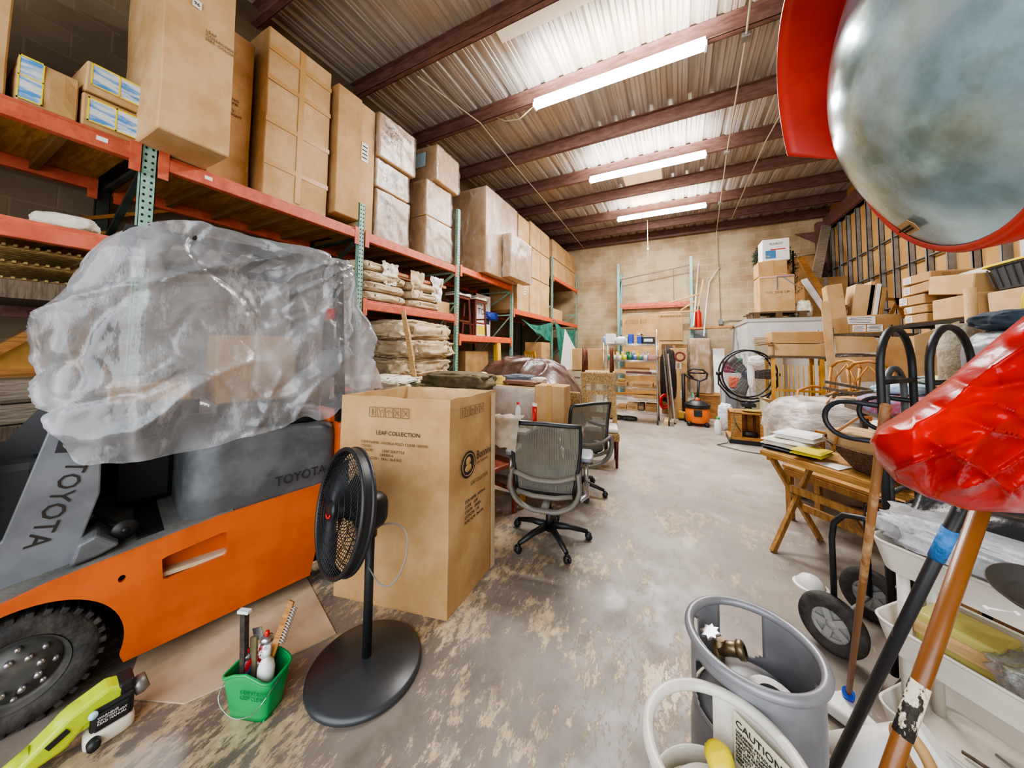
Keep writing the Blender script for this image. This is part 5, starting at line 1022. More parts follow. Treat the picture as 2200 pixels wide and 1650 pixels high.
b = MB(); b.lathe([(0, -.04), (.08, -.04), (.08, .04), (0, .04)], (-.05, -.08, .08), (1, 0, 0), 16); b.out('steer_wheel', 'rubber', t)
# shop vacuum
t = thing('shop_vacuum', 'orange wet and dry shop vacuum with a black hose', 'vacuum', (.32, 7.72, 0))
b = MB(); b.lathe([(.19, .06), (.215, .09), (.22, .3), (.205, .34), (.2, .36)], n=28, cap=True); b.out('drum', mat('vac_orange', 'ee7a2a', .4), t)
b = MB(); b.lathe([(.225, .35), (.23, .38), (.19, .44), (.12, .49), (.06, .50)], n=28, cap=True); b.tube(arc((0, 0, .41), .21, 0, 2*pi*21/22, 21, (1, 0, 0), (0, 1, 0)), .028, 8, closed=True); b.tube([(-.05, 0, .5), (-.03, 0, .55), (.03, 0, .55), (.05, 0, .5)], .014, 6); b.out('motor_head', 'black', t)
b = MB(); b.b2((-.07, -.235, .2), (.07, -.2, .33), bev=.01); b.out('latch', 'black', t); b = MB(); b.lathe([(.05, .50), (.05, .54), (0, .55)], n=16); b.out('knob', 'orange2', t)
for i in range(4): a = i*pi/2+.8; b = MB(); b.lump((.22*cos(a), .22*sin(a), .045), (.09, .09, .09), i, .02, 2, .8, sub=2); b.out('caster', 'black', t)
# white boards on the back wall
for i, (x0, x1, z1, y, m, l) in enumerate((( .95, 1.25, 1.6, 11.75, 'paper', 'white board with faint print leaning on the back wall'), (1.05, 1.5, .75, 11.45, 'white', 'short white panel leaning in front of the printed white board'), (1.25, 1.7, 1.35, 11.85, 'wbeige', 'pale panel behind the drum fan'))):
    b = MB(); b.prism([(0, 0), (x1-x0, 0), (x1-x0, z1), (0, z1)], (x0, y, .0), (1, 0, 0), (0, .15, 1), .02); solo(b, 'leaning_board', m, l, 'board')
b = MB(); b.b2((1.55, 9.2, 0), (2.05, 9.26, 1.83)); solo(b, 'partition_panel', mat('panel_taupe', 'a99c86', .6), 'plain taupe panel standing behind the drum fan', 'panel')
stick('grey pole leaning between the white boards and the partition', at(1593, 780, 'Y', 10.5), at(1582, 705, 'Y', 11), .05, .05, 'gal', 'pole', 'pole')
# ================================================================ pale metal enclosure with the wreath stack
t = thing('metal_enclosure', 'pale grey metal enclosure carrying the stacked cartons', 'cabinet', (1.47, 9.5, 0))
b = MB(); b.b2((0, 0, 0), (2.3, 2.9, 2.24)); b.out('body', 'wbeige', t); b = MB(); b.b2((-.02, -.02, 2.2), (2.32, 2.92, 2.28)); b.out('top_rim', mat('rim_grey', 'b7b6b3', .4), t)
b = MB(); b.b2((1.0, -.01, 1.55), (1.38, -.003, 1.83)); b.out('poster', 'paper', t); b = MB(); b.lathe([(0, 0), (.09, 0)], (1.1, -.012, 1.7), (0, -1, 0), 5); b.out('star_print', 'yellow', t)
b = MB()
for i in range(3): b.b2((1.60+.42*i, 9.5, 2.30), (1.72+.42*i, 10.4, 2.40))
b.b2((1.52, 9.5, 2.40), (2.62, 9.62, 2.43)).b2((1.52, 9.9, 2.40), (2.62, 10.02, 2.43)).b2((1.52, 10.3, 2.40), (2.62, 10.42, 2.43)).b2((1.52, 9.5, 2.285), (2.62, 9.6, 2.30)); solo(b, 'wooden_pallet', mat('pallet_dark', '5d4a33', .8), 'dark wooden pallet under the carton stack on the enclosure', 'pallet')
t = carton('lowest large carton with a blue marker line, under the wreath', (2.06, 9.85, 2.435), .66, .6, .85, 0, m='card2', tape='n', text=[('THIS SIDE UP', .08, -.35, .5, 'inkf')])
b = MB(); b.bar((0, -.315, .82), (0, -.315, .52), .006, .03, (0, 1, 0)); b.bar((0, -.315, .82), (.33, -.315, .82), .006, .03, (0, 1, 0)); b.bar((.12, -.315, .8), (.33, -.315, .6), .006, .03, (0, 1, 0)); b.out('blue_tape', mat('blue_tape', '5f7f9c', .6), t)
b = MB(); b.b2((-.33, -.312, .80), (.33, -.304, .835)); b.out('pink_tape', mat('pink_tape', 'd9a09a', .6), t)
carton('middle carton under the white foam box', (2.0, 9.85, 3.29), .56, .5, .36, 0, m='card', tape='v')
t = carton('white torn foam box with a blue picture, top of the stack', (2.08, 9.85, 3.66), .52, .4, .52, .02, m='white', tape='n', name='foam_box')
b = MB(); b.b2((-.2, -.207, .06), (.0, -.203, .25)); b.out('blue_picture', 'sky' if 0 else mat('picture_blue', '3f79a8', .5, c2='c9a060', ns=6, rng=(.55, .6)), t); b = MB(); b.b2((.0, -.207, .06), (.18, -.203, .25)); b.out('text_panel', 'paper', t); words('FLORIST', .07, (-.12, -.206, .38), (1, 0, 0), (0, 0, 1), 'tarp', t); b = MB(); b.b2((-.1, -.207, .26), (.18, -.204, .28)); b.out('red_line', 'redp', t)
t = thing('wreath', 'dark evergreen wreath hanging around the white foam box', 'wreath', (2.1, 10.13, 3.92))
b = MB(); rnd = random.Random(5)
for i in range(1300):
    a = rnd.random()*2*pi; r = .40+rnd.gauss(0, .035); p = Vector((r*cos(a)*.82, rnd.gauss(0, .03), r*sin(a)*.92-.08)); d = Vector((cos(a), rnd.uniform(-.8, .8), sin(a)))*rnd.uniform(-1, 1)+Vector((rnd.uniform(-1, 1), 0, rnd.uniform(-1, 1)))
    d.normalize(); s = d.cross(Vector((0, 1, 0))).normalized()*.008; b.verts([p-s, p+s, p+d*.07], [(0, 1, 2)])
b.tube([(.33*cos(a), 0, .37*sin(a)-.08) for a in [2*pi*k/24 for k in range(24)]], .03, 6, closed=True); b.out('foliage', mat('evergreen', '2e3a22', .9, c2='1c2616', ns=30), t)
b = MB(); rnd = random.Random(8)
for i in range(500):
    p = Vector((2.5+rnd.gauss(0, .05), 10.05+rnd.gauss(0, .04), 2.9+rnd.random()*1.0)); d = Vector((rnd.uniform(-1, 1), rnd.uniform(-1, 1), rnd.uniform(-1, 0.3))).normalized(); s = d.cross(UZ).normalized()*.008; b.verts([p-s, p+s, p+d*.08], [(0, 1, 2)])
b.cyl((2.5, 10.05, 2.32), (2.5, 10.05, 3.95), .02, 6); solo(b, 'garland', 'evergreen' if 0 else MATS['evergreen'], 'evergreen garland hanging down the right side of the carton stack', 'garland')
b = MB(); b.lump((2.56, 9.7, 2.47), (.3, .25, .42), 4, .2, 3, .7, crease=.1); solo(b, 'paper_bundle', 'cream', 'crumpled white wrapped bundle beside the carton stack', 'bundle')
for i, (x0, x1, z, m, l) in enumerate(((2.78, 2.98, 1.0, 'paper', 'white moulding strips leaning on the enclosure'), (2.95, 3.12, 1.0, 'paper', 'thin white strip beside the white mouldings'), (3.1, 2.72, 1.55, 'wood', 'pink-edged timber plank leaning against the back corner'))):
    stick(l, (max(x0, x1)+.1, 9.9, 2.29), (min(x0, x1), 10.4, 2.29+z), .12, .05, m, 'leaning_strip', 'timber', (0, 1, 0))
carton('worn carton with blue tape stored in the back right corner', (3.3, 11.2, 2.29), .85, .7, 1.1, .05, m='card3', tape='v', tm='grey')
carton('dim carton behind the worn corner carton', (2.9, 12.0, 2.29), 1.2, .5, 1.9, .0, m='card3', tape='n')
stick('heavy timber plank leaning into the back right corner', (3.15, 10.9, 2.29+1.1), (3.7, 11.9, 5.0), .20, .06, 'greyw', 'leaning_plank', 'plank', (0, 1, 0))
stick('dark pipe laid across the corner behind the cartons', (2.55, 12.3, 4.25), (3.6, 12.3, 4.32), .04, .04, 'black', 'pipe', 'pipe')
# ================================================================ drum fan on its crate
t = thing('drum_fan', 'large round industrial fan with three grey blades on a low plywood stand', 'fan', (1.02, 6.72, 0)); c_ = Vector((0, 0, 1.12)); nf = Vector((.2, -.98, -.03)).normalized(); fu = nf.cross(UZ).normalized(); fv = fu.cross(nf); fv = fv if fv.z > 0 else -fv
b = MB(); ring = arc(c_, .40, 0, 2*pi*39/40, 39, fu, fv); b.tube([p+nf*.08 for p in ring], .014, 8, closed=True); b.tube([p-nf*.08 for p in ring], .014, 8, closed=True); b.out('fan_ring', 'blackm', t)
b = MB()
for i in range(28):
    a = 2*pi*i/28; d = fu*cos(a)+fv*sin(a)
    for s in (.08, -.08): b.tube([c_+nf*s*1.3+d*.06, c_+nf*s+d*.40], .0022, 4, cap=False)
for r in (.12, .2, .28, .35): b.tube(arc(c_+nf*.09, r, 0, 2*pi*31/32, 31, fu, fv), .0022, 4, closed=True)
b.out('wire_guard', 'grey', t)
b = MB(); b.cyl(c_-nf*.07, c_+nf*.09, .07, 18); b.out('motor', mat('motor_navy', '2a3050', .4), t)
for k, a in enumerate((R(45), R(178), R(292))):
    b = MB(); b.surf(lambda u, v: c_+nf*(.03-.05*(v-.5))+(fu*cos(a)+fv*sin(a))*(.05+.31*u)+(fu*-sin(a)+fv*cos(a))*(v-.5)*(.13+.05*u), 6, 4); x = b.out('blade', mat('blade_grey', '5a5450', .5), t); x.modifiers.new('t', 'SOLIDIFY').thickness = .006
b = MB(); b.tube([c_-fu*.43+nf*.0, c_-fu*.43-fv*.18, c_-fu*.26-fv*.40, c_-fu*.1-fv*.46, c_+fu*.1-fv*.46, c_+fu*.26-fv*.40, c_+fu*.43-fv*.18, c_+fu*.43], .014, 8); b.cyl(c_-fu*.46, c_-fu*.38, .03, 10); b.cyl(c_+fu*.38, c_+fu*.46, .03, 10); b.out('yoke', 'blackm', t)
b = MB(); b.cyl((0, 0, .5), (0, 0, .66), .05, 12); b.b2((-.1, -.08, .58), (.1, .08, .64), bev=.01); b.out('pivot', 'black', t)
b = MB(); b.b2((-.27, -.2, .48), (.27, .22, .50)).b2((-.27, -.2, .05), (-.12, -.18, .49)).b2((.12, -.2, .05), (.27, -.18, .49)).b2((-.27, .2, .05), (.27, .22, .49)).b2((-.3, -.25, .07), (.3, .25, .10)); b.out('plywood_stand', 'woodx', t)
b = MB(); b.b2((-.3, -.25, 0), (.3, .25, .07)); b.out('plinth', 'black', t)
for x in (-.05, .06): b = MB(); b.cyl((x, -.1, .1), (x, -.1, .48), .018, 8); b.out('strut', 'dwood', t)
b = MB(); b.lump((0, -.08, .14), (.22, .14, .1), 4, .2, 3, .8, sub=3); b.out('clutter', 'black', t)
b = MB(); b.tube([(-.2, -.1, .51), (-.24, -.22, .45), (-.2, -.24, .3), (-.14, -.24, .2), (-.22, -.26, .35), (-.28, -.26, .1), (-.34, -.3, .01), (-.5, -.5, .01), (-.2, -.7, .01), (.1, -.75, .01)], .007, 6); b.out('power_cord', mat('cord_green', '47604a', .6), t)
b = MB(); b.lump((.05, -.05, .53), (.28, .2, .05), 7, .3, 4, .8, sub=3); solo_ = b.out('rags', mat('rag_yellow', 'c7b268', .8), t)
bott('white bottle with green cap standing beside the fan stand', (.62, 7.1, 0), .06, .3, 'white', 'green')
# stuff behind the fan
for i, (x, y, h, w, m, l, zb) in enumerate(((.95, 8.0, .75, .18, 'grey', 'grey storage tote behind the fan', .0), (1.0, 8.0, .22, .16, 'orange2', 'orange box on the grey tote behind the fan', .755), (.95, 8.3, .25, .2, mat('wine', '6d2f3c', .6), 'wine red box behind the fan blades', 1.05), (1.12, 8.3, .3, .14, 'tarp', 'green leafy decoration behind the fan', 1.06))):
    b = MB(); b.b2((x-w/2, y, zb), (x+w/2, y+.25, zb+h), bev=.02); b.box((x, y-.002, zb+h*.6), (w*.7, .01, h*.25)); solo(b, 'storage_box', m, l, 'box')
b = MB(); b.b2((.8, 8.28, 0), (1.25, 8.6, 1.045), bev=.01); solo(b, 'shelf_unit', 'wbeige', 'small pale shelf unit behind the drum fan', 'shelf')
b = MB(); b.lump((.78, 7.5, .45), (.25, .25, .5), 4, .15, 3, .7); solo(b, 'white_sack', mat('bag_white2', 'dcdfe6', .4), 'white plastic sack left of the fan', 'sack').location = (0, 0, -.2)
# green machine and sacks right of the fan
t = thing('green_machine', 'small dark green machine beside the fan stand', 'machine', (1.42, 6.1, 0)); b = MB(); b.lump((.02, 0, .30), (.3, .3, .32), 5, .08, 3, .6); b.out('green_case', mat('dk_green', '1f5a46', .5), t); b = MB(); b.b2((-.18, -.16, .02), (.2, .18, .2), bev=.03); b.out('black_base', 'black', t)
b = MB(); b.lathe([(0, 0), (.06, 0), (.06, .02), (0, .03)], (-.12, -.17, .22), (0, -1, 0), 16); b.out('dial', 'grey', t)
carton('open carton sitting on the green machine', (1.4, 6.15, .47), .26, .26, .24, .4, m='card', tape='n', flaps=1)
b = MB(); b.b2((1.18, 6.45, 0), (1.28, 6.75, .75), bev=.02); solo(b, 'paper_sack', mat('sack_cream', 'd9d5ba', .7), 'tall cream paper sack behind the green machine', 'sack')
# ================================================================ right side shelving
def dep(px, py, d): return Vector((0, 0, EYE)) + (rt*((px-1100)/F_) - up*((py-CY)/F_) + fw)*d
def wire_rack(label, x0, y0, x1, y1, zs, h, m='gal'):
    t = thing('wire_rack', label, 'shelving', (x0, y0, 0)); w, d = x1-x0, y1-y0
    for x in (0, w):
        for y in (0, d): b = MB(); b.cyl((x, y, 0), (x, y, h), .014, 8); b.out('post', m, t)
    for z in zs:
        b = MB()
        for y in (0, d): b.bar((0, y, z-.02), (w, y, z-.02), .008, .04)
        for x in (0, w): b.bar((x, 0, z-.02), (x, d, z-.02), .008, .04)
        n = int(max(w, d)/.05)
        for i in range(n):
            if w > d: b.bar((w*(i+.5)/n, 0, z), (w*(i+.5)/n, d, z), .004, .004)
            else: b.bar((0, d*(i+.5)/n, z), (w, d*(i+.5)/n, z), .004, .004)
        b.out('shelf', 'lath' if m == 'gal' else m, t)
    return t
wire_rack('wire rack facing the aisle mouth, behind the hand trucks', 2.02, 6.42, 2.9, 7.0, (.5, 1.40, 1.77), 1.86)
wire_rack('long wire rack along the right wall under the yellow-lidded bin', 2.5, 3.6, 3.1, 6.1, (.3, 1.1, 1.85), 1.87, 'black')
# on the first rack
ybox('long carton covered with white labels on the near end of the wire rack', 1812, 676, 1935, 716, 6.5, .4, zb=1.775, m='card', tape='n', sticker=[(-.18, .72, .30, .11), (-.22, .28, .14, .10), (.06, .28, .16, .10)])
t = carton('tall split carton standing at the left end of the wire rack', (2.16, 6.65, 1.775), .18, .3, .74, -.12, m='card', tape='n', ry=-.08)
stick('pale cardboard strip leaning on the left rack post', (2.0, 6.25, 0.01), (1.93, 6.36, 2.25), .1, .012, 'card2', 'cardboard_strip', 'cardboard', (0, 1, 0))
for i in range(6): stick(['thin tan', 'reddish', 'light pine', 'dark', 'short pale', 'long brown'][i]+' stick in the bundle on the labelled carton', (2.1+.02*i, 6.7, 1.995), (2.2+.028*i, 6.72, 2.22+.02*(i % 3)), .012, .012, ['pine', 'dwood', 'pine', 'lath', 'card2', 'wood'][i], 'stick', 'stick', group='sticks on the labelled carton')
for i, (x, h) in enumerate(((2.42, .50), (2.5, .54), (2.56, .5), (2.62, .44))):
    b = MB(); b.box((0, 0, h/2), (.22 if i == 0 else .05, .3, h), Matrix.Rotation(.14, 3, 'Y'), .004); o = b.out('cardboard_board', ['card2', 'card', 'paper', 'card3'][i]); o.location = (x, 6.72, 1.998); tag(o, ['broad pale', 'narrow tan', 'white-edged', 'short brown'][i]+' cardboard panel standing on the labelled carton', 'cardboard')
t = thing('wooden_bracket', 'small triangular wooden frame beside the standing cardboard panels', 'bracket', (2.82, 6.75, 1.998)); b = MB()
b.bar((-.08, 0, 0), (.04, 0, .3), .04, .04, (0, 1, 0)); b.bar((.08, 0, 0), (.0, 0, .3), .04, .04, (0, 1, 0)); b.bar((-.15, 0, .3), (.15, 0, .26), .04, .04, (0, 1, 0)); b.out('frame', 'woodx', t)
def sheetp(label, pts, Y, m='card2', th=.01, tilt=0): # flat cardboard standing at plane Y
    q = [at(p[0], p[1], 'Y', Y) for p in pts]; b = MB(); b.prism([(v.x-q[0].x, v.z-q[0].z) for v in q], (q[0].x, Y, q[0].z), (1, 0, 0), (0, tilt, 1), th, .002); return solo(b, 'cardboard_sheet', m, label, 'cardboard')
sheetp('upper wide cardboard sheet hanging in front of the wire rack', [(1792, 722), (1878, 724), (1900, 756), (1797, 759)], 6.36)
sheetp('lower tapered cardboard sheet in front of the wire rack', [(1790, 768), (1905, 766), (1902, 818), (1808, 823)], 6.30)
sheetp('large pale cardboard sheet behind the second hand truck loop', [(1962, 722), (2060, 690), (2066, 800), (2000, 835), (1968, 830)], 4.6)
sheetp('cardboard sheet between the hand truck uprights', [(1890, 722), (1955, 726), (1955, 900), (1890, 895)], 5.6, 'card')
b = MB(); b.lump((2.25, 6.5, 1.45), (.5, .15, .07), 6, .2, 4, .7); solo(b, 'folded_plastic', 'gal', 'grey folded plastic strip between the two cardboard sheets', 'plastic')
# on the long rack: flat cartons
rows = [('bottom flat carton with a white label, right rack stack', 5.45, 5.85, 1.855, .11, 0), ('second flat carton with a white label, right rack stack', 5.45, 5.85, 1.97, .10, 0), ('third flat carton of the right rack stack', 5.5, 5.95, 2.075, .12, .05), ('fourth flat carton of the right rack stack', 5.35, 5.9, 2.2, .12, -.04), ('top flat carton of the right rack stack', 5.4, 5.85, 2.325, .11, .06)]
for l, y0, y1, z, h, tw in rows:
    t = carton(l, (2.72, (y0+y1)/2, z), y1-y0, .40, h-.006, -pi/2+tw, m='card', tape='n', sticker=[(-.28, .5, .13, h*.7)])
    q = MB(); q.b2(((y1-y0)/2+.003, -.1, .02), ((y1-y0)/2+.006, .1, h-.03)); q.out('end_flap', 'card3', t)
carton('white-sided carton behind the flat carton stack', (2.95, 5.2, 1.855), .5, .4, .52, -pi/2, m='wbeige', tape='n', text=[('FRAGILE', .06, -.4, .7, 'ink')])
carton('lower long carton bulging open beside the flat carton stack', (2.72, 4.98, 1.855), .62, .45, .22, -pi/2, m='card2', tape='n')
carton('upper long carton tilted upward against the lidded bin', (2.70, 5.0, 2.10), .6, .45, .20, -pi/2, m='card2', tape='n', ry=-.0, rx=0).rotation_euler = (0, R(8), -pi/2)
carton('long flat carton carrying the yellow-lidded bin', (2.78, 4.1, 1.855), 1.05, .5, .20, -pi/2, m='card2', tape='n')
t = thing('storage_tote', 'dark grey storage tote with a yellow lid on the right rack', 'storage bin', (2.75, 4.3, 2.062), -pi/2)
def tote(u, v):
    pl = rrect(1, 1, .12, 4); k = u*len(pl); i = int(k) % len(pl); f = k-int(k); q = [pl[i][j]+(pl[(i+1) % len(pl)][j]-pl[i][j])*f for j in (0, 1)]; return Vector((q[0]*(.64+.1*v), q[1]*(.36+.06*v), .01+v*.21))
b = MB(); b.surf(tote, 60, 4, closeu=True); b.box((0, 0, .01), (.6, .34, .01)); b.tube([tote(i/40, .98) for i in range(40)], .012, 6, closed=True)
for i in range(9): b.bar((-.3+.075*i, -.19, .03), (-.33+.083*i, -.215, .2), .008, .01)
b.out('tote_body', mat('tote_grey', '3f4143', .5), t); b = MB(); b.prism(rrect(.8, .46, .06), (0, 0, .222), (1, 0, 0), (0, 1, 0), .02, .004); b.prism(rrect(.68, .34, .05), (0, 0, .24), (1, 0, 0), (0, 1, 0), .012, .004); b.out('lid', 'yellow', t)
t = thing('storage_bin', 'pale grey lidded bin on top of the yellow-lidded tote', 'storage bin', (2.8, 4.1, 2.316), -pi/2); b = MB(); b.b2((-.32, -.2, 0), (.32, .2, .27), bev=.02); b.out('bin_body', mat('bin_grey', 'b3b8be', .4), t); b = MB(); b.b2((-.34, -.22, .27), (.34, .22, .30), bev=.008); b.out('lid', mat('bin_lid', '8f949b', .4), t)
carton('plain carton low on the right rack behind the red bag', (2.75, 4.2, 1.105), 1.2, .45, .5, -pi/2, m='card2', tape='v')
carton('wide carton low on the right rack next to the rolled carpet', (2.75, 5.4, 1.105), 1.1, .45, .6, -pi/2, m='card', tape='v')
# rolled carpet with a tube in it
t = thing('rolled_carpet', 'grey beige rolled carpet standing on end with a cardboard tube inside', 'carpet', (1.62, 3.2, 0)); cm = mat('carpet', 'b0a58f', .9, c2='8f846f', ns=30, bump=.4)
b = MB(); b.surf(lambda u, v: Vector(((.095-.03*u)*cos(u*4*pi+2.2), (.095-.03*u)*sin(u*4*pi+2.2), v*1.69)), 60, 6); x = b.out('roll', cm, t); x.modifiers.new('t', 'SOLIDIFY').thickness = .008
b = MB(); b.cyl((.03, 0, .1), (.06, .0, 1.92), .028, 14); b.out('core_tube', 'card2', t)
# table under the clutter, with clothes
t = thing('work_table', 'dark low work table buried under clothes behind the hand trucks', 'table', (2.05, 3.65, 0)); b = MB(); b.b2((-.65, -.5, .98), (.5, .6, 1.02)); b.out('tabletop', 'lath', t)
for x in (-.55, .45):
    for y in (-.45, .5): b = MB(); b.bar((x, y, 0), (x, y, .98), .05, .05); b.out('leg', 'lath', t)
pat = mat('patterned_cloth', '8b8fb8', .85, c2='b06070', ns=22, rng=(.48, .52))
for i, (l, x, y, z, d, m) in enumerate((('patterned blue and pink cloth seen between the hand truck tubes', 1.5, 3.5, 1.025, (.5, .35, .16), pat), ('purple grey folded garment on the work table', 1.8, 3.75, 1.025, (.6, .4, .22), mat('purple', '5b5468', .85)), ('pale blue cloth on top of the patterned one', 1.55, 3.65, 1.18, (.35, .25, .08), 'bluel'), ('grey green folded pad on the garments', 1.9, 3.9, 1.25, (.5, .3, .07), mat('pad_green', '8e9988', .8)))): cloth(l, (x, y, z), d, i+21, m, rz=.3*i)
b = MB(); b.prism([(0, 0), (.55, .1), (.6, .28), (.1, .2)], (1.6, 3.45, 1.30), (1, .1, 0), (0, 1, .1), .012); solo(b, 'yellow_sheet', mat('pale_yellow', 'e6df9a', .7), 'pale yellow sheet lying on the garments', 'sheet')
b = MB(); b.lathe([(.03, 0), (.05, .10), (.045, .1), (.028, .01)], n=16); o = b.out('yellow_cup', mat('pale_yellow2', 'e9ea9e', .6)); o.location = (1.50, 3.5, 1.022); tag(o, 'pale yellow cup at the left end of the work table', 'cup')
b = MB(); b.lump((0, 0, .18), (.4, .4, .36), 4, .1, 2, .7); b.mi = 1; b.lump((0, 0, .40), (.36, .3, .12), 5, .1, 2, .7); o = b.out('padded_bag', ['grey', mat('navy_cloth', '2a3644', .8)]); o.location = (1.66, 2.78, 1.28); tag(o, 'grey bag with a navy flap behind the red bag', 'bag')
b = MB(); b.b2((1.45, 2.55, 0), (1.95, 3.0, 1.275), bev=.01); b.mi = 1; b.b2((1.44, 2.54, .6), (1.96, 3.01, .62)); solo(b, 'tall_box', ['card', 'card3'], 'tall brown carton carrying the grey and navy bag', 'box')
b = MB()
for k in range(5): b.tube([Vector((.0+.035*k*0+.09*cos(a)*(.6+.12*k), .03*k-.05, .15+.15*sin(a)*(.8+.07*k))) for a in [2*pi*i/20 for i in range(20)]], .007, 5, closed=True)
o = b.out('yellow_cord_coil', 'yellow'); o.location = (1.80, 2.82, 1.62); tag(o, 'coil of yellow extension cord above the red bag', 'cord'); 
# long flat cartons on a table, left of the first rack
t = thing('side_bench', 'brown bench holding long flat cartons behind the drum fan', 'bench', (1.3, 6.5, 0)); b = MB(); b.b2((.0, 0, 1.40), (.66, .5, 1.43)); b.out('bench_top', 'lath', t)
for x in (.03, .62):
    for y in (.03, .46): b = MB(); b.bar((x, y, 0), (x, y, 1.4), .05, .05); b.out('leg', yw, t)
for x in range(9): b = MB(); b.cyl((.1+.06*x, .03, .55), (.1+.06*x, .03, 1.3), .008, 6); b.out('spindle', yw, t)
for z in (.9, .55): b = MB(); b.bar((.03, .03, z), (.62, .03, z), .03, .03); b.out('rail', yw, t)
ybox('lower long flat carton on the brown bench', 1664, 739, 1775, 762, 6.5, .4, zb=1.435, m='card2', tape='n'); 
ybox('upper long flat carton with curled edge on the brown bench', 1657, 712, 1772, 738, 6.5, .42, zb=1.63, m='card', tape='n')
t = thing('torn_corner', 'layered torn cardboard corners sticking out left of the long cartons', 'cardboard', (1.25, 6.6, 1.60))
for i in range(4): b = MB(); b.box((-.02-.02*i, -.05, .012+.03*i), (.2, .25, .008), Matrix.Rotation(.3-.1*i, 3, 'Z')@Matrix.Rotation(-.12, 3, 'Y')); b.out('cardboard_layer', ['card2', 'card', 'pine', 'card'][i], t)
b = MB(); b.lump((1.12, 6.55, 1.35), (.22, .12, .16), 3, .2, 3, .7, crease=.1); b.mi = 0; b.lump((1.05, 6.6, 1.15), (.1, .1, .5), 3, .1, 3, .7); solo(b, 'white_plastic_bag', 'white', 'white plastic hanging off the left end of the long cartons', 'plastic bag')
# bentwood chairs
t = thing('bentwood_chair', 'bentwood armchair with an orange seat below the long cartons', 'chair', (1.72, 5.75, .35), R(-60)); bw = mat('bentwood', 'b9803f', .45, c2='93602a', ns=8)
for sx_ in (-1, 1):
    b = MB(); b.tube([(sx_*.2, -.2, 0), (sx_*.2, -.2, .45), (sx_*.21, -.18, .62), (sx_*.2, .0, .68), (sx_*.19, .2, .66)], .018, 8); b.out('armrest', bw, t)
    b = MB(); b.tube([(sx_*.17, .22, 0), (sx_*.18, .2, .45), (sx_*.18, .28, .95)], .018, 8); b.out('leg', bw, t)
b = MB(); b.prism(rrect(.42, .42, .1), (0, 0, .43), (1, 0, 0), (0, 1, 0), .04, .01); b.out('seat', mat('seat_orange', 'c9703a', .7), t)
b = MB(); b.tube([(-.18, .28, .95), (-.12, .31, 1.02), (0, .32, 1.05), (.12, .31, 1.02), (.18, .28, .95)], .018, 8); b.tube([(-.1, .2, .47), (-.12, .27, .8), (0, .31, 1.0)], .01, 6); b.tube([(.1, .2, .47), (.12, .27, .8), (0, .31, 1.0)], .01, 6); b.out('back_hoop', bw, t)
dup(t, (2.12, 5.55, .35), R(150), 'bentwood armchair turned toward the first one, curved arms raised')
t = thing('timber_crate', 'low dark crate under the two bentwood chairs', 'crate', (1.5, 5.2, 0)); b = MB(); b.b2((0, 0, 0), (.95, .85, .33)); b.out('crate_body', 'lath', t)
for i in range(4): b = MB(); b.b2((0, .02+.21*i, .33), (.95, .18+.21*i, .348)); b.out('slat', 'lath', t)
for i, (a, c_) in enumerate((((1.15, 5.0, .92), (1.9, 4.9, 1.10)), ((1.5, 5.05, 1.16), (2.35, 4.9, 1.0)), ((1.45, 4.95, 1.10), (2.3, 4.8, .93)))): stick(['left rising', 'upper falling', 'lower falling'][i]+' weathered slat lying across the wrapped furniture', a, c_, .07, .03, 'lath', 'slat_board', 'timber')
# plastic-wrapped furniture
t = thing('wrapped_furniture', 'low furniture wrapped in wrinkled clear plastic and tied with cord', 'wrapped furniture', (1.4, 4.6, 0))
b = MB(); b.b2((-.36, -.2, 0), (.4, .35, .62), bev=.05); b.out('hidden_chest', mat('chest_tan', 'a98d72', .7), t)
wf = mat('wrap_pink_grey', 'cfc4bd', .28, alpha=.93, c2='9c8f86', ns=5, nd=7, rng=(.42, .6), stretch=(1, 1, 3), bump=.6, bs=12)
def wfn(u, v):
    x, y = (u-.5)*1.0, (v-.5)*.95; r = max(0, 1-abs(2*u-1)**4)*max(0, 1-abs(2*v-1)**4); z = .58+.40*r**.35+.06*(v-.5)+.03*ridge(Vector((x*2, y+x, 0)), 2.5)*r; return Vector((x*1.02, y, z-.25*(1-r)*(v < .5)))
b = MB(); b.surf(wfn, 60, 50); b.out('plastic_wrap', wf, t)
for i in (0, 1): b = MB(); b.tube([(-.32+.42*i, -.50, .40), (-.22+.42*i, -.44, .62), (-.1+.42*i, -.2, .97), (.05+.42*i, .1, 1.03)], .009, 6); b.out('cord', 'pine', t)
b = MB(); b.lump((.2, 0, 1.02), (.22, .1, .06), 4, .2, 3, .7); solo(b, 'tan_scrap', 'pine', 'tan foam scrap lying on the plastic-wrapped furniture', 'scrap').location = (1.35, 4.55, .0)
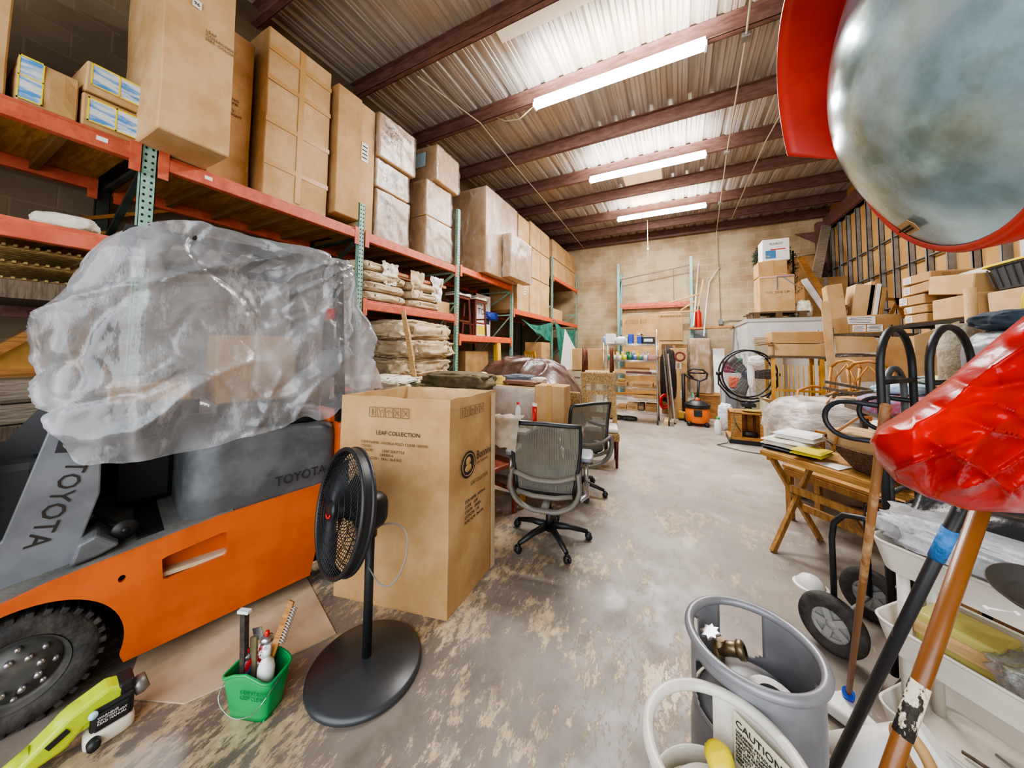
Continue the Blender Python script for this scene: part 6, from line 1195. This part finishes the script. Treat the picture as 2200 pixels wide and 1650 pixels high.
# ================================================================ folding table, bench and what lies on them
LZ = math.atan2(-.75, .66)
t = thing('folding_table', 'folding wooden table with crossed legs, holding napkins and a basket', 'table', (.56, 3.235, 0), LZ)
wt = mat('teak', 'b98848', .5, c2='9a6c34', ns=6, stretch=(1, 7, 7), bump=.08); wl = mat('teak_leg', 'ac7b40', .5, c2='875c2b', ns=6, stretch=(7, 7, 1), bump=.08)
b = MB()
for i in range(6): b.b2((0, .008+.083*i, .712), (.95, .083+.083*i, .73), bev=.003)
b.b2((0, 0, .69), (.95, .02, .72)); b.b2((0, .48, .69), (.95, .5, .72)); b.out('tabletop', wt, t)
for x in (.06, .86):
    b = MB(); b.bar((x, .03, .70), (x, .52, 0), .04, .028, (1, 0, 0), .003); b.out('leg', wl, t)
    b = MB(); b.bar((x+.032, .47, .70), (x+.032, -.02, 0), .04, .028, (1, 0, 0), .003); b.out('leg', wl, t)
    b = MB(); b.bar((x-.01, .02, .68), (x-.01, .48, .68), .03, .04); b.out('batten', wl, t)
for y, z in ((.18, .45), (.33, .28)): b = MB(); b.bar((.06, y, z), (.88, y, z), .025, .05); b.out('stretcher', wl, t)
b = MB(); b.bar((.42, .33, .28), (.42, .18, .45), .08, .02, (0, 1, 0)); b.out('centre_slat', wl, t)
t = thing('slatted_bench', 'low slatted wooden bench standing behind the folding table', 'bench', (.84, 3.83, 0), LZ)
for i in range(5): b = MB(); b.b2((-.02, .0+.085*i, .45), (1.1, .075+.085*i, .475), bev=.003); b.out('seat_slat', wt, t)
for x in (.02, 1.0):
    for y in (.03, .38): b = MB(); b.bar((x, y, 0), (x, y, .45 if y < .2 else .74), .045, .045); b.out('leg', wl, t)
b = MB(); b.bar((0, .0, .42), (1.05, .0, .42), .02, .05); b.out('apron', wl, t); b = MB(); b.bar((0, .40, .74), (1.05, .40, .74), .03, .05); b.out('back_rail', wl, t)
for i in range(14): b = MB(); b.bar((.06+.075*i, .40, .475), (.06+.075*i, .40, .72), .016, .016); b.out('spindle', wl, t)
TM = Matrix.Translation((.56, 3.235, 0)) @ Matrix.Rotation(LZ, 4, 'Z')
def tp(x, y, z=.732): return TM @ Vector((x, y, z))
def fold(label, x, y, z, w, d, h, m, name='folded_napkins', cat='napkins', seed=0):
    t = thing(name, label, cat, tp(x, y, z), LZ+.25)
    for k in range(2):
        def f(u, v): 
            a = (u-.5)*w*(1-.03*k); bb = (v-.5)*d; e = max(0, 1-max(abs(2*u-1), abs(2*v-1))**8); return Vector((a, bb, h*(k+.15)/2+h*.42*e+.006*noise.noise(Vector((a*9, bb*9, seed+k)))))
        b = MB(); b.surf(f, 26, 20); b.box((0, 0, h*(k+.1)/2+h*.08), (w*.98, d*.97, h*.16), None, .004); b.out('cloth_layer', m, t)
    return t
fold('black folded cloth at the bottom of the napkin pile', .10, .22, .732, .34, .28, .03, 'black', 'folded_cloth', 'cloth', 1); fold('lower stack of folded white napkins at the left end of the folding table', .07, .22, .764, .30, .26, .06, 'cream', seed=2); fold('upper stack of folded white napkins, slightly turned', .11, .26, .826, .26, .24, .055, mat('napkin_white', 'efece6', .85), seed=4)
fold('yellow folded cloth beside the white napkins', .27, .14, .765, .18, .22, .04, mat('mustard', 'cdbb2a', .8), 'folded_cloth', 'cloth', 5)
b = MB(); b.prism([(0, 0), (.16, -.02), (.14, .14), (.04, .1)], (0, 0, 0), (1, 0, 0), (0, 1, 0), .002); o = b.out('paper_card', 'paper'); o.location = tp(.33, .06, .734); o.rotation_euler = (0, 0, LZ); tag(o, 'white paper card lying before the wicker basket', 'paper')
t = thing('wicker_basket', 'dark wicker boat-shaped basket with bent cane handles on the folding table', 'basket', tp(.62, .24), LZ)
def bsk(u, v):
    a = 2*pi*u; w_ = .15+.16*v; d_ = .10+.10*v; return Vector((w_*cos(a)*(1 if abs(cos(a)) < .99 else 1.02), d_*sin(a), v*.15+.03*v*cos(a)**2))
b = MB(); b.surf(bsk, 60, 10, closeu=True)
for v in [i/12 for i in range(13)]: b.tube([bsk(i/44, v) for i in range(44)], .0065, 5, closed=True)
for i in range(44): b.tube([bsk(i/44, v)*1.01 for v in (0, .5, 1.)], .004, 4)
b.lathe([(0, .004), (.12, .004)], n=20); b.out('basket_body', mat('wicker_dark', '4d3423', .7, c2='6d4c33', ns=60, bump=.6), t)
for s in (-.05, .04):
    b = MB(); b.tube([(s*3-.02, -.17, .12), (s*3, -.16, .25), (s*2, -.06, .34), (s*2, .06, .34), (s*3, .16, .25), (s*3, .17, .14)], .009, 8); b.out('handle', mat('cane', 'a06a38', .5), t)
x = carton('pale carton lying inside the wicker basket', tp(.58, .24, .86), .40, .24, .12, LZ, m='card2', tape='n'); cloth('crumpled white cloth on the carton in the basket', tp(.68, .26, .985), (.24, .2, .09), 4, 'cream')
# ================================================================ hand trucks
def hand_truck(label, loc, rz, wheels=True, hgt=1.62, dh=True, m='black', W=.40):
    t = thing('hand_truck', label, 'hand truck', loc, rz); r = .0155
    b = MB(); b.tube([(0, 0, .05)]+[(0, 0, hgt-.2)]+arc((W/2, 0, hgt-.2), W/2, pi, 0, 12, (1, 0, 0), (0, 0, 1))[1:]+[(W, 0, .05)], r, 10); b.out('frame_loop', m, t)
    for z in (1.12, 1.36, .75, .4): b = MB(); b.tube([(0, 0, z), (W, 0, z)], .012, 8); b.out('crossbar', m, t)
    b = MB(); b.b2((-.02, -.28, .0), (W+.02, .0, .012)); b.out('toe_plate', m, t)
    if dh:
        for x in (0, W): b = MB(); b.tube([(x, 0, 1.25), (x, .10, 1.255)]+arc((x, .12, 1.165), .09, pi/2, -pi/2, 10, (0, 1, 0), (0, 0, 1))+[(x, .10, 1.075), (x, 0, 1.08)], .0125, 8); b.out('side_handle', m, t)
    if wheels:
        b = MB(); b.cyl((-.03, .2, .135), (W+.03, .2, .135), .01, 8); b.out('axle', 'grey', t)
        for x in (-.03, W+.03):
            b = MB(); b.lathe([(.075, -.025), (.105, -.034), (.13, -.026), (.136, 0), (.13, .026), (.105, .034), (.075, .025)], (x, .2, .136), (1, 0, 0), 40); wh = b.out('wheel', 'rubber', t)
            b = MB(); b.lathe([(.082, -.018), (.078, -.01), (.066, -.008)], (x, .2, .136), (1, 0, 0), 36); b.lathe([(.0, -.02), (.02, -.018), (.024, -.006)], (x, .2, .136), (1, 0, 0), 20)
            for k in range(5):
                a = 2*pi*k/5; d = Vector((0, cos(a), sin(a))); b.bar(Vector((x-.01, .2, .136))+d*.015, Vector((x-.01, .2, .136))+d*.075, .03, .012, (1, 0, 0))
            b.lathe([(0, .0), (.078, .0)], (x, .2, .136), (1, 0, 0), 30); b.out('hub', mat('hub_grey', '9b9a96', .45), wh)
        for x in (.0, W): b = MB(); b.tube([(x, 0, .70), (x, .08, .70), (x, .15, .685), (x, .19, .63), (x, .2, .55), (x, .2, .14)], .0135, 8); b.out('brace', m, t)
    return t
TZ = math.atan2(.79, .61)
hand_truck('nearest black hand truck with looped side handles, behind the utility cart', (.845, 2.17, 0), TZ)
hand_truck('second black hand truck, its arch to the right of the first', (1.05, 2.27, 0), TZ-.12, False, 1.63, False)
hand_truck('third smaller grey hand truck seen between the arches', (1.0, 2.52, 0), TZ, False, 1.49, False, W=.25, m=mat('scuffed_black', '3f4244', .5, c2='585b5c', ns=20))
# ================================================================ dust mask, rods
t = thing('dust_mask', 'white crumpled dust mask lying on the floor by the hand truck wheel', 'mask', (.735, 2.83, 0)); b = MB(); b.lathe([(.075, 0), (.07, .02), (.045, .05), (.0, .065)], n=20); b.lathe([(.09, .0), (.075, .006)], n=20); b.out('mask_cup', 'white', t)
def rod(name, label, cat, a, c_, r, m, extra=None):
    t = thing(name, label, cat, (c_.x, c_.y, 0)); o = Vector((c_.x, c_.y, 0)); b = MB(); b.tube([a-o, c_-o], r, 14); b.out('shaft', m, t); return t, o
a, c_ = at(1903, 872, 'Y', 1.05), Vector((.612, 1.935, .06)); t, o = rod('roller_pole', 'thin worn wooden pole with a blue ring and white foot, left of the poles', 'pole', a, c_, .0095, mat('worn_pole', '7f5328', .6, c2='a98862', ns=9, nd=7, rng=(.5, .6), stretch=(1, 1, .4)))
b = MB(); d = (a-c_).normalized(); b.tube([c_-o, c_-o+d*.04], .02, 14); b.out('blue_ring', 'blue', t); b = MB(); b.tube([c_-o-d*.0, Vector((-.02, .02, .03))], .018, 10); b.lump((-.05, -.03, .03), (.26, .10, .06), 3, .05, 2, .6, rz=-.6, sub=4); b.out('white_head', 'white', t)
a, c_ = dep(2080, 1060, .80), dep(1812, 1605, 1.04); e = c_+(c_-a)*(c_.z/(a.z-c_.z)); e.z = .0; t, o = rod('black_pole', 'black scuffed pole with blue tape round it, under the red bag', 'pole', a+(a-c_)*.25, e, .0135, mat('black_paint', '232224', .45, c2='8d8a86', ns=30, nd=6, rng=(.66, .7)))
def along(px, py, a, c_):  # nearest point of the pole a-c seen at the pixel
    best = min((abs((lambda v: (1100+F_*v.dot(rt)/v.dot(fw)-px)**2+(CY-F_*v.dot(up)/v.dot(fw)-py)**2)(a+(c_-a)*k/100-Vector((0, 0, EYE)))), k) for k in range(-30, 131)); return a+(c_-a)*best[1]/100
b = MB(); b.tube([along(2050, 1135, a, c_)-o, along(2015, 1200, a, c_)-o], .0155, 14); b.out('blue_tape', mat('masking_blue', '3f86c9', .6, c2='2f6fb0', ns=30, bump=.5), t)
a, c_ = dep(2112, 1080, .76), dep(1918, 1640, .70); e = c_+(c_-a)*(c_.z/(a.z-c_.z)); e.z = 0; t, o = rod('wooden_pole', 'thick varnished wooden pole with peeling white paint band, in front of the cart', 'pole', a+(a-c_)*.2, e, .0150, mat('varnished', '7c4a1c', .4, c2='633813', ns=5, nd=5, stretch=(1, 1, .3), coat=.2))
b = MB(); b.tube([along(1975, 1468, a, c_)-o, along(1940, 1580, a, c_)-o], .0162, 16); b.out('peeling_paint', mat('peeling', 'd8ccb2', .7, c2='2b241c', ns=45, nd=7, rng=(.5, .54), stretch=(1, 1, .5), bump=.8, bs=60), t)
# red bag
tx = [(1868, 948), (1885, 918), (1960, 872), (2040, 812), (2110, 752), (2200, 678), (2300, 610), (2420, 545)]
bx_ = [(1868, 950), (1885, 990), (1925, 1035), (1990, 1068), (2080, 1096), (2200, 1103), (2300, 1100), (2420, 1075)]
def lerp_px(L_, x):
    for (a0, b0), (a1, b1) in zip(L_, L_[1:]):
        if x <= a1: return b0+(b1-b0)*(x-a0)/(a1-a0)
    return L_[-1][1]
def bag(s):
    def f(u, v):
        x = 1868+552*u**1.25; y0, y1 = lerp_px(tx, x), lerp_px(bx_, x); y = y0+(y1-y0)*v; th = .11*min(1, (sin(pi*v)+.001)**.6)*min(1, 4*u+.02)**.6
        P_ = Vector((x*.012, y*.012, 0)); k = ridge(Vector((x*.003+y*.0045, y*.0012-x*.0008, 3.)), 2.0); n_ = .020*max(0, k)**4+.016*max(0, ridge(Vector((x*.0015-y*.004, y*.001+x*.001, 7.)), 2.6))**4-.007*(1-crumple(P_*.55+Vector((.3*noise.noise(P_), 0, 0)), 1.0, .14))*max(0, noise.noise(P_*.4)*2+.5)+.008*noise.noise(P_*.5)
        n_ *= min(1, 8*v*(1-v)+.1)
        return dep(x, y, .64-s*th*.9-n_*s*.9)
    return f
t = thing('red_plastic_bag', 'large glossy red plastic bag wrapped over the heads of the poles', 'bag', (.4, .62, 1.2)); o = Vector((-.4, -.62, -1.2))
b = MB(); b.surf(lambda u, v: bag(1)(u, v)+o, 110, 70); b.surf(lambda u, v: bag(-.6)(u, v)+o, 40, 24); b.out('bag_skin', mat('red_film', 'c40704', .24, c2='9c0503', ns=5, bump=.12, bs=22, spec=.2), t)
# ================================================================ utility cart
CZ = math.atan2(-.71, .705); t = thing('utility_cart', 'white plastic three-tier utility cart loaded with bags and tools', 'cart', (.655, 1.85, 0), CZ); LC, WC = .95, .40
cartm = mat('cart_white', 'd5cfc4', .4, c2='c4bcae', ns=3)
def tray(z, h):
    pl = [(LC/2+p[0], WC/2+p[1]) for p in rrect(LC, WC, .06, 5)]
    b = MB()
    def f(u, v, ins=0.):
        k = u*len(pl); i = int(k) % len(pl); fr = k-int(k); q = [pl[i][j]+(pl[(i+1) % len(pl)][j]-pl[i][j])*fr for j in (0, 1)]; s = .94+.06*v-ins
        return Vector((LC/2+(q[0]-LC/2)*s, WC/2+(q[1]-WC/2)*s, z-h+h*v))
    b.surf(lambda u, v: f(u, v), 48, 3, closeu=True); b.surf(lambda u, v: f(u, v, .015), 48, 3, closeu=True); b.tube([f(i/48, 1, .006) for i in range(48)], .006, 6, closed=True)
    b.prism([(p[0]*.94+LC*.03, p[1]*.94+WC*.03) for p in pl], (0, 0, z-h), (1, 0, 0), (0, 1, 0), .008); return b.out('tray', cartm, t)
for z in (.77, .47, .15): tray(z, .10)
for x in (.06, LC-.06):
    for y in (.10, WC-.10): b = MB(); b.cyl((x, y, .06), (x, y, .72), .018, 12); b.out('post', cartm, t); b = MB(); b.lathe([(0, -.01), (.026, -.01), (.026, .01), (0, .01)], (x, y, .026), (1, 0, 0), 12); b.out('caster', 'black', t)
CM = Matrix.Translation((.655, 1.85, 0)) @ Matrix.Rotation(CZ, 4, 'Z')
def cp(x, y, z): return CM @ Vector((x, y, z))
def onc(o, x, y, z, rz=0): o.location = cp(x, y, z); o.rotation_euler = (0, 0, CZ+rz); return o
film = film_mat('white_film', .55, .9, gl=.05, rough=.18, bump=.8, bsc=7)
b = MB(); b.lump((0, 0, .05), (.62, .38, .12), 3, .15, 2.5, .6, crease=.08); tag(onc(b.out('white_plastic_bag', film), .28, .2, .765), 'white plastic bag spread over the top tray of the cart', 'plastic bag')
b = MB(); b.lump((0, 0, .04), (.4, .3, .12), 7, .15, 2.5, .6, crease=.08); tag(onc(b.out('white_plastic_bag', film), .72, .17, .765), 'second white plastic bag at the near end of the cart top', 'plastic bag')
b = MB(); b.surf(lambda u, v: Vector(((u-.5)*.7, (v-.5)*.36, .17+.05*noise.noise(Vector((u*3, v*3, 2)))-.09*abs(2*v-1)**2-.04*(1-u))), 40, 24); o = b.out('black_plastic_bag', mat('black_film', '222325', .3, bump=.4, bs=12)); o.modifiers.new('t', 'SOLIDIFY').thickness = .004; tag(onc(o, .38, .36, .79), 'black plastic bag lying behind the white bags on the cart', 'plastic bag')
b = MB()
for i in range(22): b.bar((.36*i/21-.18, -.14, 0), (.36*i/21-.18, .14, 0), .005, .005)
for i in range(16): b.bar((-.18, -.14+.28*i/15, .003), (.18, -.14+.28*i/15, .003), .005, .005)
b.tube([(-.18, -.14, 0), (.18, -.14, 0), (.18, .14, 0), (-.18, .14, 0)], .008, 6, closed=True); o = b.out('mesh_grid', 'black'); tag(onc(o, .62, .42, .905), 'black wire mesh panel on the cart beneath the red bag', 'mesh panel')
b = MB(); b.lathe([(0, .0), (.05, .0), (.08, .03), (.083, .03), (.055, -.006), (0, -.006)], n=36); o = b.out('dark_bowl', mat('dark_bowl', '3b3733', .5)); o.location = dep(2225, 1285, .92); o.rotation_euler = (R(20), R(-10), 0); tag(o, 'shallow dark metal dish at the right edge of the cart', 'dish')
b = MB(); p0, p1 = dep(2118, 1305, .88), dep(2185, 1318, .88); b.tube([p0, p1], .002, 6); b.lump(p0, (.012, .012, .01), 1, .1, 3, 1, sub=2); b.lump(p1, (.012, .012, .01), 2, .1, 3, 1, sub=2); solo(b, 'cotton_swab', 'white', 'white cotton swab lying against the dark dish', 'cotton swab')
b = MB(); b.lump((0, 0, .06), (.34, .26, .13), 8, .2, 3, .6, crease=.1); tag(onc(b.out('clear_plastic_bag', film_mat('clear_bag', .08, .35, gl=.06, rough=.12, bump=1., bsc=14)), .42, .17, .385), 'crumpled clear plastic bag in the middle cart tray', 'plastic bag')
b = MB(); b.b2((-.10, -.08, 0), (.10, .08, .11), bev=.01); b.mi = 1; b.b2((-.10, -.085, .03), (.10, -.081, .08)); tag(onc(b.out('yellow_tub', [mat('olive_clear', 'b8ae62', .4), 'pine']), .16, .24, .382), 'olive yellow plastic tub at the far end of the middle cart tray', 'tub')
b = MB(); b.b2((-.14, -.05, 0), (.14, .05, .09), bev=.004); b.mi = 1; b.b2((-.06, -.053, .02), (.1, -.051, .08)); tag(onc(b.out('teal_box', ['grey', mat('teal_label', '1f6f86', .5)]), .68, .22, .382), 'grey box with a teal label in the middle cart tray', 'box')
for i, (x, y, r_, m) in enumerate(((.30, .18, .1, 'lath'), (.34, .24, -.2, 'steel'), (.26, .12, .3, 'dwood'), (.45, .2, .05, mat('rust', '5f3c2a', .8, c2='3c2a20', ns=40)))):
    tt = thing('rusty_tool', ['long brown-handled', 'steel-shafted', 'dark red-handled', 'rust-coloured'][i]+' tool lying in the lowest cart tray', 'tool', cp(x, y, .06), CZ+r_); b = MB(); b.tube([(-.14, 0, .012), (.1, 0, .02)], .006, 8); b.out('shaft', m, tt); b = MB(); b.lathe([(.0, -.02), (.02, -.018), (.022, .0), (.02, .018), (0, .02)], (.12, 0, .022), (0, 1, 0), 12); b.out('tool_head', MATS.get('rust') or 'lath', tt)
# white tube, tape roll at the bottom edge
t = thing('white_pipe', 'short white plastic pipe lying at the foot of the poles', 'pipe', (.52, 1.30, .0)); q0, q1 = dep(1800, 1625, 1.12), dep(2010, 1600, 1.0); b = MB(); o = Vector((.52, 1.30, 0)); b.tube([q0-o, q1-o], .055, 24); b.out('pipe_wall', 'white', t)
b = MB(); b.lathe([(.045, -.012), (.062, -.012), (.062, .012), (.045, .012), (.045, -.012)], (0, 0, 0), (1, .3, .1), 30); o = b.out('tape_roll', 'card'); o.location = dep(1965, 1625, .93); tag(o, 'roll of tan tape hanging on the pipe behind the thick pole', 'tape roll')
b = MB(); b.lathe([(.10, 0), (.11, .16), (.104, .16), (.095, .01), (0, .01)], n=28); o = b.out('white_bucket', 'white'); o.location = (.62, 1.52, 0); tag(o, 'white bucket standing between the tank and the cart', 'bucket')
# ================================================================ propane cylinders
def cylinder(name, label, c, zr, Rr, m, rim, wins, slots=()):
    t = thing(name, label, 'gas cylinder', c); zb = zr-.17
    b = MB(); b.lathe([(Rr*.86, .0), (Rr*.88, .03), (Rr*.99, .07), (Rr, .10), (Rr, zb-.08), (Rr*.93, zb-.02), (Rr*.7, zb+.035), (Rr*.35, zb+.055), (0, zb+.06)], n=48); b.out('tank_body', m, t)
    n, k = 96, 24; b = MB(); rc = Rr*.965; g = [[b.bm.verts.new((rc*cos(2*pi*i/n), rc*sin(2*pi*i/n), zb-.015+(zr-zb+.015)*j/k)) for j in range(k+1)] for i in range(n)]
    for i in range(n):
        for j in range(k):
            a = 360*(i+.5)/n; z = (j+.5)/k; cut = False
            for a0, a1, z0, z1 in wins:
                w = (a1-a0) % 360; da = (a-a0) % 360
                if da < w and z0 < z < z1:
                    e = min(da, w-da); ez = min(z-z0, z1-z)
                    if not (e < 8 and ez < .09*(1-e/8)): cut = True
            if not cut: f = b.bm.faces.new((g[i][j], g[(i+1) % n][j], g[(i+1) % n][j+1], g[i][j+1])); f.smooth = True
    x = b.out('collar', m, t); s = x.modifiers.new('t', 'SOLIDIFY'); s.thickness = .004; s.offset = 0
    b = MB(); b.tube([(Rr*cos(2*pi*i/64), Rr*sin(2*pi*i/64), zr) for i in range(64)], .0125, 10, closed=True); b.out('rim_ring', rim, t); return t, zb
gm = mat('tank_grey', '86868a', .35, .25, c2='77777a', ns=6)
t, zb = cylinder('propane_cylinder', 'grey propane cylinder with an open-sided collar and brass valve', (.168, 1.145, 0), .70, .152, gm, gm, [(70, 118, .22, 1.1), (330, 20, .30, .62) if 0 else (345, 10, .25, .7), (200, 250, .1, .75), (150, 180, .3, .9)])
b = MB(); c_ = Vector((-.075, .045, zb+.03)); b.cyl(c_, c_+Vector((0, 0, .09)), .016, 12); b.cyl(c_+Vector((0, 0, .06)), c_+Vector((.055, -.01, .085)), .018, 14); b.lathe([(.019, 0), (.024, .004), (.024, .016), (.019, .02), (.012, .02)], c_+Vector((.045, -.01, .08)), (1, -.2, .4), 16); vv = b.out('valve', mat('brass', '8f7d62', .4, .8, c2='6a5a45', ns=30), t)
b = MB(); s = []
for i in range(16): a = 2*pi*i/16; r_ = .03 if i % 2 else .02; s.append((r_*cos(a), r_*sin(a)))
b.prism(s, c_+Vector((-.02, -.01, .10)), (1, .2, .3), (-.1, 1, .1), .008, .002); b.out('hand_wheel', 'steel', vv)
b = MB(); b.lathe([(.035, .001), (.045, .0), (.06, -.004)], (.04, -.02, zb+.058), (0, -.15, 1), 24); b.out('dome_label', 'paper', t); b = MB(); b.prism([(0, 0), (.04, 0), (.04, .022), (0, .022)], (.07, -.02, zb+.056), (1, 0, -.2), (0, 1, 0), .002); b.out('red_label', 'redp', t)
wm_ = mat('tank_white', 'd9d5cb', .35, c2='c9c3b5', ns=6); t, zb = cylinder('propane_cylinder', 'white propane cylinder with a yellow valve cap and a caution label', (.072, .858, 0), .65, .148, wm_, wm_, [(95, 175, .25, 1.1), (5, 40, .2, .7), (215, 300, .3, 1.1)])
b = MB(); c_ = Vector((.01, .09, zb+.035)); b.cyl(c_, c_+Vector((0, 0, .05)), .018, 12); vv = b.out('valve', MATS['brass'], t); b = MB(); b.lathe([(.024, .02), (.029, .025), (.029, .06), (.025, .065), (.018, .068), (0, .068)], c_, (-.25, -.25, 1), 24)
for i in range(16): a = 2*pi*i/16; 
b.out('yellow_cap', 'yellow', vv)
la_ = R(48); nn = -Vector((cos(la_), sin(la_), 0)); pc = -nn*.118+Vector((0, 0, zb+.085)); xx = UZ.cross(nn)
b = MB(); b.prism([(-.062, -.07), (.062, -.07), (.062, .075), (-.062, .075)], pc, xx, UZ, .0015, 0); lb = b.out('caution_label', mat('label_cream', 'cfc9ae', .6), t)
words('CAUTION', .022, pc+nn*.002-xx*.055+UZ*.048, xx, UZ, 'ink', lb)
words('LIQUEFIED PETROLEUM GAS\nEXTREMELY FLAMMABLE AND\nEXPLOSIVE. KEEP AWAY FROM\nHEAT, SPARKS AND FLAME.\nUSE ONLY OUTDOORS.\nDO NOT OVERFILL.\nKEEP VALVE CLOSED WHEN\nNOT IN USE.', .0085, pc+nn*.002-xx*.055+UZ*.034, xx, UZ, 'ink', lb, sp=1.1)
# ================================================================ convex mirror
mc = Vector((.41, .885, 1.99)); mn = Vector((-.965, .07, -.24)).normalized(); t = thing('convex_mirror', 'large round convex safety mirror with a red rim and hood', 'mirror', mc)
mu = mn.cross(UZ).normalized(); mv = mu.cross(mn); mv = mv if mv.z > 0 else -mv; RM = .30
mm = bpy.data.materials.new('mirror_sky_tint'); mm.use_nodes = True; N, L, bs = nodes(mm); tc = N.new('ShaderNodeTexCoord'); bs.inputs['Metallic'].default_value = .66; bs.inputs['Base Color'].default_value = (.62, .78, .85, 1)
L.new(mr(nz(5, 5), .3, .7, .14, .32), bs.inputs['Roughness']); L.new(mx(mr(nz(6, 6, (1, 1, 1), 0, .65, 3), .42, .62), 'b4d6e4', '93aaa4'), bs.inputs['Base Color'])  # pale blue and grey-green colour paints in a bright reflected sky
bp = N.new('ShaderNodeBump'); bp.inputs['Strength'].default_value = .12; bp.inputs['Distance'].default_value = .02; L.new(nz(5, 3), bp.inputs['Height']); L.new(bp.outputs[0], bs.inputs['Normal'])
b = MB(); b.lathe([(RM*sin(pi/2*i/16), .085*(cos(pi/2*i/16)) if i < 16 else 0) for i in range(17)][::-1] if 0 else [(RM*k/16, .10*(1-(k/16)**2)) for k in range(17)], (0, 0, 0), mn, 72); b.out('mirror_dome', mm, t)
rimm = mat('mirror_red', 'c9362a', .4, c2='b52c22', ns=4)
b = MB(); b.lathe([(RM-.004, .004), (RM+.006, .008), (RM+.012, .0), (RM+.014, -.045), (RM-.01, -.055), (.05, -.07), (0, -.07)], (0, 0, 0), mn, 72); b.out('rim', rimm, t)
b = MB(); b.surf(lambda u, v: (lambda a: (mu*cos(a)+mv*sin(a))*(RM+.012)+mn*(-.02+v*.15*min(1, 7*u, 7*(1-u))**1.0))(R(HA+u*HB)), 60, 6) if 0 else None
def hoodf(u, v): 
    a = R(6+u*120); e = min(1, 8*u, 9*(1-u)); return (mu*cos(a)+mv*sin(a))*(RM+.013+.012*v*e)+mn*(-.03+v*(.125*e+.02))
b = MB(); b.surf(hoodf, 80, 6); hd2 = b.out('hood', rimm, t); hd2.modifiers.new('t', 'SOLIDIFY').thickness = .004
b = MB(); b.tube([Vector((0, 0, 0))-mn*.07, -mn*.2+Vector((.1, 0, .05)), Vector((.5, .1, .1))], .02, 10); b.tube([Vector((.5, .1, .1)), Vector((3.4, .3, .3))], .02, 10); b.out('bracket', 'steel', t)
a_ = R(-70); pc = (mu*cos(a_)+mv*sin(a_))*RM*.80+mn*.042; sn = (mn*1.0+(mu*cos(a_)+mv*sin(a_))*.45).normalized(); sx_ = mu-sn*mu.dot(sn); sx_.normalize(); sy_ = sn.cross(sx_); b = MB(); b.prism([(-.03, -.014), (.03, -.014), (.03, .014), (-.03, .014), (-.038, 0)], pc+sn*.002, sx_, sy_, .001); st = b.out('sticker', 'card2', t)
words('SAFETY MIRROR\nDO NOT CLEAN WITH', .0065, pc+sn*.003-sx_*.026+sy_*.003, sx_, sy_, 'ink', st)
